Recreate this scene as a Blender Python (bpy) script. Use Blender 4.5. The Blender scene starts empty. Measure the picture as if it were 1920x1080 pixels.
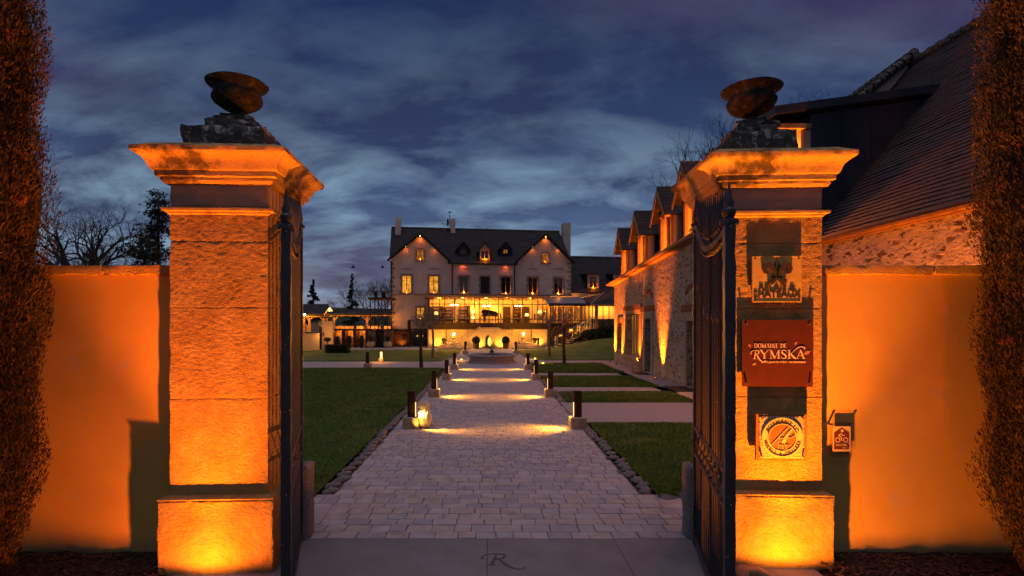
import bpy, math, random
import numpy as np
from mathutils import Matrix, Vector, noise
from mathutils.geometry import tessellate_polygon
R = math.radians
sc = bpy.context.scene
random.seed(7)

# ------------------------------------------------------------------ camera
CH = 2.2                       # camera height, metres
cam_d = bpy.data.cameras.new("camera"); cam = bpy.data.objects.new("camera", cam_d)
sc.collection.objects.link(cam); sc.camera = cam
cam.location = (0, 0, CH); cam.rotation_euler = (R(90), 0, 0)
cam_d.sensor_width = 36; cam_d.lens = 18.75
cam_d.shift_x = 43 / 1920; cam_d.shift_y = 65 / 1920
cam_d.clip_start = 0.05; cam_d.clip_end = 2000

# ------------------------------------------------------------------ exposure
sc.view_settings.view_transform = 'Standard'; sc.view_settings.look = 'None'
sc.view_settings.exposure = 0; sc.view_settings.gamma = 1; sc.view_settings.use_curve_mapping = False
sc.cycles.use_denoising = True
sc.cycles.max_bounces = 6; sc.cycles.transparent_max_bounces = 16
sc.cycles.sample_clamp_indirect = 4; sc.cycles.use_light_tree = True

# ------------------------------------------------------------------ world: dusk sky with cloud
w = bpy.data.worlds.new("World"); sc.world = w; w.use_nodes = True
nt = w.node_tree; nt.nodes.clear()
class NB:
    def __init__(s, nt): s.nt = nt
    def n(s, t, **k):
        nd = s.nt.nodes.new(t)
        ins = k.pop('ins', {})
        for a, b in k.items(): setattr(nd, a, b)
        for a, b in ins.items():
            if isinstance(b, bpy.types.NodeSocket): s.nt.links.new(b, nd.inputs[a])
            else: nd.inputs[a].default_value = b
        return nd
    def math(s, op, a, b=0.0, c=0.0, clamp=False):
        return s.n('ShaderNodeMath', operation=op, use_clamp=clamp, ins={0: a, 1: b, 2: c}).outputs[0]
    def ramp(s, fac, stops, interp='LINEAR'):
        nd = s.n('ShaderNodeValToRGB', ins={0: fac}); cr = nd.color_ramp; cr.interpolation = interp
        while len(cr.elements) < len(stops): cr.elements.new(0.5)
        for e, (p, c) in zip(cr.elements, stops):
            e.position = p; e.color = (c[0], c[1], c[2], 1) if not isinstance(c, (int, float)) else (c, c, c, 1)
        return nd.outputs[0]
    def mix(s, f, a, b, mode='MIX'):
        nd = s.n('ShaderNodeMix', data_type='RGBA', blend_type=mode)
        for i, vv in ((0, f), (6, a), (7, b)):
            if isinstance(vv, bpy.types.NodeSocket): s.nt.links.new(vv, nd.inputs[i])
            elif i == 0: nd.inputs[i].default_value = vv
            else: nd.inputs[i].default_value = (vv[0], vv[1], vv[2], 1)
        return nd.outputs[2]
    def noise(s, vec, scale, detail=4, rough=.55, dist=0.0, dim='3D'):
        return s.n('ShaderNodeTexNoise', noise_dimensions=dim, ins={'Vector': vec, 'Scale': scale, 'Detail': detail, 'Roughness': rough, 'Distortion': dist}).outputs[0]
def lin(r, g, b):
    f = lambda c: (c / 255 / 12.92) if c / 255 <= .04045 else ((c / 255 + .055) / 1.055) ** 2.4
    return (f(r), f(g), f(b))
B = NB(nt)
tc = B.n('ShaderNodeTexCoord').outputs['Generated']
sx = B.n('ShaderNodeSeparateXYZ', ins={0: tc})
X, Y, Z = sx.outputs
zc = B.math('MAXIMUM', Z, 0.0)
el = B.math('MULTIPLY', zc, 1.9, clamp=True)        # 0 at the horizon, 1 at ~32 degrees
base = B.ramp(el, [(0.0, lin(168, 156, 164)), (.07, lin(142, 144, 160)), (.18, lin(106, 122, 148)), (.36, lin(74, 94, 130)), (.60, lin(50, 70, 110)), (.80, lin(36, 56, 98)), (1.0, lin(28, 48, 90))])
den = B.math('ADD', zc, 0.34)
px = B.math('DIVIDE', X, den); py = B.math('DIVIDE', Y, den)
cv = B.n('ShaderNodeCombineXYZ', ins={0: px, 1: py, 2: 3.7}).outputs[0]
def cmap(rot, loc, scl): return B.n('ShaderNodeMapping', ins={'Vector': cv, 'Rotation': (0, 0, R(rot)), 'Location': loc, 'Scale': scl}).outputs[0]
n1 = B.noise(cmap(22, (0, 0, 0), (1.0, 1.45, 1)), 2.3, 10, .56, .2)
n2 = B.noise(cmap(18, (3.1, 8.2, 0), (.6, .9, 1)), .8, 4, .5, .2)
cl = B.ramp(B.math('ADD', B.math('MULTIPLY', n1, .6), B.math('MULTIPLY', n2, .4)), [(.40, 0.0), (.60, 1.0)])
dark = B.ramp(el, [(0.0, lin(130, 120, 136)), (.10, lin(92, 98, 120)), (.30, lin(60, 70, 100)), (.6, lin(48, 58, 92)), (1.0, lin(36, 48, 84))])
sky = B.mix(cl, base, dark)
n3 = B.noise(cmap(26, (9.3, 1.2, 0), (1.0, 1.75, 1)), 2.6, 11, .58, .25)
lightc = B.ramp(n3, [(.41, 0.0), (.66, 1.0)])
belt = B.ramp(el, [(0.0, .6), (.10, .85), (.22, .95), (.40, .72), (.60, .28), (1.0, 0.06)])
sky = B.mix(B.math('MULTIPLY', lightc, B.math('MULTIPLY', belt, .9)), sky, lin(150, 182, 208))
pk = B.ramp(B.noise(cmap(10, (5, 2, 0), (.5, .9, 1)), 1.1, 3, .5, .2), [(.50, 0.0), (.70, .5)])
sky = B.mix(pk, sky, lin(88, 58, 92))
# added fill: sky brightened behind and above the camera to light paving and walls
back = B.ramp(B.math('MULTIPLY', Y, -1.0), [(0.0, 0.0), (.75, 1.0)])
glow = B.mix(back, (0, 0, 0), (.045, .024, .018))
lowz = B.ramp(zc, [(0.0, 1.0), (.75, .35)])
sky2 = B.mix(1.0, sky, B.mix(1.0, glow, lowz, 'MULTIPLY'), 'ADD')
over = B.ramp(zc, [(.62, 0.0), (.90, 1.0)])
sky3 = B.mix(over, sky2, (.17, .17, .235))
ns = B.n('ShaderNodeTexSky', sky_type='NISHITA', sun_disc=False, sun_elevation=R(0.5), sun_rotation=R(180))
nis = B.n('ShaderNodeBackground', ins={0: ns.outputs[0], 1: 0.0008})
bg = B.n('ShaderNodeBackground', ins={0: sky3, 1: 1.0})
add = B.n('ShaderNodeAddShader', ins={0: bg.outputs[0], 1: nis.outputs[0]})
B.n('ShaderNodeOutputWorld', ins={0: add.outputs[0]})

# ------------------------------------------------------------------ soft high light left in the sky
sun_d = bpy.data.lights.new("dusk_light", 'SUN'); sun = bpy.data.objects.new("dusk_light", sun_d)
sc.collection.objects.link(sun); sun_d.energy = .62; sun_d.angle = R(42); sun_d.color = (.92, .84, 1)
sun.rotation_euler = (R(4), 0, R(12))

# ------------------------------------------------------------------ lamps
ORANGE = (1, .20, .004); AMBER = (1, .37, .035); WARM = (1, .50, .09)
GAIN = dict(piano_=1, sill_light=14, gable_light=4, eaves_light=3, dormer_light=9, ceiling_light=5.6, wall_light=4, pier_light=4, verandah_light=2.5, pavilion_light=2.5, niche_light=3.5, barn_light=2.5, counter_light=3, stair_light=4, lamp_light=3, door_light=3, ground_light_glow=16, post_light=4)
def lamp_shader(l, mode):
    l.use_nodes = True
    t = l.node_tree; t.nodes.clear()
    o = t.nodes.new('ShaderNodeOutputLight'); e = t.nodes.new('ShaderNodeEmission'); f = t.nodes.new('ShaderNodeLightFalloff')
    f.inputs['Strength'].default_value = 1
    t.links.new(f.outputs[mode], e.inputs[1]); t.links.new(e.outputs[0], o.inputs[0])
def to_parent(o, parent, p):
    if parent is not None:
        o.parent = parent; p = parent.matrix_basis.inverted() @ Vector(p)
    o.location = p
def spot(name, p, target, e, col=ORANGE, size=70, blend=.8, rad=.02, fall=None, parent=None):
    e *= GAIN.get(name, 1)
    l = bpy.data.lights.new(name, 'SPOT'); o = bpy.data.objects.new(name, l); sc.collection.objects.link(o)
    l.energy = e; l.color = col; l.spot_size = R(size); l.spot_blend = blend; l.shadow_soft_size = rad
    d = Vector(target) - Vector(p)
    o.rotation_euler = d.to_track_quat('-Z', 'Y').to_euler(); to_parent(o, parent, p)
    if parent is not None:
        o.rotation_euler = (parent.matrix_basis.to_3x3().inverted() @ d).to_track_quat('-Z', 'Y').to_euler()
    if fall: lamp_shader(l, fall)
    return o
def point(name, p, e, col=AMBER, rad=.05, parent=None):
    e *= GAIN.get(name, 1)
    l = bpy.data.lights.new(name, 'POINT'); o = bpy.data.objects.new(name, l); sc.collection.objects.link(o)
    l.energy = e; l.color = col; l.shadow_soft_size = rad; to_parent(o, parent, p)
    return o

# ------------------------------------------------------------------ materials
M = {}
def mat(name, c1, c2=None, scale=6, detail=5, rough=.85, bump=0.0, bscale=40, bdist=.01, metal=0, spread=(.35, .65), coord='Object', spec=.3, c3=None, s3=18, t3=(.60, .68)):
    m = bpy.data.materials.new(name); m.use_nodes = True; t = m.node_tree; b = NB(t)
    p = t.nodes['Principled BSDF']; p.inputs['Roughness'].default_value = rough; p.inputs['Metallic'].default_value = metal
    p.inputs['Specular IOR Level'].default_value = spec
    co = b.n('ShaderNodeTexCoord').outputs[coord]
    c2 = c2 or tuple(x * .8 for x in c1)
    f = b.ramp(b.noise(co, scale, detail, .6), [(spread[0], 0.0), (spread[1], 1.0)])
    col = b.mix(f, c1, c2)
    if c3:
        col = b.mix(b.ramp(b.noise(co, s3, 6, .65), [(t3[0], 0.0), (t3[1], 1.0)]), col, c3)
    t.links.new(col, p.inputs['Base Color'])
    if bump:
        h = b.noise(co, bscale, 5, .6)
        bn = b.n('ShaderNodeBump', ins={'Strength': bump, 'Distance': bdist, 'Height': h})
        t.links.new(bn.outputs[0], p.inputs['Normal'])
    M[name] = m; return m
def emit(name, col, s):
    m = bpy.data.materials.new(name); m.use_nodes = True; t = m.node_tree; t.nodes.clear()
    o = t.nodes.new('ShaderNodeOutputMaterial'); e = t.nodes.new('ShaderNodeEmission')
    e.inputs[0].default_value = (*col, 1); e.inputs[1].default_value = s; t.links.new(e.outputs[0], o.inputs[0]); M[name] = m
mat('plaster', (.66, .54, .43), (.56, .45, .35), 1.2, bump=.3, bscale=14, bdist=.01)
mat('plaster_cream', (.52, .42, .27), (.45, .35, .22), 1.5, bump=.35, bscale=60, bdist=.004)
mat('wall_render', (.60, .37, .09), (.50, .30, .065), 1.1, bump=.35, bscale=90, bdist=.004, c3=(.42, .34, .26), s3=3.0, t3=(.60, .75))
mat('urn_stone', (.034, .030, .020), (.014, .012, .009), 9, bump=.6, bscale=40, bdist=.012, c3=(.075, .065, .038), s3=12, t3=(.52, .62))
mat('stone_trim', (.34, .26, .19), (.26, .19, .14), 4, bump=.3, bscale=30)
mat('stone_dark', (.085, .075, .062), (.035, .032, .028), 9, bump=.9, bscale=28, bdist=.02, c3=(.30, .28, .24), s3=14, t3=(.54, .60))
mat('stone_block', (.42, .34, .25), (.30, .24, .17), 7, bump=.7, bscale=35, bdist=.01)
mat('stone_grey', (.42, .37, .33), (.22, .2, .19), 9, bump=.7, bscale=45, bdist=.01)
mat('granite', (.20, .19, .175), (.12, .115, .11), 30, bump=.8, bscale=60, bdist=.008, c3=(.32, .3, .27), s3=70, t3=(.56, .6))
mat('slab', (.20, .19, .195), (.155, .145, .15), 3, bump=.35, bscale=120, bdist=.002, c3=(.13, .12, .12), s3=5, t3=(.63, .74))
mat('paver_0', (0.41, 0.37, 0.378), (0.328, 0.294, 0.301), 5, bump=.6, bscale=45, bdist=.006, c3=(0.31, 0.273, 0.273), s3=7, t3=(.60, .72))
mat('paver_1', (0.361, 0.336, 0.353), (0.287, 0.26, 0.275), 5, bump=.6, bscale=45, bdist=.006, c3=(0.273, 0.248, 0.254), s3=8, t3=(.60, .72))
mat('paver_2', (0.41, 0.353, 0.327), (0.328, 0.277, 0.258), 5, bump=.6, bscale=45, bdist=.006, c3=(0.31, 0.26, 0.236), s3=9, t3=(.60, .72))
mat('paver_3', (0.328, 0.302, 0.327), (0.254, 0.235, 0.258), 5, bump=.6, bscale=45, bdist=.006, c3=(0.248, 0.223, 0.236), s3=10, t3=(.60, .72))
mat('paver_4', (0.426, 0.386, 0.361), (0.279, 0.227, 0.189), 5, bump=.6, bscale=45, bdist=.006, c3=(0.322, 0.285, 0.26), s3=11, t3=(.60, .72))
mat('paver_joint', (.13, .11, .10), (.085, .072, .066), 9, bump=.5, bscale=60)
mat('gravel', (.30, .265, .26), (.25, .22, .22), 6, bump=.5, bscale=90, bdist=.006)
mat('cobble', (.17, .155, .15), (.10, .095, .09), 5, bump=.6, bscale=30, bdist=.01)
mat('lawn', (.022, .060, .004), (.060, .105, .009), 1.1, bump=.8, bscale=50, bdist=.03, c3=(.10, .10, .02), s3=.6, t3=(.5, .66))
mat('grass_blade', (.055, .145, .004), (.110, .175, .008), 1.7, rough=.6, c3=(.088, .085, .03), s3=.9, t3=(.5, .7))
mat('hill', (.018, .045, .018), (.025, .050, .022), .08, bump=.3, bscale=1)
mat('ground', (.05, .045, .035), (.035, .03, .025), .3)
mat('mulch', (.035, .022, .014), (.014, .009, .006), 14, bump=1, bscale=60, bdist=.03)
mat('chip', (.085, .048, .028), (.03, .018, .011), 9)
mat('iron', (.018, .022, .030), (.011, .013, .019), 10, rough=.45, bump=.5, bscale=60, bdist=.004, spec=.5, c3=(.36, .35, .34), s3=34, t3=(.665, .685))
mat('iron_far', (.022, .02, .022), (.014, .012, .014), 10, rough=.5)
mat('rust_iron', (.10, .075, .06), (.05, .04, .035), 12, rough=.7, bump=.5, bscale=40)
mat('corten', (.055, .022, .014), (.035, .013, .009), 6, rough=.75, bump=.2, bscale=60)
mat('zinc', (.040, .044, .060), (.028, .030, .045), 1.5, rough=.45, metal=.3, bump=.1, bscale=5)
mat('zinc_pale', (.20, .20, .22), (.16, .16, .18), 1.5, rough=.6)
mat('wood_dark', (.045, .028, .018), (.025, .016, .011), 5, bump=.3)
mat('wood', (.30, .17, .08), (.22, .12, .055), 5, bump=.3)
mat('wood_frame', (.26, .15, .08), (.20, .11, .06), 5)
mat('wood_red', (.10, .045, .025), (.06, .028, .016), 5, bump=.3)
mat('bark', (.052, .042, .034), (.028, .023, .019), 12, bump=.6, bscale=40)
mat('bark_pale_lit', (.30, .23, .14), (.18, .14, .09), 12, bump=.6, bscale=40)  # pale bark; on the pollards the colour also carries painted lamp glow
mat('needles', (.018, .028, .013), (.010, .017, .009), 2)
mat('cypress', (.050, .034, .018), (.016, .013, .007), 9, rough=.9, c3=(.12, .050, .018), s3=8, t3=(.54, .66))
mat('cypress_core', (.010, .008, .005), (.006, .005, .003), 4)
mat('bush', (.025, .036, .014), (.014, .022, .009), 4)
mat('terracotta', (.20, .115, .07), (.14, .08, .05), 6)
mat('bronze_plate', (.66, .46, .10), (.52, .35, .07), 14, rough=.55, bump=.25, bscale=80, bdist=.002, spec=.4)
mat('bronze_dark', (.07, .05, .022), (.045, .032, .016), 10, rough=.5)
mat('red_plate', (.095, .016, .006), (.070, .012, .005), 9, rough=.7)
mat('sign_letter', (.78, .60, .42), (.72, .55, .4), 5)
mat('sign_leaf', (.40, .20, .10), (.36, .18, .09), 20)
mat('carved_stone', (.52, .40, .24), (.44, .33, .19), 20, bump=.9, bscale=70, bdist=.008)
mat('carved_smooth', (.60, .50, .26), (.54, .44, .22), 20, bump=.2, bscale=60, bdist=.002)
mat('carved_red', (.30, .13, .04), (.26, .11, .035), 9, bump=.2, bscale=90, bdist=.002)
mat('print_dark', (.10, .018, .012), (.10, .018, .012), 3)
mat('sign_white', (.50, .40, .28), (.46, .36, .25), 3)
mat('black', (.010, .010, .011), (.008, .008, .009), 3, rough=.5)
mat('fabric', (.40, .30, .2), (.33, .25, .17), 5)
mat('chrome', (.5, .5, .5), (.45, .45, .45), 5, rough=.3, metal=1)
mat('statue_stone', (.52, .47, .36), (.42, .38, .29), 12, bump=.4, bscale=50)
mat('book_dark', (.06, .04, .03), (.16, .08, .04), 22, spread=(.45, .55))
mat('brick_band', (.24, .085, .042), (.16, .055, .03), 12, bump=.3)
mat('tan_panel', (.45, .33, .22), (.38, .28, .18), 2)
mat('engrave', (.065, .06, .062), (.10, .095, .095), 60)
def base_darken(name, z1=.55, col=(.14, .12, .10)):  # noisy darker band towards the foot of the wall, plus faint vertical streaks
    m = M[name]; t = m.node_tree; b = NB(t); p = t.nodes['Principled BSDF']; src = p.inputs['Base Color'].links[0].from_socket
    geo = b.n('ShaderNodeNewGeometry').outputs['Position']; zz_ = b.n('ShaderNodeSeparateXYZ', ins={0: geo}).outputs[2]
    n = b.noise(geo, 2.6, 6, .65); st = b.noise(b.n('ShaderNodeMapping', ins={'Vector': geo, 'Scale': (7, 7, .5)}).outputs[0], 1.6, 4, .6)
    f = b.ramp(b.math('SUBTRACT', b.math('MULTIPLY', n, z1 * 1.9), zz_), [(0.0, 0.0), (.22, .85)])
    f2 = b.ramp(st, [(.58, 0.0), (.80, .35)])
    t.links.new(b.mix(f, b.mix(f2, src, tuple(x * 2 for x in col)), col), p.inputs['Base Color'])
base_darken('wall_render', .22, (.20, .16, .11))
def glass_mat(name, tint=(1, 1, 1), g=.12):
    m = bpy.data.materials.new(name); m.use_nodes = True; t = m.node_tree; t.nodes.clear()
    o = t.nodes.new('ShaderNodeOutputMaterial'); a = t.nodes.new('ShaderNodeBsdfTransparent'); a.inputs[0].default_value = (*tint, 1)
    gl = t.nodes.new('ShaderNodeBsdfGlossy'); gl.inputs[1].default_value = .03; x = t.nodes.new('ShaderNodeMixShader'); x.inputs[0].default_value = g
    t.links.new(a.outputs[0], x.inputs[1]); t.links.new(gl.outputs[0], x.inputs[2]); t.links.new(x.outputs[0], o.inputs[0]); M[name] = m
glass_mat('glass', g=.07); glass_mat('glass_dark', (.12, .13, .16), .07); glass_mat('acrylic', (.92, .9, .86), .05)
emit('bulb', (1, .62, .18), 40); emit('bulb_soft', (1, .52, .10), 7); emit('slit', (1, .45, .08), 5)
emit('lens', (1, .42, .06), 14)
def lit_window_mat(name, c1, c2, s):
    m = bpy.data.materials.new(name); m.use_nodes = True; t = m.node_tree; t.nodes.clear(); b = NB(t)
    uv = b.n('ShaderNodeTexCoord').outputs['UV']
    mp = b.n('ShaderNodeMapping', ins={'Vector': uv, 'Scale': (9, .7, 1)}).outputs[0]
    f = b.ramp(b.noise(mp, 1.3, 3, .5), [(.35, 0.0), (.65, 1.0)])
    f2 = b.ramp(b.noise(uv, 2.2, 2, .5), [(.3, .35), (.62, 1.0)])
    c = b.mix(f, c1, c2); c = b.mix(1.0, c, f2, 'MULTIPLY')
    e = b.n('ShaderNodeEmission', ins={0: c, 1: s}); b.n('ShaderNodeOutputMaterial', ins={0: e.outputs[0]}); M[name] = m
lit_window_mat('lit_room', (1, .44, .05), (.70, .20, .015), 1.25)
lit_window_mat('lit_room_dim', (.9, .33, .05), (.35, .10, .015), .55)

def stone_mat(name, base, base2, bscale=36, bump=1.0, bdist=.03, stain=(.09, .065, .045), stretch=(1, 1, 2.2), stain_t=(.62, .74)):
    m = bpy.data.materials.new(name); m.use_nodes = True; t = m.node_tree; b = NB(t); p = t.nodes['Principled BSDF']
    p.inputs['Roughness'].default_value = .95; p.inputs['Specular IOR Level'].default_value = .1
    co = b.n('ShaderNodeTexCoord').outputs['Object']
    ms = b.n('ShaderNodeMapping', ins={'Vector': co, 'Scale': stretch}).outputs[0]
    c = b.mix(b.ramp(b.noise(co, 3.5, 6, .65), [(.38, 0.0), (.62, 1.0)]), base, base2)
    c = b.mix(b.ramp(b.noise(co, 2.2, 8, .68), [(stain_t[0], 0.0), (stain_t[1], .9)]), c, stain)
    c = b.mix(b.ramp(b.noise(ms, 55, 3, .6), [(.60, 0.0), (.70, .7)]), c, tuple(x * .35 for x in base2))
    t.links.new(c, p.inputs['Base Color'])
    h = b.math('ADD', b.math('MULTIPLY', b.noise(ms, bscale, 6, .68), .75), b.math('MULTIPLY', b.noise(ms, bscale * 3.1, 3, .6), .3))
    bn = b.n('ShaderNodeBump', ins={'Strength': bump, 'Distance': bdist, 'Height': h})
    t.links.new(bn.outputs[0], p.inputs['Normal']); M[name] = m
stone_mat('pillar_stone', (.52, .35, .13), (.38, .23, .075), bscale=34, bump=.8, bdist=.05, stretch=(1, 1, 1.7))
stone_mat('cornice_stone', (.46, .31, .13), (.36, .24, .10), bscale=14, bump=.5, bdist=.02, stain=(.05, .04, .032), stretch=(1, 1, 1), stain_t=(.50, .60))
stone_mat('frieze_stone', (.40, .29, .19), (.33, .24, .16), bscale=20, bump=.35, bdist=.01, stretch=(.4, .4, 2.5))
def uv_mat(name):
    m = bpy.data.materials.new(name); m.use_nodes = True; t = m.node_tree; b = NB(t); M[name] = m
    return t, b, t.nodes['Principled BSDF'], b.n('ShaderNodeTexCoord').outputs['UV']
def brick_mat(name, bw, bh, c1, c2, mortar, ms=.012, bump=.6, bdist=.01, rough=.85, offset=.5, extra=None, bias=0, spec=.3, sm=.1):
    t, b, p, uv = uv_mat(name)
    wob = b.n('ShaderNodeVectorMath', operation='ADD', ins={0: uv, 1: b.n('ShaderNodeVectorMath', operation='SCALE', ins={0: b.n('ShaderNodeTexNoise', ins={'Vector': uv, 'Scale': 3.0, 'Detail': 3}).outputs[1], 'Scale': .025}).outputs[0]}).outputs[0]
    br = b.n('ShaderNodeTexBrick', offset=offset, ins={'Vector': wob, 'Color1': (0, 0, 0, 1), 'Color2': (1, 1, 1, 1), 'Mortar': (.5, .5, .5, 1), 'Scale': 1.0, 'Mortar Size': ms, 'Mortar Smooth': sm, 'Bias': bias, 'Brick Width': bw, 'Row Height': bh})
    n = b.noise(uv, 7, 6, .65); n2 = b.noise(uv, 1.1, 4, .6)
    f = b.math('ADD', b.math('MULTIPLY', b.n('ShaderNodeSeparateColor', ins={0: br.outputs[0]}).outputs[0], .65), b.math('MULTIPLY', n, .35))
    c = b.mix(f, c1, c2)
    c = b.mix(b.ramp(n2, [(.45, 0.0), (.75, .5)]), c, extra or tuple(x * .6 for x in c1))
    c = b.mix(br.outputs[1], c, mortar)
    t.links.new(c, p.inputs['Base Color']); p.inputs['Roughness'].default_value = rough; p.inputs['Specular IOR Level'].default_value = spec
    h = b.math('SUBTRACT', b.math('ADD', b.math('MULTIPLY', n, .35), b.math('MULTIPLY', b.n('ShaderNodeSeparateColor', ins={0: br.outputs[0]}).outputs[0], .3)), br.outputs[1])
    bn = b.n('ShaderNodeBump', ins={'Strength': bump, 'Distance': bdist, 'Height': h}); t.links.new(bn.outputs[0], p.inputs['Normal'])
brick_mat('pavers', .29, .185, (.40, .345, .35), (.255, .215, .225), (.12, .105, .11), .007, .9, .008, .8, offset=.42, extra=(.38, .29, .24))
brick_mat('tiles_near', .19, .133, (.095, .066, .066), (.028, .022, .028), (.010, .008, .010), .006, .7, .012, extra=(.075, .068, .045))
brick_mat('tiles', .30, .20, (.050, .040, .038), (.014, .012, .014), (.006, .005, .006), .014, .8, .03, extra=(.062, .055, .042))
brick_mat('brick', .22, .075, (.26, .085, .045), (.17, .055, .032), (.30, .24, .18), .010, .5, .008)
brick_mat('boards', 6, .16, (.095, .04, .022), (.055, .024, .014), (.012, .008, .006), .012, .5, .01)
def rubble_mat(name, mortar, mortar2, cols, scale=3.2, amt=.42, bump=1.0, bdist=.05):
    t, b, p, uv = uv_mat(name)
    mp = b.n('ShaderNodeMapping', ins={'Vector': uv, 'Scale': (1, 2.2, 1)}).outputs[0]
    wob = b.n('ShaderNodeVectorMath', operation='ADD', ins={0: mp, 1: b.n('ShaderNodeVectorMath', operation='SCALE', ins={0: b.n('ShaderNodeTexNoise', ins={'Vector': mp, 'Scale': 5.0, 'Detail': 4}).outputs[1], 'Scale': .34}).outputs[0]}).outputs[0]
    vo = b.n('ShaderNodeTexVoronoi', ins={'Vector': wob, 'Scale': scale}); v2 = b.n('ShaderNodeTexVoronoi', ins={'Vector': wob, 'Scale': scale * 2.1})
    rnd = b.n('ShaderNodeSeparateColor', ins={0: vo.outputs['Color']}); r2 = b.n('ShaderNodeSeparateColor', ins={0: v2.outputs['Color']})
    rag = b.math('MULTIPLY', b.math('SUBTRACT', b.noise(wob, scale * 4, 4, .7), .5), .5)
    in1 = b.ramp(b.math('SUBTRACT', b.math('ADD', amt, rag), b.math('ADD', vo.outputs['Distance'], b.math('MULTIPLY', rnd.outputs[1], .42))), [(0.0, 0.0), (.05, 1.0)])
    in2 = b.ramp(b.math('SUBTRACT', b.math('ADD', amt * .8, rag), b.math('ADD', v2.outputs['Distance'], b.math('MULTIPLY', r2.outputs[1], .55))), [(0.0, 0.0), (.05, .8)])
    inside = b.math('MAXIMUM', in1, in2)
    n = b.noise(uv, 12, 5, .65)
    stone = b.ramp(rnd.outputs[0], [(i / max(1, len(cols) - 1), c) for i, c in enumerate(cols)], 'CONSTANT' if False else 'LINEAR')
    stone = b.mix(b.math('MULTIPLY', n, .5), stone, tuple(x * .5 for x in cols[0]))
    mo = b.mix(b.ramp(b.noise(uv, 2.2, 5, .65), [(.35, 0.0), (.65, 1.0)]), mortar, mortar2)
    t.links.new(b.mix(inside, mo, stone), p.inputs['Base Color']); p.inputs['Roughness'].default_value = .95; p.inputs['Specular IOR Level'].default_value = .1
    h = b.math('ADD', b.math('MULTIPLY', inside, .35), b.math('ADD', b.math('MULTIPLY', n, .45), b.math('MULTIPLY', b.noise(uv, 4.5, 3, .6), .7)))
    bn = b.n('ShaderNodeBump', ins={'Strength': bump, 'Distance': bdist, 'Height': h}); t.links.new(bn.outputs[0], p.inputs['Normal'])
rubble_mat('rubble', (.52, .42, .32), (.42, .34, .25), [(.17, .12, .09), (.30, .21, .14), (.20, .17, .15), (.28, .20, .14), (.36, .28, .20)], 4.3, .56)
rubble_mat('rubble_b', (.42, .35, .28), (.34, .28, .22), [(.09, .07, .06), (.20, .11, .06), (.12, .11, .11), (.17, .10, .06), (.25, .18, .12)], 3.4, .50)
rubble_mat('rubble_dark', (.20, .16, .13), (.14, .11, .09), [(.07, .05, .045), (.10, .07, .05), (.09, .08, .07)], 3.5, .6)

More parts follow.
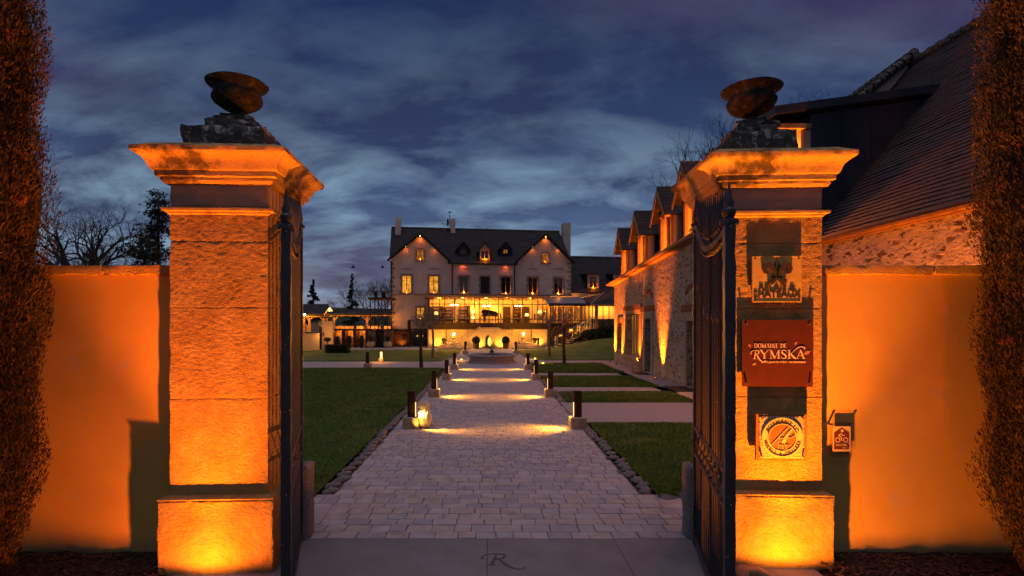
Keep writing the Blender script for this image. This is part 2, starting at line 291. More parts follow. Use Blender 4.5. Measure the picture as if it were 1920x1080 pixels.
# ------------------------------------------------------------------ mesh builder
class MB:
    def __init__(s, xf=None): s.v = []; s.f = []; s.m = []; s.xf = xf or Matrix.Identity(4)
    def vs(s, pts):
        i = len(s.v); s.v += [s.xf @ Vector(p) for p in pts]; return list(range(i, i + len(pts)))
    def face(s, idx, m=0): s.f.append(list(idx)); s.m.append(m)
    def quad(s, a, b, c, d, m=0): s.face(s.vs([a, b, c, d]), m)
    def box(s, x0, x1, y0, y1, z0, z1, m=0):
        i = s.vs([(x0, y0, z0), (x1, y0, z0), (x1, y1, z0), (x0, y1, z0), (x0, y0, z1), (x1, y0, z1), (x1, y1, z1), (x0, y1, z1)])
        for q in ((3, 2, 1, 0), (4, 5, 6, 7), (0, 1, 5, 4), (1, 2, 6, 5), (2, 3, 7, 6), (3, 0, 4, 7)): s.face([i[k] for k in q], m)
    def rbox(s, x0, x1, y0, y1, z0, z1, step=.06, amp=.006, rnd=.012, m=0, seed=0, ns=6, fine=0):
        """box with gridded faces, softened edges and a rough skin"""
        nx = max(2, round((x1 - x0) / step)); ny = max(2, round((y1 - y0) / step)); nz = max(2, round((z1 - z0) / step)); d = {}
        def P(i, j, k):
            if (i, j, k) not in d:
                x = x0 + (x1 - x0) * i / nx; y = y0 + (y1 - y0) * j / ny; z = z0 + (z1 - z0) * k / nz
                ex = (i == 0) - (i == nx); ey = (j == 0) - (j == ny); ez = (k == 0) - (k == nz)
                if abs(ex) + abs(ey) + abs(ez) >= 2: x += ex * rnd * .6; y += ey * rnd * .6; z += ez * rnd * .6
                q = Vector((x * ns + seed, y * ns, z * ns)); a = noise.noise(q) + .5 * noise.noise(q * 2.7)
                if fine and abs(ex) + abs(ey) + abs(ez) < 2: a += (.7 * noise.noise(Vector((x * 19 + seed, y * 19, z * 46))) + .8 * noise.noise(Vector((x * 34, y * 34 + seed, z * 78))) - .5 * max(0, noise.noise(Vector((x * 7, y * 7 + seed, z * 13))) - .42)) * fine / amp
                e2 = noise.noise(q * 1.9 + Vector((9, 3, 1)))
                k2 = 2.4 if abs(ex) + abs(ey) + abs(ez) >= 2 else 1
                x += -ex * a * amp * k2; y += -ey * a * amp * k2; z += -ez * e2 * amp * k2
                d[(i, j, k)] = s.vs([(x, y, z)])[0]
            return d[(i, j, k)]
        for i in range(nx):
            for j in range(ny):
                s.face([P(i, j, 0), P(i, j + 1, 0), P(i + 1, j + 1, 0), P(i + 1, j, 0)], m); s.face([P(i, j, nz), P(i + 1, j, nz), P(i + 1, j + 1, nz), P(i, j + 1, nz)], m)
        for i in range(nx):
            for k in range(nz):
                s.face([P(i, 0, k), P(i + 1, 0, k), P(i + 1, 0, k + 1), P(i, 0, k + 1)], m); s.face([P(i, ny, k), P(i, ny, k + 1), P(i + 1, ny, k + 1), P(i + 1, ny, k)], m)
        for j in range(ny):
            for k in range(nz):
                s.face([P(0, j, k), P(0, j, k + 1), P(0, j + 1, k + 1), P(0, j + 1, k)], m); s.face([P(nx, j, k), P(nx, j + 1, k), P(nx, j + 1, k + 1), P(nx, j, k + 1)], m)
    def slab(s, pts, th, m=0):
        p = [Vector(q) for q in pts]; n = (p[1] - p[0]).cross(p[-1] - p[0]).normalized() * th; k = len(p)
        a = s.vs(p); b = s.vs([q - n for q in p]); s.face(a, m); s.face(b[::-1], m)
        for i in range(k): s.face([a[i], b[i], b[(i + 1) % k], a[(i + 1) % k]], m)
    def tube(s, pts, rads, n=6, m=0, cap=True):
        pts = [Vector(p) for p in pts]
        if not hasattr(rads, '__len__'): rads = [rads] * len(pts)
        rings = []
        for i, p in enumerate(pts):
            d = (pts[min(i + 1, len(pts) - 1)] - pts[max(i - 1, 0)])
            if d.length < 1e-9: d = Vector((0, 0, 1))
            d.normalize(); a = d.orthogonal().normalized() if i == 0 else (a - d * a.dot(d)).normalized(); b = d.cross(a)
            rings.append(s.vs([p + (a * math.cos(2 * math.pi * k / n) + b * math.sin(2 * math.pi * k / n)) * rads[i] for k in range(n)]))
        for i in range(len(rings) - 1):
            for k in range(n): s.face([rings[i][k], rings[i][(k + 1) % n], rings[i + 1][(k + 1) % n], rings[i + 1][k]], m)
        if cap: s.face(rings[0][::-1], m); s.face(rings[-1], m)
    def lathe(s, c, prof, n=24, m=0, wob=None, cap=True):
        rings = []
        for r, z in prof:
            rings.append(s.vs([(c[0] + (r + (wob(k / n * 2 * math.pi, z, r) if wob else 0)) * math.cos(2 * math.pi * k / n), c[1] + (r + (wob(k / n * 2 * math.pi, z, r) if wob else 0)) * math.sin(2 * math.pi * k / n), c[2] + z) for k in range(n)]))
        for i in range(len(rings) - 1):
            for k in range(n): s.face([rings[i][k], rings[i][(k + 1) % n], rings[i + 1][(k + 1) % n], rings[i + 1][k]], m)
        if cap: s.face(rings[0][::-1], m); s.face(rings[-1], m)
    def ball(s, c, r, n=12, m=0, sq=(1, 1, 1), amp=0):
        prof = []
        rows = max(4, n // 2); rings = []
        for i in range(rows + 1):
            th = math.pi * i / rows; rings.append([])
            for k in range(n):
                ph = 2 * math.pi * k / n; d = Vector((math.sin(th) * math.cos(ph), math.sin(th) * math.sin(ph), -math.cos(th)))
                rr = r * (1 + amp * noise.noise(d * 2.3 + Vector(c)))
                rings[-1].append((c[0] + d.x * rr * sq[0], c[1] + d.y * rr * sq[1], c[2] + d.z * rr * sq[2]))
        ids = [s.vs(q) for q in rings]
        for i in range(rows):
            for k in range(n): s.face([ids[i][k], ids[i][(k + 1) % n], ids[i + 1][(k + 1) % n], ids[i + 1][k]], m)
    def ribbon(s, pts, y0, y1, m=0):
        """stroke in the local xz plane: pts = (x, z, width)"""
        L = []; Rr = []
        for i, (x, z, wd) in enumerate(pts):
            a = pts[max(i - 1, 0)]; b = pts[min(i + 1, len(pts) - 1)]; d = Vector((b[0] - a[0], b[1] - a[1])); d = d.normalized() if d.length > 0 else Vector((1, 0)); nn = Vector((-d.y, d.x)) * wd / 2
            L.append((x + nn.x, z + nn.y)); Rr.append((x - nn.x, z - nn.y))
        for i in range(len(pts) - 1):
            q = [L[i], L[i + 1], Rr[i + 1], Rr[i]]; s.poly(q, y0, y1, m)
    def poly(s, q, y0, y1, m=0):
        a = s.vs([(x, y0, z) for x, z in q]); b = s.vs([(x, y1, z) for x, z in q]); k = len(q)
        if k <= 4: s.face(a, m)
        else:
            for t in tessellate_polygon([[Vector((x, z, 0)) for x, z in q]]): s.face([a[i] for i in t], m)
        for i in range(k): s.face([a[i], b[i], b[(i + 1) % k], a[(i + 1) % k]], m)
    def wall(s, outer, holes, y, depth, m=0, mr=None):
        """front wall in local xz plane at y, holes cut with reveals going in by depth"""
        loops = [outer] + holes; flat = [p for l in loops for p in l]; ids = s.vs([(x, y, z) for x, z in flat])
        for t in tessellate_polygon([[Vector((x, z, 0)) for x, z in l] for l in loops]): s.face([ids[i] for i in t], m)
        for h in holes:
            a = s.vs([(x, y, z) for x, z in h]); b = s.vs([(x, y + depth, z) for x, z in h]); k = len(h)
            for i in range(k): s.face([a[i], b[i], b[(i + 1) % k], a[(i + 1) % k]], m if mr is None else mr)
        a = s.vs([(x, y, z) for x, z in outer]); b = s.vs([(x, y + depth, z) for x, z in outer]); k = len(outer)
        for i in range(k): s.face([a[i], b[i], b[(i + 1) % k], a[(i + 1) % k]], m)
    def text(s, body, size, y0, y1, cx=0, cz=0, m=0, align='CENTER', bold=0.0, fn=None, stretch=1.0):
        c = bpy.data.curves.new('t', 'FONT'); c.body = body; c.size = size; c.align_x = align; c.offset = bold; c.resolution_u = 3
        o = bpy.data.objects.new('t', c); sc.collection.objects.link(o); dg = bpy.context.evaluated_depsgraph_get(); me = o.evaluated_get(dg).to_mesh()
        fn = fn or (lambda x, z: (x * stretch + cx, z + cz))
        P = [fn(v.co.x, v.co.y) for v in me.vertices]; a = s.vs([(x, y0, z) for x, z in P]); b = s.vs([(x, y1, z) for x, z in P])
        cnt = {}
        for p in me.polygons:
            s.face([a[i] for i in p.vertices], m); vv = list(p.vertices)
            for i in range(len(vv)):
                e = (vv[i], vv[(i + 1) % len(vv)]); cnt[e] = 1
        for (i, j) in cnt:
            if (j, i) not in cnt: s.face([a[i], b[i], b[j], a[j]], m)
        o.to_mesh_clear() if False else None
        bpy.data.objects.remove(o); bpy.data.curves.remove(c)
    def build(s, name, mats, parent=None, smooth=False, loc=None, kind=None, recalc=True):
        import bmesh
        V = np.array([tuple(p) for p in s.v], dtype=np.float64) if s.v else np.zeros((0, 3))
        me = bpy.data.meshes.new(name)
        uv = []
        for f in s.f:
            p = [s.v[i] for i in f]; n = Vector((0, 0, 0))
            for i in range(len(p)): n += (p[i] - p[0]).cross(p[(i + 1) % len(p)] - p[0])
            n = n.normalized() if n.length > 0 else Vector((0, 0, 1))
            if abs(n.z) > .97: uv += [(q.x, q.y) for q in p]
            else:
                u = Vector((0, 0, 1)).cross(n).normalized(); v = n.cross(u)
                if v.z < 0: v = -v; u = -u
                if abs(u.x) > abs(u.y):
                    if u.x < 0: u = -u
                elif u.y < 0: u = -u
                uv += [(q.dot(u), q.dot(v)) for q in p]
        if parent is not None: inv = parent.matrix_basis.inverted(); org = None
        else:
            if loc is None: loc = Vector(((V[:, 0].min() + V[:, 0].max()) / 2, (V[:, 1].min() + V[:, 1].max()) / 2, V[:, 2].min()))
            inv = Matrix.Translation(-Vector(loc))
        me.from_pydata([tuple(inv @ p) for p in s.v], [], s.f)
        if not isinstance(mats, (list, tuple)): mats = [mats]
        for k in mats: me.materials.append(M[k] if isinstance(k, str) else k)
        me.polygons.foreach_set('material_index', s.m)
        ul = me.uv_layers.new(name='UVMap'); ul.data.foreach_set('uv', [c for q in uv for c in q])
        if smooth: me.polygons.foreach_set('use_smooth', [True] * len(me.polygons))
        me.update()
        if recalc:
            bm = bmesh.new(); bm.from_mesh(me)
            if smooth: bmesh.ops.remove_doubles(bm, verts=bm.verts, dist=1e-5)
            bmesh.ops.recalc_face_normals(bm, faces=bm.faces); bm.to_mesh(me); bm.free()
        if smooth == 'auto': me.set_sharp_from_angle(angle=R(38))
        o = bpy.data.objects.new(name, me); sc.collection.objects.link(o)
        if parent is not None: o.parent = parent; o['_w'] = 1; del o['_w']
        else: o.location = loc
        # sub-parts need the true world matrix of a part; parts sit at identity under their thing
        if parent is not None and parent.parent is not None: pass
        if kind: o['kind'] = kind
        o.matrix_basis = o.matrix_basis
        return o
_oldbuild = MB.build
def _mb_build(s, name, mats, parent=None, **k):
    """a part is at identity under its thing, so a sub-part shares the thing's frame"""
    if parent is not None and parent.parent is not None:
        root = parent.parent
        o = _oldbuild(s, name, mats, root, **k); o.parent = parent; return o
    return _oldbuild(s, name, mats, parent, **k)
MB.build = _mb_build
def tag(o, label, cat, group=None):
    o['label'] = label; o['category'] = cat
    if group: o['group'] = group
    return o
def thing(name, label, cat, loc=(0, 0, 0), rz=0, group=None):
    o = bpy.data.objects.new(name, None); sc.collection.objects.link(o)
    o.matrix_basis = Matrix.Translation(loc) @ Matrix.Rotation(rz, 4, 'Z'); o.empty_display_size = .2
    return tag(o, label, cat, group)
def fast_mesh(name, verts, k, mats, parent=None, loc=(0, 0, 0), mi=None):
    """verts (n*k,3) world numpy, faces of k consecutive vertices"""
    me = bpy.data.meshes.new(name); n = len(verts) // k
    inv = np.array((parent.matrix_basis.inverted() if parent is not None else Matrix.Translation(-Vector(loc))))
    vv = verts @ inv[:3, :3].T + inv[:3, 3]
    me.vertices.add(n * k); me.vertices.foreach_set('co', vv.astype(np.float32).ravel())
    me.loops.add(n * k); me.loops.foreach_set('vertex_index', np.arange(n * k, dtype=np.int32))
    me.polygons.add(n); me.polygons.foreach_set('loop_start', np.arange(0, n * k, k, dtype=np.int32))
    try: me.polygons.foreach_set('loop_total', np.full(n, k, dtype=np.int32))
    except Exception: pass
    for q in mats: me.materials.append(M[q])
    if mi is not None: me.polygons.foreach_set('material_index', mi.astype(np.int32))
    me.update(); me.validate()
    o = bpy.data.objects.new(name, me); sc.collection.objects.link(o)
    if parent is not None: o.parent = parent
    else: o.location = loc
    return o
def W(x, y, D): return ((x - 917) / 1000 * D, D, CH + (605 - y) / 1000 * D)
# ------------------------------------------------------------------ ground, lawns, paths
def struct(mb, name, m, **k):
    o = mb.build(name, m, **k); o['kind'] = k.get('kind') or 'structure'; return o
g = MB(); g.quad((-900, -300, -.06), (900, -300, -.06), (900, 1500, -.06), (-900, 1500, -.06)); struct(g, 'ground', 'ground')
def sstep(a, b, x):
    t = min(1, max(0, (x - a) / (b - a))); return t * t * (3 - 2 * t)
def lawn_h(x, y):
    h = .025 + .012 * noise.noise(Vector((x * .5, y * .5, 0)))
    if x > 3 and y > 30: h += .95 * sstep(3.5, 10.5, x) * sstep(31, 43, y)
    return h
def in_poly(x, y, P):
    c = False; n = len(P)
    for i in range(n):
        x1, y1 = P[i]; x2, y2 = P[(i + 1) % n]
        if (y1 > y) != (y2 > y) and x < (x2 - x1) * (y - y1) / (y2 - y1) + x1: c = not c
    return c
def lawn(name, x0, x1, y0, y1, step, edge=None):
    """grid between the side curves; x0 / x1 may be functions of y"""
    mb = MB(); ny = max(2, round((y1 - y0) / step)); rows = []
    for j in range(ny + 1):
        y = y0 + (y1 - y0) * j / ny; a = x0(y) if callable(x0) else x0; b = x1(y) if callable(x1) else x1
        nx = 18
        rows.append(mb.vs([(a + (b - a) * i / nx, y, lawn_h(a + (b - a) * i / nx, y)) for i in range(nx + 1)]))
    for j in range(ny):
        for i in range(nx): mb.face([rows[j][i], rows[j][i + 1], rows[j + 1][i + 1], rows[j + 1][i]])
    # a turf edge down to the soil
    for r in (rows[0], rows[-1]):
        q = [mb.v[i] for i in r]; lo = mb.vs([(p.x, p.y, -.05) for p in q])
        for i in range(len(r) - 1): mb.face([r[i], r[i + 1], lo[i + 1], lo[i]])
    o = struct(mb, name, 'lawn', smooth=True); return o
PL, PR = -1.98, 1.93
lawn('lawn', -14, PL - .22, 6.75, 25.7, .5)
lawn('lawn', -19, lambda y: PL - .2 - .5 * sstep(36, 30.3, y), 30.3, 43.2, .6)
lawn('lawn', PR + .22, 5.7, 6.75, 11.65, .5)
lawn('lawn', PR + .22, lambda y: 5.75, 14.75, 16.9, .5)
lawn('lawn', PR + .22, lambda y: 5.85, 18.3, 22.0, .5)
lawn('lawn', PR + .22, lambda y: 5.95 + (y - 23.4) * .03, 23.4, 29.0, .5)
lawn('lawn', lambda y: 2.2 + .6 * sstep(36, 31, y), lambda y: 16 if y > 31 else 14, 31.2, 43.6, .6)
p = MB(); rp = random.Random(3); y = 5.44
p.quad((-2.9, 5.43, -.012), (2.9, 5.43, -.012), (2.9, 6.8, -.012), (-2.9, 6.8, -.012), 5); p.quad((PL - .03, 6.8, -.012), (PR + .03, 6.8, -.012), (PR + .03, 28, -.012), (PL - .03, 28, -.012), 5)
row = 0
while y < 27.8:
    dpt = rp.choice([.15, .17, .19, .20]) if y < 8 else rp.choice([.11, .13, .14, .16]); xa, xb = (-2.9, 2.9) if y < 6.7 else (PL, PR); x = xa - rp.uniform(0, .2); row += 1
    while x < xb:
        wd = rp.choice([.18, .21, .24, .27, .30]) if y < 8 else rp.choice([.14, .17, .20, .25]); x0 = max(x, xa + rp.uniform(-.012, .012)); x1 = min(x + wd, xb + rp.uniform(-.012, .012)); x += wd
        if x1 - x0 < .05: continue
        g = rp.uniform(.0025, .005); hz = rp.uniform(-.0025, .0025); t1, t2, t3 = (rp.uniform(-.0015, .0015) for _ in range(3)); j_ = lambda: rp.uniform(-.003, .003)
        q = [(x0 + g + j_(), y + g + j_()), (x1 - g + j_(), y + g + j_()), (x1 - g + j_(), y + dpt - g + j_()), (x0 + g + j_(), y + dpt - g + j_())]; hh = [hz, hz + t1, hz + t2, hz + t3]; k_ = rp.choice([0, 0, 1, 1, 2, 3, 3, 4]) if y > 7 else rp.choice([0, 1, 2, 2, 3, 4])
        cx_, cy_ = (x0 + x1) / 2, y + dpt / 2
        lo = p.vs([(a, b, -.012) for a, b in q]); mid = p.vs([(a, b, h - .004) for (a, b), h in zip(q, hh)]); top = p.vs([(a + (cx_ - a) * .03, b + (cy_ - b) * .04, h) for (a, b), h in zip(q, hh)])
        p.face(top, k_)
        for e_ in range(4): f_ = (e_ + 1) % 4; p.face([lo[e_], lo[f_], mid[f_], mid[e_]], k_); p.face([mid[e_], mid[f_], top[f_], top[e_]], k_)
    y += dpt
struct(p, 'path', ['paver_0', 'paver_1', 'paver_2', 'paver_3', 'paver_4', 'paver_joint'])
p = MB(); p.quad((-20, 25.6, -.008), (20, 25.6, -.008), (20, 31.6, -.008), (-20, 31.6, -.008)); struct(p, 'cross_path', 'gravel')
p = MB(); p.quad((PL - 1, 27.8, .002), (PR + 1.2, 27.8, .002), (PR + 1.2, 43.2, .002), (PL - 1, 43.2, .002)); struct(p, 'forecourt_path', 'pavers')
p = MB(); p.quad((-24, 43.1, .004), (12, 43.1, .004), (12, 62, .004), (-24, 62, .004)); struct(p, 'terrace_paving', 'gravel')
p = MB(); p.quad((5.6, 5.4, -.012), (8, 5.4, -.012), (8.6, 31, -.012), (5.6, 31, -.012)); p.quad((1.9, 11.5, -.012), (6, 11.5, -.012), (6, 14.9, -.012), (1.9, 14.9, -.012))
p.quad((1.9, 16.8, -.012), (6, 16.8, -.012), (6, 18.4, -.012), (1.9, 18.4, -.012)); p.quad((1.9, 21.9, -.012), (6, 21.9, -.012), (6, 23.5, -.012), (1.9, 23.5, -.012))
struct(p, 'side_path', 'gravel')
p = MB()
for x0, x1 in ((-2.75, -.02), (-.015, 1.26), (1.265, 2.9)): p.box(x0, x1, 1.0, 5.425, -.05, .004)
struct(p, 'threshold_slab', 'slab')
# engraved letter in the slab: flush inlay
e = MB(Matrix.Translation((.19, 4.96, .0055)) @ Matrix.Rotation(R(-90), 4, 'X') @ Matrix.Scale(-1, 4, (0, 1, 0)))
def arc(cx, cy, rx, ry, a0, a1, w0, w1, n=14, wm=None):
    o = []
    for i in range(n + 1):
        t = i / n; a = R(a0 + (a1 - a0) * t); wd = w0 + (w1 - w0) * t
        if wm is not None: wd = w0 + (wm - w0) * math.sin(math.pi * t)
        o.append((cx + rx * math.cos(a), cy + ry * math.sin(a), wd))
    return o
def swashR(mb, k, ox, oz, y0, y1, hgt=1.0):
    S = lambda pts: mb.ribbon([(ox + x * k, oz + z * k * hgt, wd * k) for x, z, wd in pts], y0, y1)
    S([(.42, .93, .06), (.36, .6, .13), (.28, .25, .13), (.20, .02, .06)])
    S([(.05, 0, .05), (.2, .02, .06), (.38, .0, .05)])
    S([(-.12, .55, .13), (-.17, .68, .07), (-.10, .84, .06), (.05, .93, .06), (.3, 1.0, .06), (.55, 1.0, .07), (.72, .92, .11), (.76, .76, .13), (.68, .60, .10), (.50, .53, .06), (.36, .52, .05)])
    S([(.50, .53, .06), (.62, .32, .12), (.78, .02, .14), (1.0, -.24, .12), (1.25, -.36, .08), (1.45, -.30, .06), (1.5, -.18, .09)])
e2 = MB(Matrix(((1, 0, 0, -.03), (0, 0, 1, 4.83), (0, 1, 0, 0.0), (0, 0, 0, 1))))
swashR(e2, .235, 0, 0, .0048, .0062, 1.0)
o = e2.build('engraved_letter', 'engrave'); tag(o, 'dark engraved letter R with a long swash in the entrance slab', 'inscription')
# mulch beds
for nm, x0, x1 in (('planting_bed', -7.5, -2.76), ('planting_bed', 2.91, 8.0)):
    mb = MB(); rows = []
    for j in range(25):
        y = 1.2 + 3.85 * j / 24; rows.append(mb.vs([(x0 + (x1 - x0) * i / 40, y, -.02 + .07 * sstep(0, .25, min(x0 + (x1 - x0) * i / 40 - x0, x1 - x0 - (x1 - x0) * i / 40)) + .03 * noise.noise(Vector((i * .6, j * .6, x0)))) for i in range(41)]))
    for j in range(24):
        for i in range(40): mb.face([rows[j][i], rows[j][i + 1], rows[j + 1][i + 1], rows[j + 1][i]])
    struct(mb, nm, 'mulch', smooth=True)
rng = np.random.default_rng(5)
def scatter_quads(n, xr, yr, z, l, wd, tilt=.5):
    P = np.stack([rng.uniform(*xr, n), rng.uniform(*yr, n), z + rng.uniform(0, .025, n)], 1)
    a = rng.uniform(0, 2 * np.pi, n); d = np.stack([np.cos(a), np.sin(a), rng.uniform(-tilt, tilt, n)], 1); s = np.stack([-np.sin(a), np.cos(a), rng.uniform(-tilt, tilt, n)], 1)
    L = rng.uniform(.5, 1, n)[:, None] * l / 2; Wd = rng.uniform(.4, 1, n)[:, None] * wd / 2
    return np.stack([P - d * L - s * Wd, P + d * L - s * Wd, P + d * L + s * Wd, P - d * L + s * Wd], 1).reshape(-1, 3)
o = fast_mesh('bark_mulch', np.concatenate([scatter_quads(4500, (-5.5, -2.8), (3.2, 4.95), .045, .07, .02), scatter_quads(5500, (2.95, 6), (3.2, 4.95), .045, .07, .02)]), 4, ['chip'])
o['kind'] = 'stuff'
# grass blades on the nearer lawns
def blades(n, x0, x1, y0, y1, h=.05, wd=.012, dens=1.6):
    u = rng.uniform(0, 1, n) ** dens; y = y0 + (y1 - y0) * u; x = rng.uniform(x0, x1, n); keep = np.abs(x) < 1.2 * y; x = x[keep]; y = y[keep]; n = len(x)
    z = np.array([lawn_h(a, b) for a, b in zip(x, y)]) - .005
    cl = np.array([noise.noise(Vector((a * 2.2, b * 2.2, 4))) for a, b in zip(x, y)])
    hh = h * rng.uniform(.55, 1.1, n) * (1 + .45 * cl) ; a = rng.uniform(0, 2 * np.pi, n); ww = wd * rng.uniform(.6, 1.2, n) * (y / 9) ** .7
    dx = np.cos(a) * ww / 2; dy = np.sin(a) * ww / 2; lx = rng.normal(0, .02, n); ly = rng.normal(0, .02, n)
    return np.stack([np.stack([x - dx, y - dy, z], 1), np.stack([x + dx, y + dy, z], 1), np.stack([x + lx, y + ly, z + hh], 1)], 1).reshape(-1, 3)
G = [blades(110000, -9, PL - .2, 6.7, 25.6), blades(36000, PR + .2, 5.7, 6.7, 11.6), blades(9000, PR + .2, 5.75, 14.8, 16.9), blades(12000, PR + .2, 5.85, 18.35, 21.95), blades(14000, PR + .2, 5.95, 23.45, 28.9)]
o = fast_mesh('grass', np.concatenate(G), 3, ['grass_blade']); o['kind'] = 'stuff'
# rough edging stones between path and lawn
def cobble_proto(seed):
    mb = MB(); random.seed(seed); mb.ball((0, 0, 0), .10, 10, 0, (.85, 1.25, .42), .7); return mb
protos = []
k = 0
for side, xs in ((-1, PL - .12), (1, PR + .12)):
    y = 6.85
    while y < 20.5:
        ln = random.uniform(.19, .30); 
        gap = side == 1 and (11.65 < y < 14.7 or 16.9 < y < 18.3)
        if not gap:
            if k < 5:
                o = cobble_proto(k).build('edging_stone', 'cobble', smooth=True, loc=(0, 0, 0)); protos.append(o)
            else:
                o = protos[k % 5].copy(); sc.collection.objects.link(o)
            o.location = (xs + random.uniform(-.035, .035), y + ln / 2, -.004); o.rotation_euler = (random.uniform(-.1, .1), random.uniform(-.1, .1), random.uniform(-.3, .3))
            o.scale = (random.uniform(.95, 1.25), ln / .25, random.uniform(.8, 1.2))
            tag(o, 'rough grey cobble in the edging rows between paving and lawn', 'edging stone', 'rough cobbles edging the paved path'); k += 1
        y += ln * random.uniform(1.0, 1.12)
k0 = k
# short return rows along the near lawn edges
for side, x0, x1 in ((-1, -2.9, PL - .25), (1, PR + .3, 2.9)):
    x = x0
    while x < x1:
        o = protos[k % 5].copy(); sc.collection.objects.link(o); o.location = (x, 6.72 + random.uniform(-.02, .02), .0); o.rotation_euler = (0, 0, R(90) + random.uniform(-.2, .2)); o.scale = (1, random.uniform(.8, 1.1), 1)
        tag(o, 'rough grey cobble in the edging rows between paving and lawn', 'edging stone', 'rough cobbles edging the paved path'); k += 1; x += .24
# distant green hill
mb = MB(); rows = []
for j in range(14):
    y = 72 + j * 12
    rows.append(mb.vs([(-160 + 320 * i / 40, y, (-.5 + 5.9 * sstep(70, 120, y) * (1 + .25 * noise.noise(Vector((i * .25, 0, 2)))) + .02 * max(0, y - 120))) for i in range(41)]))
for j in range(13):
    for i in range(40): mb.face([rows[j][i], rows[j][i + 1], rows[j + 1][i + 1], rows[j + 1][i]])
struct(mb, 'hill', 'hill', smooth=True)

# ------------------------------------------------------------------ gate pillars
def square_loft(mb, hw, d0, d1, prof, amp=.004, seed=0, n=14, m=0, ns=4, damp=0):
    """rings round a square of half-width hw, y from d0 to d1, offset e outwards at height h"""
    rings = []
    for e, h in prof:
        x0, x1, y0, y1 = -hw - e, hw + e, d0 - e, d1 + e; pts = []
        for i in range(n): pts.append((x0 + (x1 - x0) * i / n, y0))
        for i in range(n): pts.append((x1, y0 + (y1 - y0) * i / n))
        for i in range(n): pts.append((x1 - (x1 - x0) * i / n, y1))
        for i in range(n): pts.append((x0, y1 - (y1 - y0) * i / n))
        q = []
        for x, y in pts:
            a = noise.noise(Vector((x * ns + seed, y * ns, h * ns))) + .6 * noise.noise(Vector((x * ns * 3 + seed, y * ns * 3, h * ns * 3)))
            cx, cy = 0, (d0 + d1) / 2; dd = Vector((x - cx, y - cy)).normalized()
            cor = 2.2 if (abs(abs(x) - hw - e) < 1e-6 and (abs(y - y0) < 1e-6 or abs(y - y1) < 1e-6)) else 1
            q.append((x - dd.x * abs(a) * amp * cor, y - dd.y * abs(a) * amp * cor, h + a * amp * damp))
        rings.append(mb.vs(q))
    k = 4 * n
    for i in range(len(rings) - 1):
        for j in range(k): mb.face([rings[i][j], rings[i][(j + 1) % k], rings[i + 1][(j + 1) % k], rings[i + 1][j]], m)
    mb.face(rings[0][::-1], m); mb.face(rings[-1], m)
CYM = [(0, 3.42), (.035, 3.425), (.055, 3.45), (.055, 3.475), (.09, 3.48), (.092, 3.525), (.112, 3.53), (.122, 3.55), (.13, 3.575), (.142, 3.60), (.162, 3.622), (.19, 3.64), (.21, 3.652), (.222, 3.665), (.225, 3.70), (.10, 3.76), (-.2, 3.80)]
def pillar(x, y, rz, label, seed, es=1.0, up=0, xr=.36):
    t = thing('gate_pillar', label, 'gate pillar', (x, y, 0), rz, 'stone gate pillars'); xf = t.matrix_basis
    mb = MB(xf); mb.rbox(-.50, .50, -.07, .92, -.05, .645, .0145, .003, .010, seed=seed, fine=.0058); square_loft(mb, .425, 0, .85, [(.07, .645), (.072, .655), (.0, .675)], .002, seed)
    mb.build('plinth', 'pillar_stone', t, smooth='auto')
    mb = MB(xf); zs = [.66, 1.524, 2.33, 2.92, 3.17]
    for i in range(4): mb.rbox(-.425, .425, 0, .85, zs[i] + .0015, zs[i + 1] - .0015, .0145, .0018, .0025, seed=seed + i * 3, ns=5, fine=.0048)
    mb.box(-.41, .41, .015, .835, .65, 3.2)
    mb.build('shaft', 'pillar_stone', t, smooth='auto')
    mb = MB(xf); square_loft(mb, .425, 0, .85, [(0, 3.155), (.02, 3.165), (.022, 3.18), (.05, 3.185), (.052, 3.205), (.045, 3.215), (.01, 3.222), (0, 3.23)], .003, seed)
    mb.build('neck_moulding', 'cornice_stone', t, smooth='auto')
    mb = MB(xf); mb.rbox(-.424, .424, .001, .849, 3.232, 3.43, .05, .003, .004, seed=seed + 20); mb.build('frieze', 'frieze_stone', t, smooth='auto')
    mb = MB(xf); square_loft(mb, .425, 0, .85, [(e * es, h + up) if e > .06 else (e, h + up * .5) for e, h in CYM], .006, seed, 26, ns=7, damp=.5); mb.build('cornice', 'cornice_stone', t, smooth='auto')
    mb = MB(xf); mb.rbox(-.35, xr, .05, .80, 3.72, 3.985, .05, .02, .02, seed=seed + 5, ns=5)
    mb.rbox(-.23, xr - .10, .16, .70, 3.98, 4.085, .05, .018, .02, seed=seed + 8, ns=6); mb.rbox(-.17, .19, .24, .60, 4.08, 4.14, .04, .01, .012, seed=seed + 11)
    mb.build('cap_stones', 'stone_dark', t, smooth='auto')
    return t
PXL = (-2.395, 4.73, R(3)); PXR = (2.59, 4.85, R(-3))
pillarL = pillar(*PXL, 'tall limestone gate pillar without signs, left of the drive', 3)
pillarR = pillar(*PXR, 'tall limestone gate pillar carrying three square signs, right of the drive', 40, .9, 0, .24)
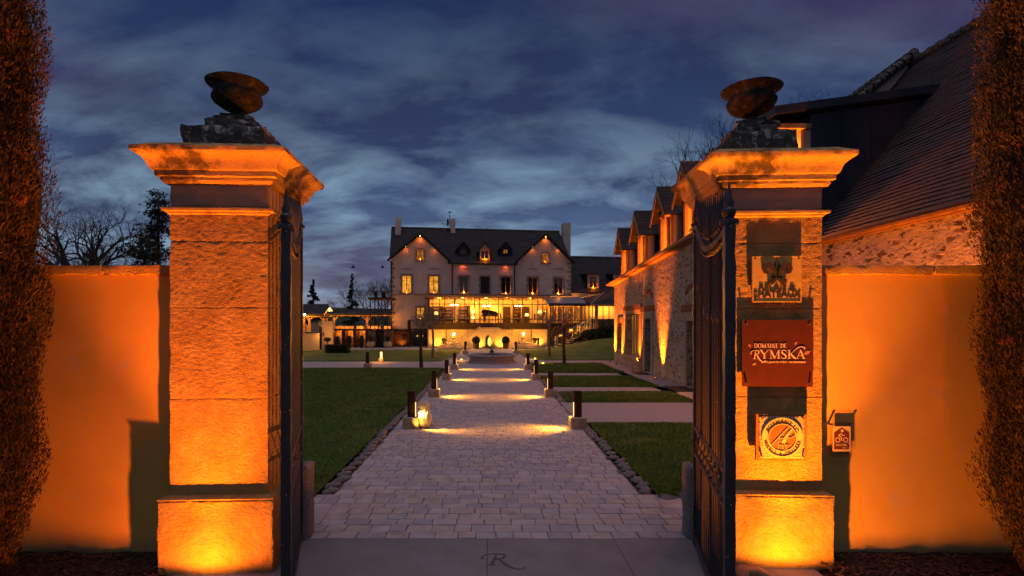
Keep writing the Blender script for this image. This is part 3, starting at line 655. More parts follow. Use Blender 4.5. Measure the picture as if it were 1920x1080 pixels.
def urn(x, y, label, seed, rot):
    t = thing('stone_urn', label, 'urn', (x, y, 4.135), rot, 'mossy stone urns on the gate pillars'); t.matrix_basis = t.matrix_basis @ Matrix.Scale(.88, 4); xf = t.matrix_basis
    k = 9
    mb = MB(xf); wob = lambda a, z, r: (.018 * abs(math.sin(k * a / 2)) - .008) * (1 if .13 < z < .30 else 0) + .008 * noise.noise(Vector((a * 2, z * 9, seed)))
    mb.lathe((0, 0, 0), [(.0, .10), (.05, .105), (.11, .12), (.165, .15), (.222, .19), (.25, .235), (.256, .27), (.246, .30), (.234, .32), (.236, .34), (.255, .36), (.285, .38), (.308, .395), (.318, .402), (.321, .408), (.314, .414), (.29, .408), (.27, .39), (.22, .34), (.15, .25), (.0, .2)], 54, 0, wob, cap=False)
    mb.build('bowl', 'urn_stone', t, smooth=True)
    mb = MB(xf); mb.box(-.15, .15, -.15, .15, -.01, .035); mb.lathe((0, 0, 0), [(.14, .03), (.13, .05), (.075, .065), (.055, .085), (.055, .105), (.075, .12), (.06, .14)], 24); mb.build('foot', 'urn_stone', t, smooth='auto')
    return t
urn(-2.43, 5.15, 'wide mossy stone urn on top of the left gate pillar', 2, .3)
urn(2.585, 5.26, 'wide mossy stone urn on top of the right gate pillar that bears signs', 8, 1.1)

# ------------------------------------------------------------------ garden walls either side
def garden_wall(x0, x1, label, seed):
    t = thing('garden_wall', label, 'wall', ((x0 + x1) / 2, 5.0, 0), 0, 'rendered walls beside the gate'); mb = MB()
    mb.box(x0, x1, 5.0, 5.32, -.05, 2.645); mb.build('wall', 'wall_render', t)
    x = x0; i = 0; mb = MB()
    while x < x1:
        nx = min(x1, x + 1.15); mb.rbox(x + .002, nx - .002, 4.945, 5.375, 2.646, 2.735, .05, .005, .008, seed=seed + i); x = nx; i += 1
    mb.build('coping', 'pillar_stone', t, smooth='auto'); return t
wallL = garden_wall(-10.5, -2.79, 'low orange lit rendered wall with stone coping, left of the gate', 1)
wallR = garden_wall(2.99, 8.35, 'orange lit rendered wall with stone coping and bicycle sign, right of the gate', 60)

# ------------------------------------------------------------------ iron gates, folded open
def gate(near, far, label):
    d = Vector(far) - Vector(near); L = d.length; ang = math.atan2(d.y, d.x)
    t = thing('iron_gate', label, 'gate', (near[0], near[1], 0), ang, 'open iron gate leaves'); xf = t.matrix_basis
    rail = lambda s: 2.83 + .30 * sstep(.55, 1.0, s) - .03 * math.sin(math.pi * min(1, s / .6))
    mb = MB(xf); mb.rbox(-.05, .05, -.035, .035, .03, 2.86, .05, .002, .004, ns=12); mb.build('stile', 'iron', t, smooth='auto')
    mb = MB(xf); mb.lathe((0, 0, 2.86), [(.062, 0), (.062, .03), (.03, .045), (.045, .08), (.045, .10), (.028, .12), (.034, .15), (.020, .18), (.003, .29)], 14); mb.build('finial', 'iron', t, smooth='auto')
    mb = MB(xf); mb.rbox(L - .06, L, -.03, .03, .03, rail(1) + .02, .05, .002, .004, ns=12); mb.build('stile', 'iron', t, smooth='auto')
    mb = MB(xf); mb.lathe((L - .03, 0, rail(1) + .02), [(.05, 0), (.05, .02), (.022, .04), (.03, .08), (.003, .30)], 12); mb.build('finial', 'iron', t, smooth='auto')
    for z0, z1, nm in ((.06, .13, 'bottom_rail'), (1.15, 1.185, 'middle_rail'), (.90, .93, 'middle_rail')):
        mb = MB(xf); mb.box(.052, L - .062, -.02, .02, z0, z1); mb.build(nm, 'rust_iron' if nm == 'middle_rail' else 'iron', t)
    N = 20; mb = MB(xf)
    for th, z_, dz in ((.045, 0, 0), (.012, .06, 0)):
        a = []
        for i in range(N + 1):
            s = i / N; x = .052 + (L - .114) * s; z = rail(s) - dz
            a.append(mb.vs([(x, -.026, z - th / 2 - z_), (x, .026, z - th / 2 - z_), (x, .026, z + th / 2 - z_), (x, -.026, z + th / 2 - z_)]))
        for i in range(N):
            for k in range(4): mb.face([a[i][k], a[i][(k + 1) % 4], a[i + 1][(k + 1) % 4], a[i + 1][k]])
    mb.build('curved_top_rail', 'rust_iron', t)
    nb = 15
    for i in range(nb):
        s = (i + .8) / (nb + .6); x = .05 + (L - .11) * s
        mb = MB(xf); mb.tube([(x, 0, .13), (x, 0, .90)], .013, 6); mb.tube([(x, 0, 1.185), (x, 0, rail(s) - .07)], .013, 6); b = mb.build('bar', 'iron', t)
        if i % 3 != 1 or True:
            mb = MB(xf); zt = 3.12 + .28 * s; z0 = rail(s) + .02
            mb.tube([(x, 0, z0), (x, 0, z0 + .05), (x, 0, z0 + .07), (x, 0, z0 + .09), (x, 0, z0 + .14), (x, 0, zt)], [.010, .010, .022, .014, .020, .002], 6); mb.build('spearhead', 'iron', b)
    mb = MB(xf); k = 9
    for i in range(k):
        xa = .055 + (L - .12) * i / k; xb = .055 + (L - .12) * (i + 1) / k
        mb.tube([(xa, 0, .93), (xb, 0, 1.15)], .011, 4); mb.tube([(xb, .006, .93), (xa, .006, 1.15)], .011, 4)
        mb.ball(((xa + xb) / 2, 0, 1.04), .026, 6)
    mb.build('lattice', 'rust_iron', t)
    for i in range(7):
        mb = MB(xf); xa = .1 + (L - .2) * (i + .5) / 7; mb.lathe((xa, 0, rail((i + .5) / 7) - .62), [(.004, 0), (.02, .05), (.008, .10), (.004, .16)], 6); mb.build('drop_ornament', 'iron', t)
    return t
gate((-1.445, 3.8), (-1.90, 5.36), 'black iron gate leaf with flaking paint folded open by the left pillar')
gate((1.62, 3.6), (2.045, 5.28), 'black iron gate leaf with flaking paint folded open by the right pillar')
def guard(x, label):
    mb = MB(); mb.rbox(x - .06, x + .06, 5.36, 5.62, -.03, .76, .05, .008, .03, seed=x); o = mb.build('guard_stone', 'granite', smooth='auto'); tag(o, label, 'guard stone', 'granite guard stones at the gate')
guard(-1.885, 'short granite guard stone at the foot of the left gate pillar')
guard(2.075, 'short granite guard stone at the foot of the right gate pillar')
# worn timber edging by the right pillar
mb = MB(); mb.tube([(2.12, 4.45, .02), (2.2, 4.62, .05), (2.32, 4.60, .04), (2.40, 4.50, .0)], [.05, .06, .055, .04], 8); o = mb.build('edging_log', 'wood', smooth=True); tag(o, 'short curved wooden log edging the bed below the right gate pillar', 'log')

# ------------------------------------------------------------------ signs
SX = PXR
def sign_frame(lx, z):
    return Matrix.Translation((PXR[0], PXR[1], 0)) @ Matrix.Rotation(PXR[2], 4, 'Z') @ Matrix.Translation((lx, 0, z))
def sign_thing(name, label, lx, z, cat='sign'):
    t = thing(name, label, cat); t.matrix_basis = sign_frame(lx, z); return t
# fleur-de-lis plaque
t = sign_thing('bronze_plaque', 'square bronze plaque with raised lily emblem, topmost sign on the right pillar', .005, 2.592); xf = t.matrix_basis
mb = MB(xf); mb.box(-.216, .216, -.042, -.028, -.208, .208); mb.build('plate', 'bronze_plate', t)
mb = MB(xf)
for a in ((-.216, .216, .198, .208), (-.216, .216, -.208, -.198), (-.216, -.206, -.198, .198), (.206, .216, -.198, .198)): mb.box(a[0], a[1], -.047, -.0425, a[2], a[3])
mb.build('rim', 'bronze_plate', t)
for sx_ in (-.19, .19):
    for sz_ in (-.185, .185):
        mb = MB(xf); mb.tube([(sx_, -.052, sz_), (sx_, -.0, sz_)], .007, 8); mb.build('screw', 'bronze_dark', t)
def S_(mb, pts, y0, y1, sx=1, ox=0, oz=0, k=1): mb.ribbon([(ox + x * k * sx, oz + z * k, wd * k) for x, z, wd in pts], y0, y1)
mb = MB(xf); k = .24; oz = -.045
mb.poly([(x * k, oz + z * k) for x, z in ((0, .98), (.07, .85), (.12, .68), (.11, .52), (.05, .30), (0, .2), (-.05, .30), (-.11, .52), (-.12, .68), (-.07, .85))], -.049, -.0425)
for s in (-1, 1):
    S_(mb, [(.04, .30, .06), (.09, .46, .12), (.19, .62, .18), (.31, .72, .22), (.42, .70, .22), (.47, .57, .18), (.43, .45, .13), (.34, .42, .10)], -.060, -.0425, s, 0, oz, k)
    S_(mb, [(.02, .24, .08), (.10, .14, .12), (.20, .05, .14), (.29, .09, .12), (.30, .19, .07)], -.060, -.0425, s, 0, oz, k)
mb.poly([(x * k, oz + z * k) for x, z in ((-.2, .30), (.2, .30), (.2, .24), (-.2, .24))], -.054, -.0425)
mb.build('lily_emblem', 'bronze_dark', t)
mb = MB(xf); mb.text('RELAIS &', .082, -.0465, -.0425, .0, -.105, bold=.0022); mb.text('CHATEAUX', .082, -.0465, -.0425, -.008, -.165, bold=.0022); mb.build('lettering', 'bronze_dark', t)
# estate sign
t = sign_thing('red_sign', 'large square red metal sign with cream lettering, middle sign on the right pillar', .012, 1.924); xf = t.matrix_basis
mb = MB(xf); mb.rbox(-.311, .311, -.040, -.034, -.301, .301, .3, 0, .001); mb.build('plate', 'red_plate', t)
for sx_ in (-.275, .275):
    for sz_ in (-.268, .262):
        mb = MB(xf); mb.tube([(sx_, -.062, sz_), (sx_, .0, sz_)], .0075, 10); mb.build('standoff', 'chrome', t)
Z7 = .000674
def zx(x): return (x - 535) * Z7
def zz(y): return (515 - y) * Z7
TH, TN = .15, .055
def glyph(ch):
    T, n = TH, TN; se = lambda x, y, wd=.26: [(x - wd / 2, y, .05), (x + wd / 2, y, .05)]
    if ch == 'D': return .80, [[(.17, 0, T), (.17, 1, T)], [(.05, .975, .05), (.3, .975, .05)] + arc(.30, .5, .42, .475, 90, -90, n, n, 16, .16) + [(.05, .025, .05)]]
    if ch == 'O': return .84, [arc(.42, .5, .34, .475, 90, 270, n, n, 16, .16), arc(.42, .5, .34, .475, 90, -90, n, n, 16, .16)]
    if ch == 'M': return 1.0, [[(.17, 0, n), (.17, 1, n)], [(.17, .98, T), (.5, .06, T)], [(.5, .06, n), (.82, .98, n)], [(.83, 0, T), (.83, 1, T)], se(.17, .025), se(.83, .025), se(.12, .975, .2), se(.87, .975, .2)]
    if ch == 'A': return .80, [[(.38, 1, n), (.10, 0, n)], [(.38, 1, T), (.70, 0, T)], [(.2, .36, n), (.56, .36, n)], se(.10, .025), se(.70, .025)]
    if ch == 'I': return .36, [[(.18, 0, T), (.18, 1, T)], se(.18, .025), se(.18, .975)]
    if ch == 'N': return .88, [[(.17, 0, n), (.17, 1, n)], [(.17, 1, T), (.72, 0, T)], [(.72, 0, n), (.72, 1, n)], se(.17, .025), se(.13, .975, .2), se(.72, .975)]
    if ch == 'E': return .64, [[(.17, 0, T), (.17, 1, T)], [(.05, .975, .05), (.54, .975, .05), (.55, .82, .05)], [(.17, .52, n), (.44, .52, n)], [(.05, .025, .05), (.57, .025, .05), (.60, .2, .05)]]
    if ch == 'Y': return .78, [[(.08, .98, T), (.38, .48, T)], [(.70, .98, n), (.38, .48, n)], [(.39, .5, T), (.39, 0, T)], se(.1, .975), se(.70, .975, .22), se(.39, .025)]
    if ch == 'S': return .58, [[(.50, .74, .05), (.48, .9, .05), (.32, .97, .08), (.14, .92, .12), (.10, .74, .15), (.22, .58, .16), (.40, .44, .16), (.48, .26, .15), (.42, .08, .12), (.25, .03, .08), (.09, .10, .05), (.06, .26, .05)]]
    if ch == 'K': return .74, [[(.17, 0, T), (.17, 1, T)], [(.24, .50, n), (.50, .80, n), (.72, 1.08, .07), (.98, 1.30, .10), (1.25, 1.36, .10), (1.48, 1.24, .10), (1.52, 1.10, .13)], [(.30, .54, T), (.68, .06, T), (.80, .02, n)], se(.17, .025), se(.15, .975, .22)]
    return .35, []
def serif(mb, body, x, z, hgt, k, y0, y1):
    for ch in body:
        wd, st = glyph(ch)
        for s in st: mb.ribbon([(x + a * hgt * k, z + b * hgt, c * hgt) for a, b, c in s], y0, y1)
        x += wd * hgt * k
    return x
mb = MB(xf)
serif(mb, 'DOMAINE DE', zx(228), zz(443), .058 * .68, 1.03, -.044, -.0405)
swashR(mb, .077, zx(205), zz(590), -.044, -.0405)
serif(mb, 'YMSKA', zx(305), zz(588), .110 * .73, 1.27, -.044, -.0405)
mb.text('SAINT-JEAN-DE-TR\u00c9ZY - BOURGOGNE', .0225, -.044, -.0405, zx(613), zz(643), bold=.0004, stretch=1.0)
mb.build('lettering', 'sign_letter', t)
for cx, cy, a, s in ((172, 412, 120, .9), (775, 380, 60, .9), (920, 508, 30, 1.5), (232, 660, 200, 1.1)):
    mb = MB(xf); ca, sa = math.cos(R(a)), math.sin(R(a)); q = []
    for u, v in ((-.6, 0), (-.35, .26), (0, .34), (.35, .22), (.7, 0), (.35, -.2), (0, -.32), (-.35, -.25)):
        q.append((zx(cx) + (u * ca - v * sa) * .034 * s, zz(cy) + (u * sa + v * ca) * .034 * s))
    mb.poly(q, -.042, -.0402); mb.build('leaf_motif', 'sign_leaf', t)
# carved roundel
t = sign_thing('carved_plaque', 'carved stone plaque with round lettered badge, lowest sign on the right pillar', .031, 1.174); xf = t.matrix_basis
mb = MB(xf); mb.box(-.221, .221, -.075, -.048, -.206, .206); mb.build('plate', 'carved_red', t)
mb = MB(xf); mb.rbox(-.195, .195, -.082, -.0752, -.187, .187, .012, .0025, .002, seed=4, ns=60); mb.build('pitted_ground', 'carved_stone', t)
Z9 = .00485 / 9.143
def ring(mb, r0, r1, y0, y1, n=56):
    for i in range(n):
        a, b = 2 * math.pi * i / n, 2 * math.pi * (i + 1) / n
        q = [(r1 * math.cos(a), r1 * math.sin(a)), (r1 * math.cos(b), r1 * math.sin(b)), (r0 * math.cos(b), r0 * math.sin(b)), (r0 * math.cos(a), r0 * math.sin(a))]
        mb.poly(q, y0, y1)
mb = MB(xf); ring(mb, .0, .178, -.087, -.083); mb.build('badge_disc', 'carved_smooth', t)
for ra_, rb_ in ((.165, .178), (.118, .124)): mb = MB(xf); ring(mb, ra_, rb_, -.094, -.0872); mb.build('badge_ring', 'carved_smooth', t)
mb = MB(xf); ring(mb, .0, .1178, -.089, -.0872); mb.build('badge_centre', 'carved_red', t)
def circ_text(mb, body, r, mid, step, size, y0, y1, top=True, bold=.001):
    n = len(body)
    for i, ch in enumerate(body):
        if ch == ' ': continue
        off = (i - (n - 1) / 2) * step; a = R(mid - off if top else mid + off); rot = a - math.pi / 2 if top else a + math.pi / 2
        px_, pz_ = r * math.cos(a), r * math.sin(a); c_, s_ = math.cos(rot), math.sin(rot); h = size * .35
        mb.text(ch, size, y0, y1, bold=bold, fn=lambda x, z: (px_ + x * c_ - (z - h) * s_, pz_ + x * s_ + (z - h) * c_))
mb = MB(xf); circ_text(mb, 'AUTHENTIC', .143, 90, 15.5, .052, -.0895, -.0872, True, .0016); mb.build('lettering', 'bronze_dark', t); mb = MB(xf); circ_text(mb, 'HOTELS & CRUISES', .146, 270, 10.0, .033, -.0895, -.0872, False, .0012)
mb.build('lettering', 'bronze_dark', t)
mb = MB(xf)
def zq(x, y): return ((x - 580) * Z9, (515 - y) * Z9)
def rib(pts): mb.ribbon([(*zq(x, y), wd * Z9) for x, y, wd in pts], -.094, -.0892)
rib([(400, 640, 10), (540, 490, 14), (670, 345, 12)]); rib([(745, 370, 30), (660, 470, 44), (590, 605, 60)]); rib([(515, 525, 8), (600, 525, 9), (720, 515, 10), (785, 470, 8)])
rib([(515, 575, 8), (515, 710, 8)]); rib([(515, 650, 7), (550, 632, 8), (580, 650, 8), (580, 700, 7)]); rib([(645, 725, 7), (650, 660, 8), (620, 630, 8), (590, 650, 8), (590, 700, 7), (620, 720, 7)]); rib([(640, 640, 7), (665, 628, 8), (695, 650, 6)])
mb.build('monogram', 'carved_smooth', t)
for sx_ in (-.178, .178):
    for sz_ in (-.165, .178):
        mb = MB(xf); mb.tube([(sx_, -.105, sz_), (sx_, .0, sz_)], .008, 10); mb.build('standoff', 'chrome', t)
# bicycle-welcome sign on the wall
t = thing('bicycle_sign', 'small clear plate with a dark cyclist symbol on the wall beside the right pillar', 'sign', (3.262, 5.0, 1.12)); xf = t.matrix_basis
mb = MB(xf); mb.box(-.095, .11, -.05, -.045, -.165, .155); mb.build('acrylic_plate', 'acrylic', t)
for sx_ in (-.085, .10):
    mb = MB(xf); mb.tube([(sx_, -.056, .135), (sx_, 0, .135)], .010, 10); mb.build('standoff', 'chrome', t)
mb = MB(xf); mb.box(-.075, .092, -.0535, -.0502, -.115, .118); mb.build('card', 'sign_white', t)
mb = MB(xf); mb.poly([(-.062, -.035), (.076, -.035), (.076, .06), (.007, .108), (-.062, .06)], -.0555, -.0537); mb.poly([(-.062, -.040), (.072, -.040), (.08, -.065), (.072, -.095), (-.062, -.095)], -.0555, -.0537); mb.build('symbol_ground', 'print_dark', t)
mb = MB(xf); y0, y1 = -.0572, -.0557
for cx in (-.030, .044):
    for i in range(20):
        a, b = 2 * math.pi * i / 20, 2 * math.pi * (i + 1) / 20
        mb.poly([(cx + .024 * math.cos(a), -.006 + .024 * math.sin(a)), (cx + .024 * math.cos(b), -.006 + .024 * math.sin(b)), (cx + .016 * math.cos(b), -.006 + .016 * math.sin(b)), (cx + .016 * math.cos(a), -.006 + .016 * math.sin(a))], y0, y1)
mb.poly([(.011 + .014 * math.cos(2 * math.pi * i / 14), .077 + .014 * math.sin(2 * math.pi * i / 14)) for i in range(14)], y0, y1)
mb.ribbon([(.0, .050, .014), (-.022, .034, .016), (.004, .018, .012), (.006, -.016, .010)], y0, y1); mb.ribbon([(.0, .050, .010), (.014, .036, .009), (.036, .034, .009)], y0, y1)
mb.text('ACCUEIL', .026, y0, y1, .004, -.062, bold=.0005); mb.text('V\u00c9LO', .020, y0, y1, .035, -.086)
mb.build('symbol', 'sign_white', t)
mb = MB(xf); mb.text('BIENVENUE', .022, -.0525, -.0502, .01, -.137, bold=.0004); mb.build('lettering', 'black', t)

# ------------------------------------------------------------------ uplights at the pillars
def uplight(p, target, e, col, size, label, fall=None, blend=1, rad=.03, group='ground uplights', fixture=True, grp=True):
    t = thing('ground_uplight', label, 'uplight', p, 0, group) if fixture else None
    if fixture:
        mb = MB(t.matrix_basis); mb.lathe((0, 0, 0), [(.055, -.05), (.055, .0), (.062, .004), (.062, .010), (.045, .012)], 16, cap=False); mb.build('housing', 'black', t)
        mb = MB(t.matrix_basis); mb.lathe((0, 0, 0), [(.001, .006), (.044, .006)], 16, cap=False); mb.build('lens', 'lens', t)
    q = (p[0], p[1], p[2] + .03); spot('uplight_beam', q, target, e * (1 if fall else 4), col, size, blend, rad, fall, t); return t
tL = uplight((-2.41, 4.29, .03), (-2.41, 4.60, 2.2), 120, (1, .195, .003), 177, 'small black uplight in front of the left gate pillar', 'Linear', .25, .012)
spot('uplight_core', (-2.41, 4.29, .06), (-2.41, 4.72, 3.2), 450, (1, .195, .003), 75, .9, .012, 'Linear', tL)
spot('uplight_hotspot', (-2.41, 4.29, .05), (-2.41, 4.66, .35), 38, (1, .30, .01), 120, 1, .012, None, tL)
tR = uplight((2.62, 4.40, .03), (2.72, 4.72, 2.2), 150, (1, .24, .004), 177, 'small black uplight in front of the right gate pillar', 'Linear', .25, .012)
spot('uplight_core', (2.62, 4.40, .06), (2.72, 4.84, 3.2), 520, (1, .24, .004), 75, .9, .012, 'Linear', tR)

for x_, lb in ((-2.42, 'small uplight on the garden side of the left gate pillar'), (2.62, 'small uplight on the garden side of the right gate pillar')):
    uplight((x_, 6.35, .03), (x_, 5.7, 3.0), 140, ORANGE, 120, lb, 'Linear', 1, .02)

spot('uplight_hotspot', (2.62, 4.40, .05), (2.62, 4.78, .35), 38, (1, .30, .01), 120, 1, .012, None, tR)
# ------------------------------------------------------------------ cypresses by the gate
def cypress(x, y, label, rad, H, seed, n=240000):
    rg = np.random.default_rng(seed)
    t = thing('cypress_tree', label, 'cypress', (x, y, 0), 0, 'clipped cypresses framing the gate')
    def rr(z, a):
        pr = np.interp(z, [0, .12, .35, .9, 2.2, 5.2, 6.2, H], [.40, .52, .70, .92, 1.0, .92, .7, .05]) * rad
        return pr * (1 + .045 * np.sin(3 * a + z * 1.7) + .035 * np.sin(7 * a - z * 3.1) + .03 * np.sin(z * 6 + a))
    z = rg.uniform(0.02, H, n) ** 1.0; a = rg.uniform(-np.pi, np.pi, n)
    keep = (np.sin(a) < .45) | (rg.uniform(0, 1, n) < .3); z = z[keep]; a = a[keep]; n = len(z)
    lump = np.array([noise.noise(Vector((math.cos(b) * 4, math.sin(b) * 4, c * 2.4 + seed))) for b, c in zip(a, z)])
    dep = rg.uniform(-.11, .0, n) + lump * .07
    r = rr(z, a) + dep
    P = np.stack([x + r * np.cos(a), y + r * np.sin(a), z], 1)
    out = np.stack([np.cos(a), np.sin(a), np.zeros(n)], 1); up = np.stack([np.zeros(n), np.zeros(n), np.ones(n)], 1)
    d = up * rg.uniform(.75, 1.3, n)[:, None] + out * rg.uniform(.1, .6, n)[:, None] + rg.normal(0, .28, (n, 3)); d /= np.linalg.norm(d, axis=1)[:, None]
    s = np.cross(d, rg.normal(0, 1, (n, 3))); s /= np.linalg.norm(s, axis=1)[:, None]
    L = rg.uniform(.018, .055, n)[:, None]; wd = rg.uniform(.002, .0042, n)[:, None]
    V = np.stack([P - s * wd, P + d * L * .45 + s * wd * 1.3, P + d * L, P + d * L * .4 - s * wd * 1.5], 1).reshape(-1, 3)
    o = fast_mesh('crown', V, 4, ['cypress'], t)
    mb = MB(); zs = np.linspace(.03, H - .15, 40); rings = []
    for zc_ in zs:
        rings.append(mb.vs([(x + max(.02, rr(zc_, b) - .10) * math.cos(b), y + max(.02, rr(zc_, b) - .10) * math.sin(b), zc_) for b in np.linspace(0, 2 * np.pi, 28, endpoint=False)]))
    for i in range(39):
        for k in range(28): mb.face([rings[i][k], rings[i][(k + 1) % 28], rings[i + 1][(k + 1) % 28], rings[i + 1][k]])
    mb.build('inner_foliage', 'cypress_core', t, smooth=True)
    mb = MB(); mb.tube([(x, y, -.05), (x, y, .5), (x, y, H * .8)], [.09, .08, .02], 8); mb.build('trunk', 'bark', t)
    return t
cyL = cypress(-4.24, 4.12, 'dark reddish cypress with ragged edge at the left end of the picture', .66, 7.0, 11)
cyR = cypress(4.72, 4.15, 'dark reddish cypress standing before the wall right of the signed pillar', .72, 7.2, 23)
uplight((-3.55, 3.35, .04), (-4.05, 4.0, 3.0), 30, (1, .10, .006), 110, 'small black uplight in front of the left cypress', 'Linear', 1)
uplight((3.85, 3.45, .04), (4.5, 4.0, 3.0), 40, (1, .10, .006), 110, 'small black uplight in front of the right cypress', 'Linear', 1)

# ------------------------------------------------------------------ bollard lamps along the path
def bollard(x, y, side, label, lit=True, k=1.0, rz=0):
    t = thing('bollard_light', label, 'bollard light', (x, y, 0), rz, 'rusty bollard lights on stone blocks'); xf = t.matrix_basis
    mb = MB(xf); mb.rbox(-.17 * k, .17 * k, -.17 * k, .17 * k, -.02, .235 * k, .05, .004, .012, seed=x * 3 + y); mb.build('base_block', 'stone_block', t, smooth='auto')
    a = .078 * k; h = .76 * k; z0 = .235 * k
    mb = MB(xf)
    # square tube with a slot on the side facing the path
    mb.box(-a, a, -a, -a + .02, z0, h); mb.box(-a, a, a - .02, a, z0, h); bx = sorted((-side * a, -side * (a - .02))); mb.box(bx[0], bx[1], -a + .0201, a - .0201, z0, h)
    xs = sorted((side * a, side * (a - .02)))
    mb.box(xs[0], xs[1], -a + .0201, a - .0201, z0 + .30 * k, h); mb.box(xs[0], xs[1], -a + .0201, -.028, z0, z0 + .30 * k); mb.box(xs[0], xs[1], .028, a - .0201, z0, z0 + .30 * k)
    mb.box(-a + .003, a - .003, -a + .003, a - .003, h + .0005, h + .012); mb.build('post', 'corten', t)
    if lit:
        mb = MB(xf); q = sorted((side * (a + .002), side * (a - .012))); mb.box(q[0], q[1], -.026, .026, z0 + .004, z0 + .30 * k); mb.build('light_slot', 'slit', t)
        sp = xf @ Vector((side * (a + .05), 0, z0 + .13)); sp = sp + Vector((0, -.13, 0)) if (side > 0 and y < 12) else sp; tg = xf @ Vector((side * .72, -.10, 0))
        spot('bollard_beam', sp, tg, 300, (1, .38, .04), 88, 1, .03, None, t)
        sp = xf @ Vector((side * (a + .10), -.0, z0 + .10)); tg = xf @ Vector((side * .32, -.02, 0))
        spot('bollard_glow', sp, tg, 16, (1, .44, .06), 130, 1, .03, None, t)
    return t
ords = ['nearest', 'second', 'third', 'fourth']
for i, (yl, xl, xr) in enumerate(((11.0, 770, 1085), (15.7, 813, 1033), (20.4, 837, 1006), (25.0, 852, 990))):
    bollard((xl - 917) / 1000 * yl, yl + .17, 1, f'{ords[i]} lit bollard from the gate on the left edge of the paved path', rz=R(random.uniform(-3, 3)))
    bollard((xr - 917) / 1000 * yl, yl + .17, -1, f'{ords[i]} lit bollard from the gate on the right edge of the paved path', rz=R(random.uniform(-3, 3)))
bollard(-44 / 1000 * 37.3, 37.3, 1, 'unlit looking far bollard left beyond the fountain', k=1.15); bollard(50 / 1000 * 37.3, 37.3, -1, 'unlit looking far bollard right beyond the fountain', k=1.15)
bollard(-.2277 * 25.9, 25.9, -1, 'dark bollard standing alone at the left cross path edge', lit=False)
bollard(.0885 * 47, 45.2, -1, 'dark bollard before the right end of the terrace wall', lit=False, k=1.2)
# small lit lamp on a block across the left path
t = thing('block_lamp', 'small glowing lamp on a pale block beside the left cross path', 'lamp', (-.203 * 29.8, 29.9, 0)); xf = t.matrix_basis
mb = MB(xf); mb.rbox(-.12, .12, -.12, .12, -.02, .22, .06, .004, .012); mb.build('base_block', 'stone_block', t, smooth='auto'); mb = MB(xf); mb.lathe((0, 0, .22), [(.05, 0), (.05, .32), (.02, .34)], 12); mb.build('glass_tube', 'bulb_soft', t)
point('lamp_light', (-.203 * 29.8, 29.5, .5), 14, AMBER, .05, t); mb = MB(xf); mb.box(-.065, .065, -.065, .065, .56, .575); mb.build('cap', 'corten', t)
# stone bird figure by the nearest left bollard
t = thing('bird_statue', 'pale stone bird figure, lit gold, beside the nearest left bollard', 'statue', (-1.35, 11.2, 0), R(215)); xf = t.matrix_basis
mb = MB(xf); mb.lathe((0, 0, 0), [(.06, 0), (.10, .03), (.145, .10), (.165, .18), (.158, .26), (.13, .33), (.095, .375), (.088, .40), (.102, .43), (.108, .47), (.095, .515), (.06, .545), (.01, .557)], 22, 0, lambda a, z, r: .018 * math.cos(a) * (1 if z < .34 else .3) * (1 if r > .02 else 0) + .006 * noise.noise(Vector((a * 2, z * 8, 1)))); mb.build('body', 'statue_stone', t, smooth=True)
for s in (-1, 1):
    mb = MB(xf); mb.ball((0, s * .145, .21), .10, 10, 0, (.8, .35, 1.5)); mb.build('wing', 'statue_stone', t, smooth=True)
    mb = MB(xf); mb.ball((.092, s * .04, .48), .016, 8); mb.build('eye', 'stone_dark', t, smooth=True)
spot('statue_fill', (-1.52, 10.86, .06), (-1.36, 11.2, .35), 13, (1, .47, .06), 90, 1, .02, None, t)  # fixture-less spot added to brighten the statue beyond the bollard's light
mb = MB(xf); mb.tube([(.09, 0, .455), (.135, 0, .44), (.15, 0, .42)], [.028, .016, .003], 8); mb.build('beak', 'statue_stone', t, smooth=True)
mb = MB(xf); mb.tube([(-.12, 0, .12), (-.2, 0, .03)], [.06, .02], 8); mb.build('tail', 'statue_stone', t, smooth=True)

# ------------------------------------------------------------------ fountain
t = thing('fountain', 'low round stone fountain basin in the middle of the paved path', 'fountain', (.15, 29.55, 0)); xf = t.matrix_basis
mb = MB(xf); mb.lathe((0, 0, 0), [(1.34, -.02), (1.34, .06), (1.30, .09), (1.24, .14), (1.24, .26), (1.28, .33), (1.37, .37), (1.40, .41), (1.39, .455), (1.30, .47), (1.20, .46), (1.17, .42), (1.17, .05)], 64, cap=False); mb.build('basin', 'stone_grey', t, smooth='auto')
mb = MB(xf); mb.lathe((0, 0, 0), [(.001, .36), (1.175, .36)], 48, cap=False); mb.build('water', 'glass_dark', t)
mb = MB(xf); mb.lathe((0, 0, 0), [(.28, .3), (.26, .45), (.20, .50), (.12, .53), (.09, .58), (.13, .62), (.07, .66), (.03, .75)], 20, 0, lambda a, z, r: .02 * math.sin(5 * a)); mb.build('rockwork', 'stone_dark', t, smooth='auto')
mb = MB(xf)
for s in (-1, 1): mb.tube([(0, 0, .7), (s * .09, 0, .80), (s * .11, 0, .95), (s * .07, 0, 1.08), (s * .10, 0, 1.16)], .014, 6)
mb.build('iron_scroll', 'iron_far', t)
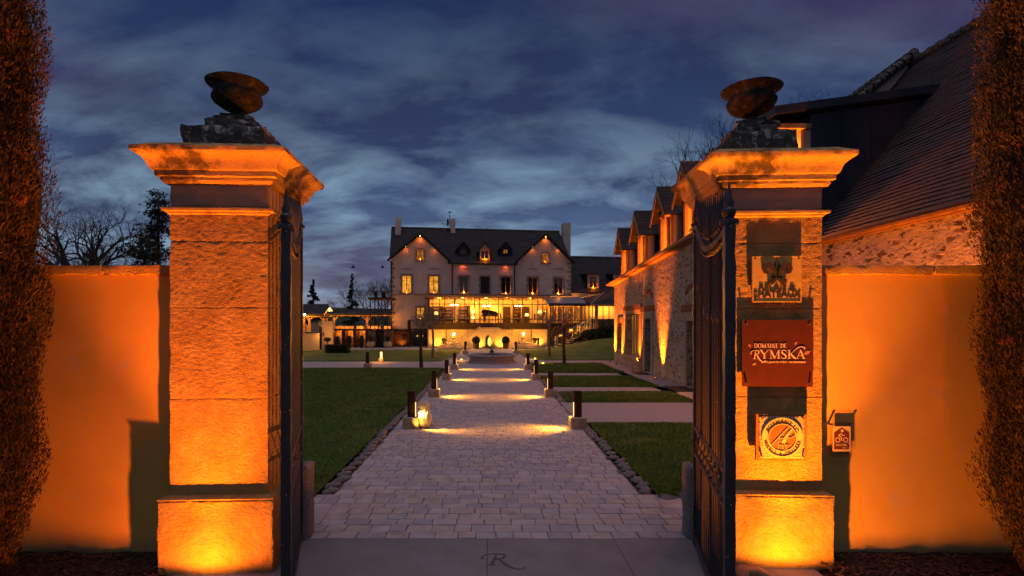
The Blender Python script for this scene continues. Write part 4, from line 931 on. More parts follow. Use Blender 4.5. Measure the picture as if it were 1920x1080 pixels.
# small recessed lights by the cross paths
for x, y, lb in ((865, 676, 'small round ground light left of the fountain'), (1003, 674, 'small round ground light right of the fountain, farther of two'), (1018, 683, 'small round ground light right of the fountain, nearer of two')):
    D = 2200 / (y - 605); t = thing('ground_light', lb, 'ground light', ((x - 917) / 1000 * D, D, .02), 0, 'small recessed lights round the fountain'); xf = t.matrix_basis
    mb = MB(xf); mb.lathe((0, 0, 0), [(.10, -.03), (.10, .03), (.08, .04)], 14, cap=False); mb.build('rim', 'chrome', t); mb = MB(xf); mb.ball((0, 0, .03), .07, 10, 0, (1, 1, .6)); mb.build('lens', 'bulb_soft', t)
    point('ground_light_glow', ((x - 917) / 1000 * D, D, .14), 1.2, AMBER, .05, t)
# ------------------------------------------------------------------ the manor
TH8 = R(8.2); OX = -9.225
MX = Matrix.Translation((OX, 50, 0)) @ Matrix.Rotation(TH8, 4, 'Z')
cT, sT = math.cos(TH8), math.sin(TH8)
def fu(x, v=0):
    a = (x - 917) / 1000; return (a * (50 + v * cT) - OX + v * sT) / (cT - a * sT)
def fz(x, y, v=0): return CH + (605 - y) / 1000 * (50 + fu(x, v) * sT + v * cT)
def F(x, y, v=0): return (fu(x, v), fz(x, y, v))
def wp(x, y, v=0): return MX @ Vector((fu(x, v), v, fz(x, y, v)))
house = thing('manor_house', 'pale rendered manor with twin gables and dark tiled roof', 'house'); house.matrix_basis = MX
UR = fu(1070.5); ZE = 8.12
gl = (fu(787.5), 10.45); gr = (fu(1022), fz(1022, 443))
outer = [(0, 0), (UR, 0), (UR, ZE + .05), gr, (fu(970), ZE), (fu(839), ZE), gl, (0, ZE)]
def rect(x0, x1, y0, y1, v=0): return [(fu(x0, v), fz(x0, y1, v)), (fu(x1, v), fz(x0, y1, v)), (fu(x1, v), fz(x0, y0, v)), (fu(x0, v), fz(x0, y0, v))]
WIN = [(753.5, 771.5, 516, 549.5, 'lit'), (804.5, 822.3, 517, 549.5, 'lit'), (861, 878, 518, 550, 'glow'), (901, 917.5, 519, 550.5, 'shut'), (939.5, 957.5, 519, 551, 'glow'), (990.5, 1007.5, 520, 551.5, 'glow'), (1039, 1055.5, 521, 552, 'glow')]
holes = [rect(a, b, c, d) for a, b, c, d, m_ in WIN]
gab = []
for a, b, c, cs, d in ((781, 795, 466, 469.5, 487.5), (1016, 1029.5, 473, 476.5, 492.5)):
    q = rect(a, b, cs, d); gab.append([q[0], q[1], q[2], ((q[2][0] + q[3][0]) / 2, fz(a, c)), q[3]])
gw = rect(781, 796, 576, 598)
mb = MB(MX); mb.wall(outer, holes + gab + [gw], 0, .18, 0, 1)
mb.quad((0, 0, 0), (0, 9.4, 0), (0, 9.4, ZE), (0, 0, ZE)); mb.quad((UR, 0, 0), (UR, 9.4, 0), (UR, 9.4, ZE), (UR, 0, ZE)); mb.quad((0, 9.4, 0), (UR, 9.4, 0), (UR, 9.4, ZE), (0, 9.4, ZE))
RV, RZ = 4.7, 11.95
mb.face(mb.vs([(0, 0, ZE), (0, RV, RZ - .1), (0, 9.4, ZE)])); mb.face(mb.vs([(UR, 0, ZE), (UR, RV, RZ - .1), (UR, 9.4, ZE)]))
mb.build('wall', ['plaster', 'stone_trim'], house)
# stone basement storey left of the terrace, cornice band, quoins, relief arches
mb = MB(MX); mb.box(.02, fu(803), -.07, -.003, 0, 1.62); mb.build('basement_wall', 'rubble_dark', house)
mb = MB(MX); mb.box(-.06, UR + .04, -.13, -.003, 4.80, 4.93); mb.build('string_course', 'stone_trim', house)
for u_ in (0, UR):
    mb = MB(MX); z = 1.7 if u_ == 0 else 4.95; i = 0
    while z < 7.9:
        wd = .42 if i % 2 else .26
        mb.box(u_ - .02 if u_ == 0 else u_ - wd, u_ + wd if u_ == 0 else u_ + .02, -.03, -.003, z, z + .26); z += .42; i += 1
    mb.build('quoins', 'stone_trim', house)
for a, b in ((762, 0), (813, 0), (870, 0), (909, 0), (948, 0), (998, 0), (1048, 0)):
    u0 = fu(a); zz_ = fz(a, 505); mb = MB(MX)
    mb.ribbon([(u0 - .5 + i * .1, zz_ + .10 * math.sin(math.pi * i / 10), .07) for i in range(11)], -.035, -.003); mb.build('relief_arch', 'stone_trim', house)
def window(parent, xf, q, mode, y=.10, bars=True, sill=True, surround='stone_trim', point_top=None, quoin=True, e=1.0, sw=.11):
    x0, x1, z0, z1 = q; fr = 'black' if mode == 'shut' else 'wood_frame'
    mb = MB(xf); t_ = .055
    mb.box(x0 + .002, x0 + t_, y, y + .06, z0 + .002, z1 - .002); mb.box(x1 - t_, x1 - .002, y, y + .06, z0 + .002, z1 - .002); mb.box(x0 + t_, x1 - t_, y, y + .06, z0 + .002, z0 + t_ + .02); mb.box(x0 + t_, x1 - t_, y, y + .06, z1 - t_, z1 - .002)
    cx = (x0 + x1) / 2
    mb.box(cx - .035, cx + .035, y - .01, y + .05, z0 + t_ + .021, z1 - t_)
    if bars: zb = z0 + (z1 - z0) * .68; mb.box(x0 + t_, cx - .035, y + .005, y + .045, zb, zb + .03); mb.box(cx + .035, x1 - t_, y + .005, y + .045, zb, zb + .03)
    w_ = mb.build('window', fr, parent)
    mb = MB(xf); mb.quad((x0, y + .03, z0), (x1, y + .03, z0), (x1, y + .03, z1), (x0, y + .03, z1))
    pane = {'lit': 'lit_room', 'dim': 'lit_room_dim', 'glow': 'glass_dark', 'shut': 'iron_far', 'dark': 'glass_dark'}[mode]
    mb.build('pane', pane, w_)
    if mode in ('glow', 'dark'):
        mb = MB(xf); mb.quad((x0, y + .12, z0), (x1, y + .12, z0), (x1, y + .12, z1), (x0, y + .12, z1)); mb.build('curtain', 'black', w_)
    if surround:
        mb = MB(xf); yy0, yy1 = -.045, -.004
        mb.box(x0 - sw, x0 - .001, yy0, yy1, z0, z1); mb.box(x1 + .001, x1 + sw, yy0, yy1, z0, z1); mb.box(x0 - sw - .03, x1 + sw + .03, yy0 - .01, yy1, z1 + .001, z1 + .15)
        if quoin:
            for zq_ in (.08, .48, .86):
                for s_ in (-1, 1):
                    xa, xb = (x0 - sw - .09, x0 - sw - .001) if s_ < 0 else (x1 + sw + .001, x1 + sw + .09); zz_ = z0 + (z1 - z0) * zq_; mb.box(xa, xb, yy0, yy1, zz_ - .11, zz_ + .11)
        mb.build('surround', surround, w_)
        mb = MB(xf); mb.box(x0 - sw - .05, x1 + sw + .05, -.10, -.003, z0 - .11, z0 - .002); mb.build('sill', surround, w_)
    if mode in ('glow', 'lit') and e > 0:
        mb = MB(xf); mb.lathe((cx, y - .06, z0 + .002), [(.03, 0), (.03, .03), (.015, .035)], 8); mb.build('sill_lamp', 'bulb_soft', w_)
        point('sill_light', xf @ Vector((cx, y - .075, z0 + .10)), 2.2 * e, (1, .27, .03), .02, w_.parent if w_.parent.parent is None else w_.parent)
    return w_
for (a, b, c, d, mode) in WIN:
    q = rect(a, b, c, d); window(house, MX, (q[0][0], q[1][0], q[0][1], q[2][1]), mode, e=(.4 if mode == 'lit' else 1.5))
window(house, MX, (gw[0][0], gw[1][0], gw[0][1], gw[2][1]), 'lit', quoin=False, e=.12)
for g_ in gab:
    x0, x1 = g_[0][0], g_[1][0]; z0, z1, za = g_[0][1], g_[2][1], g_[3][1]; mid = (x0 + x1) / 2
    mb = MB(MX); mb.box(x0 + .002, x0 + .05, .10, .16, z0, z1); mb.box(x1 - .05, x1 - .002, .10, .16, z0, z1); mb.box(mid - .03, mid + .03, .09, .15, z0, za - .05); mb.box(x0 + .05, x1 - .05, .10, .15, z0 + .001, z0 + .06); mb.box(x0 + .05, x1 - .05, .105, .15, z1 - .12, z1 - .08); w_ = mb.build('gable_window', 'wood_frame', house)
    mb = MB(MX); mb.face(mb.vs([(x, .13, z) for x, z in g_])); mb.build('pane', 'lit_room_dim', w_)
    mb = MB(MX)
    for (p0, p1) in (((x0, z0), (x0, z1)), ((x0, z1), (mid, za)), ((mid, za), (x1, z1)), ((x1, z1), (x1, z0))):
        mb.ribbon([(p0[0] + (-.06 if p0[0] < mid else .06 if p0[0] > mid else 0), p0[1] + (.05 if p0[1] >= z1 else 0), .12), (p1[0] + (-.06 if p1[0] < mid else .06 if p1[0] > mid else 0), p1[1] + (.05 if p1[1] >= z1 else 0), .12)], -.05, -.003)
    mb.box(x0 - .2, x1 + .2, -.09, -.003, z0 - .12, z0 - .002); mb.build('surround', 'stone_trim', w_)
    point('gable_light', MX @ Vector((mid, .03, z0 + .10)), 3.0, ORANGE, .02, house)
# roof
rf = MB(MX); EV, EZ = -.32, ZE - .25
for (ua_, ub_, va_) in ((-.12, fu(839) + .02, .20), (fu(839) + .021, fu(970) - .021, EV), (fu(970) - .02, UR + .12, .20)):
    za_ = EZ + (RZ - EZ) * (va_ - EV) / (RV - EV); rf.slab([(ua_, va_, za_), (ub_, va_, za_), (ub_, RV, RZ), (ua_, RV, RZ)], .12)
rf.slab([(-.12, 9.8, EZ), (-.12, RV, RZ + .003), (UR + .12, RV, RZ + .003), (UR + .12, 9.8, EZ)], .12)
roof = rf.build('roof', 'tiles', house)
def gable_roof(ul, ua, za, ur, zl, name='gable_roof'):
    sl = (RZ - EZ) / (RV - EV); mb = MB(MX)
    vb = EV + (za + .1 - EZ) / sl; vl = EV + (zl - EZ) / sl + .1
    mb.slab([(ul, -.38, zl), (ua, -.38, za + .14), (ua, vb + .1, za + .14), (ul, vl + .2, zl)][::-1], .09); mb.slab([(ua, -.38, za + .142), (ur, -.38, zl), (ur, vl + .2, zl), (ua, vb + .1, za + .142)][::-1], .09)
    mb.build(name, 'tiles', house)
    mb = MB(MX)
    for (x0, z0), (x1, z1) in (((ul, zl - .13), (ua, za + .01)), ((ua, za + .01), (ur, zl - .13))): mb.ribbon([(x0, z0 + .05, .10), (x1, z1 + .05, .10)], -.42, -.385)
    mb.build('barge_board', 'wood_dark', house)
gable_roof(-.28, gl[0], gl[1], fu(839) + .25, ZE - .12); gable_roof(fu(970) - .25, gr[0], gr[1], UR + .28, ZE - .12)
mb = MB(MX); u = -.1
while u < UR + .1:
    mb.lathe((0, 0, 0), [(0, 0)], 3, cap=False) if False else None
    mb.tube([(u, RV, RZ + .0), (u + .30, RV, RZ + .0)], [.13, .10], 7); u += .30
mb.build('ridge_tiles', 'stone_dark', house)
def chimney(x, v, y0, y1, wpx, parent, hw=None):
    u_ = fu(x, v); zt = fz(x, y1, v); zb = fz(x, y0, v); hw = fu(x + wpx, v) - u_
    c_ = MB(MX); c_.rbox(u_ - hw, u_ + hw, v - .45, v + .45, zb, zt, .3, .01, .01); ch = c_.build('chimney', 'plaster', parent)
    m2 = MB(MX); m2.box(u_ - hw - .05, u_ + hw + .05, v - .5, v + .5, zt + .001, zt + .13); m2.box(u_ - hw + .02, u_ + hw - .02, v - .4, v + .4, zt + .131, zt + .22); m2.build('cap', 'stone_dark', ch)
    m3 = MB(MX); m3.lathe((u_, v, zt + .22), [(.13, 0), (.12, .3), (.14, .34)], 10); m3.build('chimney_pot', 'stone_dark', ch)
chimney(746.5, 4.0, 445, 410.5, 5.3, roof); chimney(849, 4.5, 443, 411.5, 4.3, roof); chimney(1061, 3.9, 486, 419, 6.8, roof)
# satellite dish and mast
t = thing('satellite_mast', 'thin roof mast with satellite dish beside the middle chimney', 'satellite dish', MX @ Vector((fu(843, 4.7), 4.7, RZ))); xf = t.matrix_basis
mb = MB(xf); mb.tube([(0, 0, -.05), (0, 0, 1.75)], .03, 6); mb.tube([(-.05, 0, .25), (-.7, -.2, .5)], .02, 4); mb.build('mast', 'iron_far', t)
mb = MB(xf); mb.ball((-.18, -.05, .68), .42, 14, 0, (.28, .8, 1)); mb.build('dish', 'zinc', t, smooth=True); mb = MB(xf); mb.ball((-.75, -.2, .52), .07, 6); mb.build('receiver', 'iron_far', t)
mb = MB(xf); mb.ball((.02, 0, 1.76), .2, 12, 0, (1.1, .9, .28)); mb.build('disc_antenna', 'iron_far', t)
# downpipes, gutter
for x_ in (847.8, 964.6):
    mb = MB(MX); u_ = fu(x_); mb.tube([(u_, -.09, 4.6), (u_, -.09, ZE - .3)], .055, 8); mb.build('downpipe', 'iron_far', house)
mb = MB(MX); mb.tube([(.05, -.09, .2), (.05, -.09, ZE - .2), (-.25, -.25, ZE - .12)], .055, 8); mb.build('downpipe', 'iron_far', house)
mb = MB(MX); mb.tube([(fu(839) + .3, EV - .04, EZ - .05), (fu(970) - .3, EV - .04, EZ - .05)], .07, 8); mb.build('gutter', 'iron_far', house)
def dormer(parent, xf, cx, yf, z0, w_, hw, hr, dep, mode='glow', over=.22, oz=0, roofm='tiles', side='wood_dark', tiled=False, e=1.2, name='dormer', post=.09):
    """small gabled dormer: front at y=yf, sill level z0, wall height hw, roof rise hr"""
    M_ = xf @ Matrix.Translation((cx, yf, z0)); h2 = w_ / 2
    mb = MB(M_); q = (-h2 + post, h2 - post, .12, hw - .06)
    mb.wall([(-h2, 0), (h2, 0), (h2, hw), (0, hw + hr), (-h2, hw)], [[(q[0], q[2]), (q[1], q[2]), (q[1], q[3]), (q[0], q[3])]], 0, .12)
    d_ = mb.build(name, 'tan_panel' if not tiled else side, parent)
    M2 = M_
    mb = MB(M2); mb.box(-h2 + .01, -h2 + .05, .121, dep, 0, hw - .01); mb.box(h2 - .05, h2 - .01, .121, dep, 0, hw - .01); mb.build('cheeks', side, d_)
    mb = MB(M2); ex = .18; k = hr / h2
    mb.slab([(-h2 - ex, -over, hw - ex * k), (0, -over, hw + hr + .08), (0, dep + hr * .6, hw + hr + .08), (-h2 - ex, dep, hw - ex * k)][::-1], .06); mb.slab([(0, -over, hw + hr + .082), (h2 + ex, -over, hw - ex * k), (h2 + ex, dep, hw - ex * k), (0, dep + hr * .6, hw + hr + .082)][::-1], .06)
    mb.build('dormer_roof', roofm, d_)
    x0, x1, zz0, zz1 = q
    mb = MB(M2); mb.box(x0, x0 + .05, .06, .11, zz0, zz1); mb.box(x1 - .05, x1, .06, .11, zz0, zz1); mb.box(x0 + .05, x1 - .05, .06, .11, zz0, zz0 + .06); mb.box(x0 + .05, x1 - .05, .06, .11, zz1 - .05, zz1); mb.box(-.03, .03, .05, .10, zz0 + .06, zz1 - .05); mb.build('dormer_window', 'wood_frame', d_)
    mb = MB(M2); mb.quad((x0, .1, zz0), (x1, .1, zz0), (x1, .1, zz1), (x0, .1, zz1)); mb.build('pane', 'lit_room_dim' if mode == 'lit' else 'glass_dark', d_)
    if mode != 'lit': mb = MB(M2); mb.quad((x0, .118, zz0), (x1, .118, zz0), (x1, .118, zz1), (x0, .118, zz1)); mb.build('curtain', 'black', d_)
    if e > 0: point('dormer_light', M2 @ Vector((0, -.06, .16)), 3 * e, ORANGE, .03, parent)
    return d_
dormer(house, MX, fu(909.2, 0), -.02, fz(909, 488, 0), fu(918.5) - fu(900), 1.0, .62, 2.4, 'glow', e=1.6, side='stone_trim')
for x_, mode in ((868.7, 'dark'), (947.8, 'lit')):
    dormer(house, MX, fu(x_, .75), .75, fz(x_, 478, .75), 1.05, .62, .55, 1.7, mode, .12, e=0, side='tiles', tiled=True, post=.28)
# warm downlights under the central eaves
for x_ in (868, 948):
    spot('eaves_light', MX @ Vector((fu(x_), -.28, ZE - .42)), MX @ Vector((fu(x_), .1, ZE - 1.3)), 5, (1, .14, .02), 150, 1, .03, None, house)
for g_, dx in ((gl, 1.3), (gr, 1.25)):
    for ox, oz in ((0, -.12), (-dx * 1.05, -1.15), (dx * 1.05, -1.15)):
        mb = MB(MX); mb.ball((g_[0] + ox, -.30, g_[1] + oz + .02), .05, 8); mb.build('eaves_lamp', 'bulb_soft', house)
        spot('eaves_light', MX @ Vector((g_[0] + ox, -.30, g_[1] + oz - .06)), MX @ Vector((g_[0] + ox * .9, .15, g_[1] + oz - 1.0)), 7 if ox == 0 else 3, ORANGE, 140, 1, .02, None, house)

# ------------------------------------------------------------------ right wing
wing = thing('wing_building', 'lower dark roofed wing with pale wall, joined to the right of the manor', 'building'); wing.matrix_basis = MX
u0, u1 = UR + .01, UR + 9; v0 = .6
ze = fz(1100, 546, v0); zr = fz(1100, 482, 4.8)
mb = MB(MX); mb.wall([(u0, 0), (u1, 0), (u1, ze), (u0, ze)], [], v0, .2); mb.build('wall', 'plaster', wing)
mb = MB(MX); mb.slab([(u0 + .02, v0 - .3, ze - .12), (u1, v0 - .3, ze - .12), (u1, 4.8, zr), (u0 + .02, 4.8, zr)], .12); mb.slab([(u0 + .02, 9.2, ze - .1), (u0 + .02, 4.8, zr + .002), (u1, 4.8, zr + .002), (u1, 9.2, ze - .1)], .12); mb.build('roof', 'tiles', wing)
mb = MB(MX); u = u0
while u < u1: mb.tube([(u, 4.8, zr), (u + .3, 4.8, zr)], [.12, .09], 7); u += .3
mb.build('ridge_tiles', 'stone_dark', wing)
for x_ in (1113, 1162):
    M_ = MX @ Matrix.Translation((fu(x_, v0), v0 + .05, fz(x_, 541, v0)))
    mb = MB(M_); h2 = .60; H_ = 1.42; mb.wall([(-h2, 0), (h2, 0), (h2, H_), (-h2, H_)], [[(-.40, .12), (.40, .12), (.40, 1.25), (-.40, 1.25)]], 0, .15); d_ = mb.build('dormer', 'tan_panel', wing)
    mb = MB(M_); mb.box(-.59, -.55, .151, 1.6, 0, H_ - .01); mb.box(.55, .59, .151, 1.6, 0, H_ - .01); mb.build('cheeks', 'zinc', d_)
    mb = MB(M_); mb.slab([(-.80, -.25, H_ + .02), (.80, -.25, H_ + .02), (.80, 1.9, H_ + .22), (-.80, 1.9, H_ + .22)], .06); mb.build('dormer_roof', 'zinc', d_)
    mb = MB(M_); mb.box(-.40, -.34, .05, .11, .12, 1.25); mb.box(.34, .40, .05, .11, .12, 1.25); mb.box(-.34, .34, .05, .11, 1.18, 1.25); mb.box(-.03, .03, .04, .10, .12, 1.18); mb.box(-.34, -.03, .055, .10, .86, .90); mb.box(.03, .34, .055, .10, .86, .90); mb.build('dormer_window', 'wood_frame', d_)
    mb = MB(M_); mb.quad((-.4, .10, .12), (.4, .10, .12), (.4, .10, 1.25), (-.4, .10, 1.25)); mb.build('pane', 'glass_dark', d_); mb = MB(M_); mb.quad((-.4, .14, .12), (.4, .14, .12), (.4, .14, 1.25), (-.4, .14, 1.25)); mb.build('curtain', 'black', d_)
    point('dormer_light', M_ @ Vector((0, -.05, .18)), 4.5, ORANGE, .03, wing)

# ------------------------------------------------------------------ glasshouse on its terrace
VG = -4.0
gh = thing('glasshouse', 'long flat roofed glass dining room glowing gold in front of the manor', 'glasshouse'); gh.matrix_basis = MX
a0, a1 = fu(804, VG), fu(1026, VG); zf, zt = fz(920, 605.6, VG), fz(920, 560, VG)
zw = fz(920, 615.8, VG)
mb = MB(MX); mb.box(a0 - .22, a1 + .2, VG - .25, -.15, zt + .08, zt + .24, 0); mb.box(a0 - .22, a1 + .2, VG - .2, -.15, zt + .241, zt + .30); mb.build('roof', 'zinc', gh)
mb = MB(MX); mb.box(a0 - .24, a1 + .22, VG - .30, VG - .252, zt + .06, zt + .26); mb.build('fascia', 'wood', gh)
mb = MB(MX); mb.box(a0, a1, VG - .1, -.14, zw, zf); mb.build('floor_slab', 'wood_dark', gh)
MUL = [804.8, 811.5, 824.3, 833.5, 852.7, 871.2, 890.3, 899.4, 916.6, 934.4, 943.1, 961.8, 979.6, 997.8, 1007.3, 1017.5, 1025]
for i, x_ in enumerate(MUL):
    u_ = fu(x_, VG); hw = .045 if i in (0, 4, 6, 9, 12, 16) else .028
    mb = MB(MX); mb.box(u_ - hw, u_ + hw, VG - .04, VG + .05, zf + .001, zt + .08); mb.build('mullion', 'iron_far', gh)
for y_, nm in ((570.5, 'transom'), (598.5, 'rail')):
    mb = MB(MX); z = fz(920, y_, VG); mb.box(a0 + .05, a1 - .05, VG - .06, VG - .041, z - .035, z + .035); mb.build(nm, 'iron_far', gh)
for i in range(len(MUL) - 1):
    mb = MB(MX); mb.quad((fu(MUL[i], VG) + .03, VG, zf), (fu(MUL[i + 1], VG) - .03, VG, zf), (fu(MUL[i + 1], VG) - .03, VG, zt + .08), (fu(MUL[i], VG) + .03, VG, zt + .08)); mb.build('glass_pane', 'glass', gh)
mb = MB(MX); mb.box(a0 + .002, a0 + .06, VG + .06, -.16, zf, zt + .07); mb.build('end_panel', 'wood_dark', gh)
for u_ in (a1 - .01,):
    mb = MB(MX); mb.quad((u_, VG + .05, zf), (u_, -.15, zf), (u_, -.15, zt), (u_, VG + .05, zt)); mb.build('glass_pane', 'glass', gh)
# interior: lit back wall, ceiling beams, doorways
mb = MB(MX); mb.wall([(a0, zf), (a1, zf), (a1, zt + .07), (a0, zt + .07)], [], -.20, .03); mb.build('back_wall', 'plaster_cream', gh)
for i in range(14):
    u_ = a0 + .4 + i * (a1 - a0 - .8) / 13; mb = MB(MX); mb.box(u_ - .05, u_ + .05, VG + .1, -.21, zt - .02, zt + .075); mb.build('ceiling_beam', 'wood', gh)
for x0, x1, y0, mode in ((871, 882, 573, 'd'), (899.5, 921, 577, 'w'), (944, 957, 575, 'd'), (962, 977, 572, 's'), (981, 993, 575, 'd')):
    k_ = (fu(x0, -.2), fu(x1, -.2)); mb = MB(MX); mb.box(k_[0], k_[1], -.24, -.205, zf, fz(x0, y0, -.2)); mb.build('doorway', {'d': 'wood_dark', 'w': 'tan_panel', 's': 'wood'}[mode], gh)
for k_ in range(5):
    u_ = a0 + (a1 - a0) * (k_ + .5) / 5; point('ceiling_light', MX @ Vector((u_, -1.9, zt - .35)), 58, (1, .345, .03), .03, gh)
for x_, y_ in ((887, 583), (929, 582.5)):
    mb = MB(MX); mb.ball((fu(x_, -.35), -.35, fz(x_, y_ + 2, -.35)), .09, 8, 0, (1, .6, .5)); mb.build('wall_lamp', 'bulb', gh); point('wall_light', MX @ Vector((fu(x_, -.45), -.5, fz(x_, y_, -.4) + .1)), 16, AMBER, .04, gh)
def chandelier(x, y, v, lb):
    p_ = MX @ Vector((fu(x, v), v, fz(x, y, v))); t = thing('chandelier', lb, 'chandelier', p_, 0, 'chandeliers in the glasshouse'); xf = t.matrix_basis
    mb = MB(xf); mb.tube([(0, 0, .1), (0, 0, MX.translation.z + zt - p_.z)], .012, 5)
    for i in range(6): a = i * math.pi / 3; mb.tube([(0, 0, 0), (.16 * math.cos(a), .16 * math.sin(a), -.08), (.3 * math.cos(a), .3 * math.sin(a), .04)], .012, 4)
    mb.build('frame', 'bronze_dark', t); mb = MB(xf)
    for i in range(6): a = i * math.pi / 3; mb.ball((.3 * math.cos(a), .3 * math.sin(a), .09), .048, 6)
    mb.build('bulbs', 'bulb', t)
chandelier(851.5, 573.5, -2.2, 'lit chandelier above the shelves at the left of the glasshouse'); chandelier(912.3, 575.5, -2.2, 'lit chandelier above the piano in the glasshouse'); chandelier(972.5, 575.5, -2.2, 'lit chandelier nearest the right end of the glasshouse')
def cabinet(x0, x1, y0, lb, v=-.85):
    t = thing('bookcase', lb, 'bookcase', MX @ Vector(((fu(x0, v) + fu(x1, v)) / 2, v, zf)), TH8, 'shelf units in the glasshouse'); xf = t.matrix_basis; hw = (fu(x1, v) - fu(x0, v)) / 2; h = fz(x0, y0, v) - zf
    mb = MB(xf); mb.box(-hw, -hw + .04, 0, .34, 0, h); mb.box(hw - .04, hw, 0, .34, 0, h); mb.box(-hw + .04, hw - .04, .31, .34, 0, h); mb.build('carcass', 'wood_dark', t)
    n = 5
    for i in range(n + 1):
        mb = MB(xf); z = i * (h - .04) / n; mb.box(-hw + .041, hw - .041, .0, .309, z, z + .03); mb.build('shelf', 'wood_dark', t)
        if i < n: mb = MB(xf); mb.box(-hw + .08, hw - .2 * random.random() - .08, .08, .28, z + .031, z + .031 + h / n * random.uniform(.4, .7)); mb.build('books', 'book_dark', t)
cabinet(811, 832, 574, 'tall dark shelf unit at the far left inside the glasshouse'); cabinet(834, 850, 575, 'tall dark shelf unit under the left chandelier'); cabinet(861, 878, 574, 'tall dark shelf unit left of the wall lamps')
cabinet(963, 976, 573, 'shelf unit of bottles under the right chandelier')
# grand piano
t = thing('grand_piano', 'black grand piano with raised lid at the middle of the glasshouse', 'piano', MX @ Vector((fu(919, -2.0), -2.0, zf)), TH8); xf = t.matrix_basis
body = [(-.75, -.45), (-.75, .7), (-.2, .75), (.25, .45), (.7, .3), (.75, -.1), (.6, -.45)]
mb = MB(xf); a = mb.vs([(x, y, .62) for x, y in body]); b = mb.vs([(x, y, .90) for x, y in body]); mb.face(a[::-1]); mb.face(b)
for i in range(7): mb.face([a[i], a[(i + 1) % 7], b[(i + 1) % 7], b[i]])
mb.build('case', 'black', t)
mb = MB(xf); mb.slab([(-.75, .72, .93), (-.75, -.45, 1.28) , (.55, -.42, 1.08), (.7, .3, .93)], .02); mb.build('lid', 'black', t)
for lx, ly in ((-.62, -.35), (-.4, .55), (.5, -.1)): mb = MB(xf); mb.tube([(lx, ly, 0), (lx, ly, .62)], [.03, .06], 8); mb.build('leg', 'black', t)
def dining(x, v, lb, chairs=2):
    c_ = MX @ Vector((fu(x, v), v, zf)); t = thing('dining_table', lb, 'table', c_, TH8, 'small tables in the glasshouse'); xf = t.matrix_basis
    mb = MB(xf); mb.lathe((0, 0, .62), [(.36, 0), (.36, .03)], 16); mb.build('top', 'fabric', t); mb = MB(xf); mb.lathe((0, 0, 0), [(.2, 0), (.03, .05), (.03, .62)], 10); mb.build('pedestal', 'wood_dark', t)
    for s in (-1, 1)[:chairs]:
        t = thing('dining_chair', 'chair %s of the %s' % ('on the left side' if s < 0 else 'on the right side', lb), 'chair', c_ + Vector((s * .62 * cT, s * .62 * sT, 0)), TH8, 'chairs in the glasshouse'); xf = t.matrix_basis
        mb = MB(xf); mb.box(-.2, .2, -.2, .2, .38, .44); mb.build('seat', 'fabric', t); mb = MB(xf); mb.box(s * .2 - .03, s * .2 + .03, -.2, .2, .44, .85); mb.build('backrest', 'wood_dark', t)
        for lx in (-.17, .17):
            for ly in (-.17, .17): mb = MB(xf); mb.box(lx - .015, lx + .015, ly - .015, ly + .015, 0, .38); mb.build('leg', 'wood_dark', t)
for x_, v_, lb in ((829, -2.9, 'round table at the far left of the glasshouse'), (862, -3.0, 'round table left of the piano'), (955, -3.0, 'round table right of the piano'), (986, -2.8, 'round table near the right end of the glasshouse')): dining(x_, v_, lb)
for x_, y_, v_, lb in ((888, 597, -1.6, 'low lit table lamp left of the piano'), (818, 589, -2.0, 'lit table lamp at the far left of the glasshouse'), (1012, 586, -2.0, 'lit table lamp at the right end of the glasshouse'), (988, 592, -1.8, 'lit table lamp right of the bottle shelves')):
    p_ = MX @ Vector((fu(x_, v_), v_, zf)); h = fz(x_, y_, v_) - zf; t = thing('floor_lamp', lb, 'lamp', p_, 0, 'shaded lamps in the glasshouse'); xf = t.matrix_basis
    mb = MB(xf); mb.lathe((0, 0, 0), [(.14, 0), (.14, .02), (.015, .03), (.015, h)], 10); mb.build('stand', 'bronze_dark', t); mb = MB(xf); mb.lathe((0, 0, h - .05), [(.2, 0), (.12, .26)], 14, cap=False); mb.build('lamp_shade', 'bulb_soft', t)
    point('lamp_light', p_ + Vector((0, -.3, h + .1)), 6, AMBER, .08, t)
# terrace wall with double stair
VT = -4.05
tw = thing('terrace_wall', 'cream terrace retaining wall lit gold below the glasshouse', 'wall'); tw.matrix_basis = MX
mb = MB(MX); mb.box(fu(803.5, VT), fu(1026, VT), VT, -.15, 0, zw - .005); mb.build('wall', 'plaster_cream', tw)
mb = MB(MX); mb.box(fu(802.5, VT), fu(1027, VT), VT - .12, VT - .003, zw - .09, zw - .01); mb.build('coping', 'wood_dark', tw)
for x_ in (836.5, 996): mb = MB(MX); u_ = fu(x_, VT); mb.tube([(u_, VT - .06, 0), (u_, VT - .06, zw - .1)], .035, 6); mb.build('downpipe', 'iron_far', tw)
st = thing('double_staircase', 'stone double staircase with central arched niche below the glasshouse', 'staircase'); st.matrix_basis = MX
VC = -6.0
ul, ur = fu(901, VC), fu(935, VC); um = (ul + ur) / 2
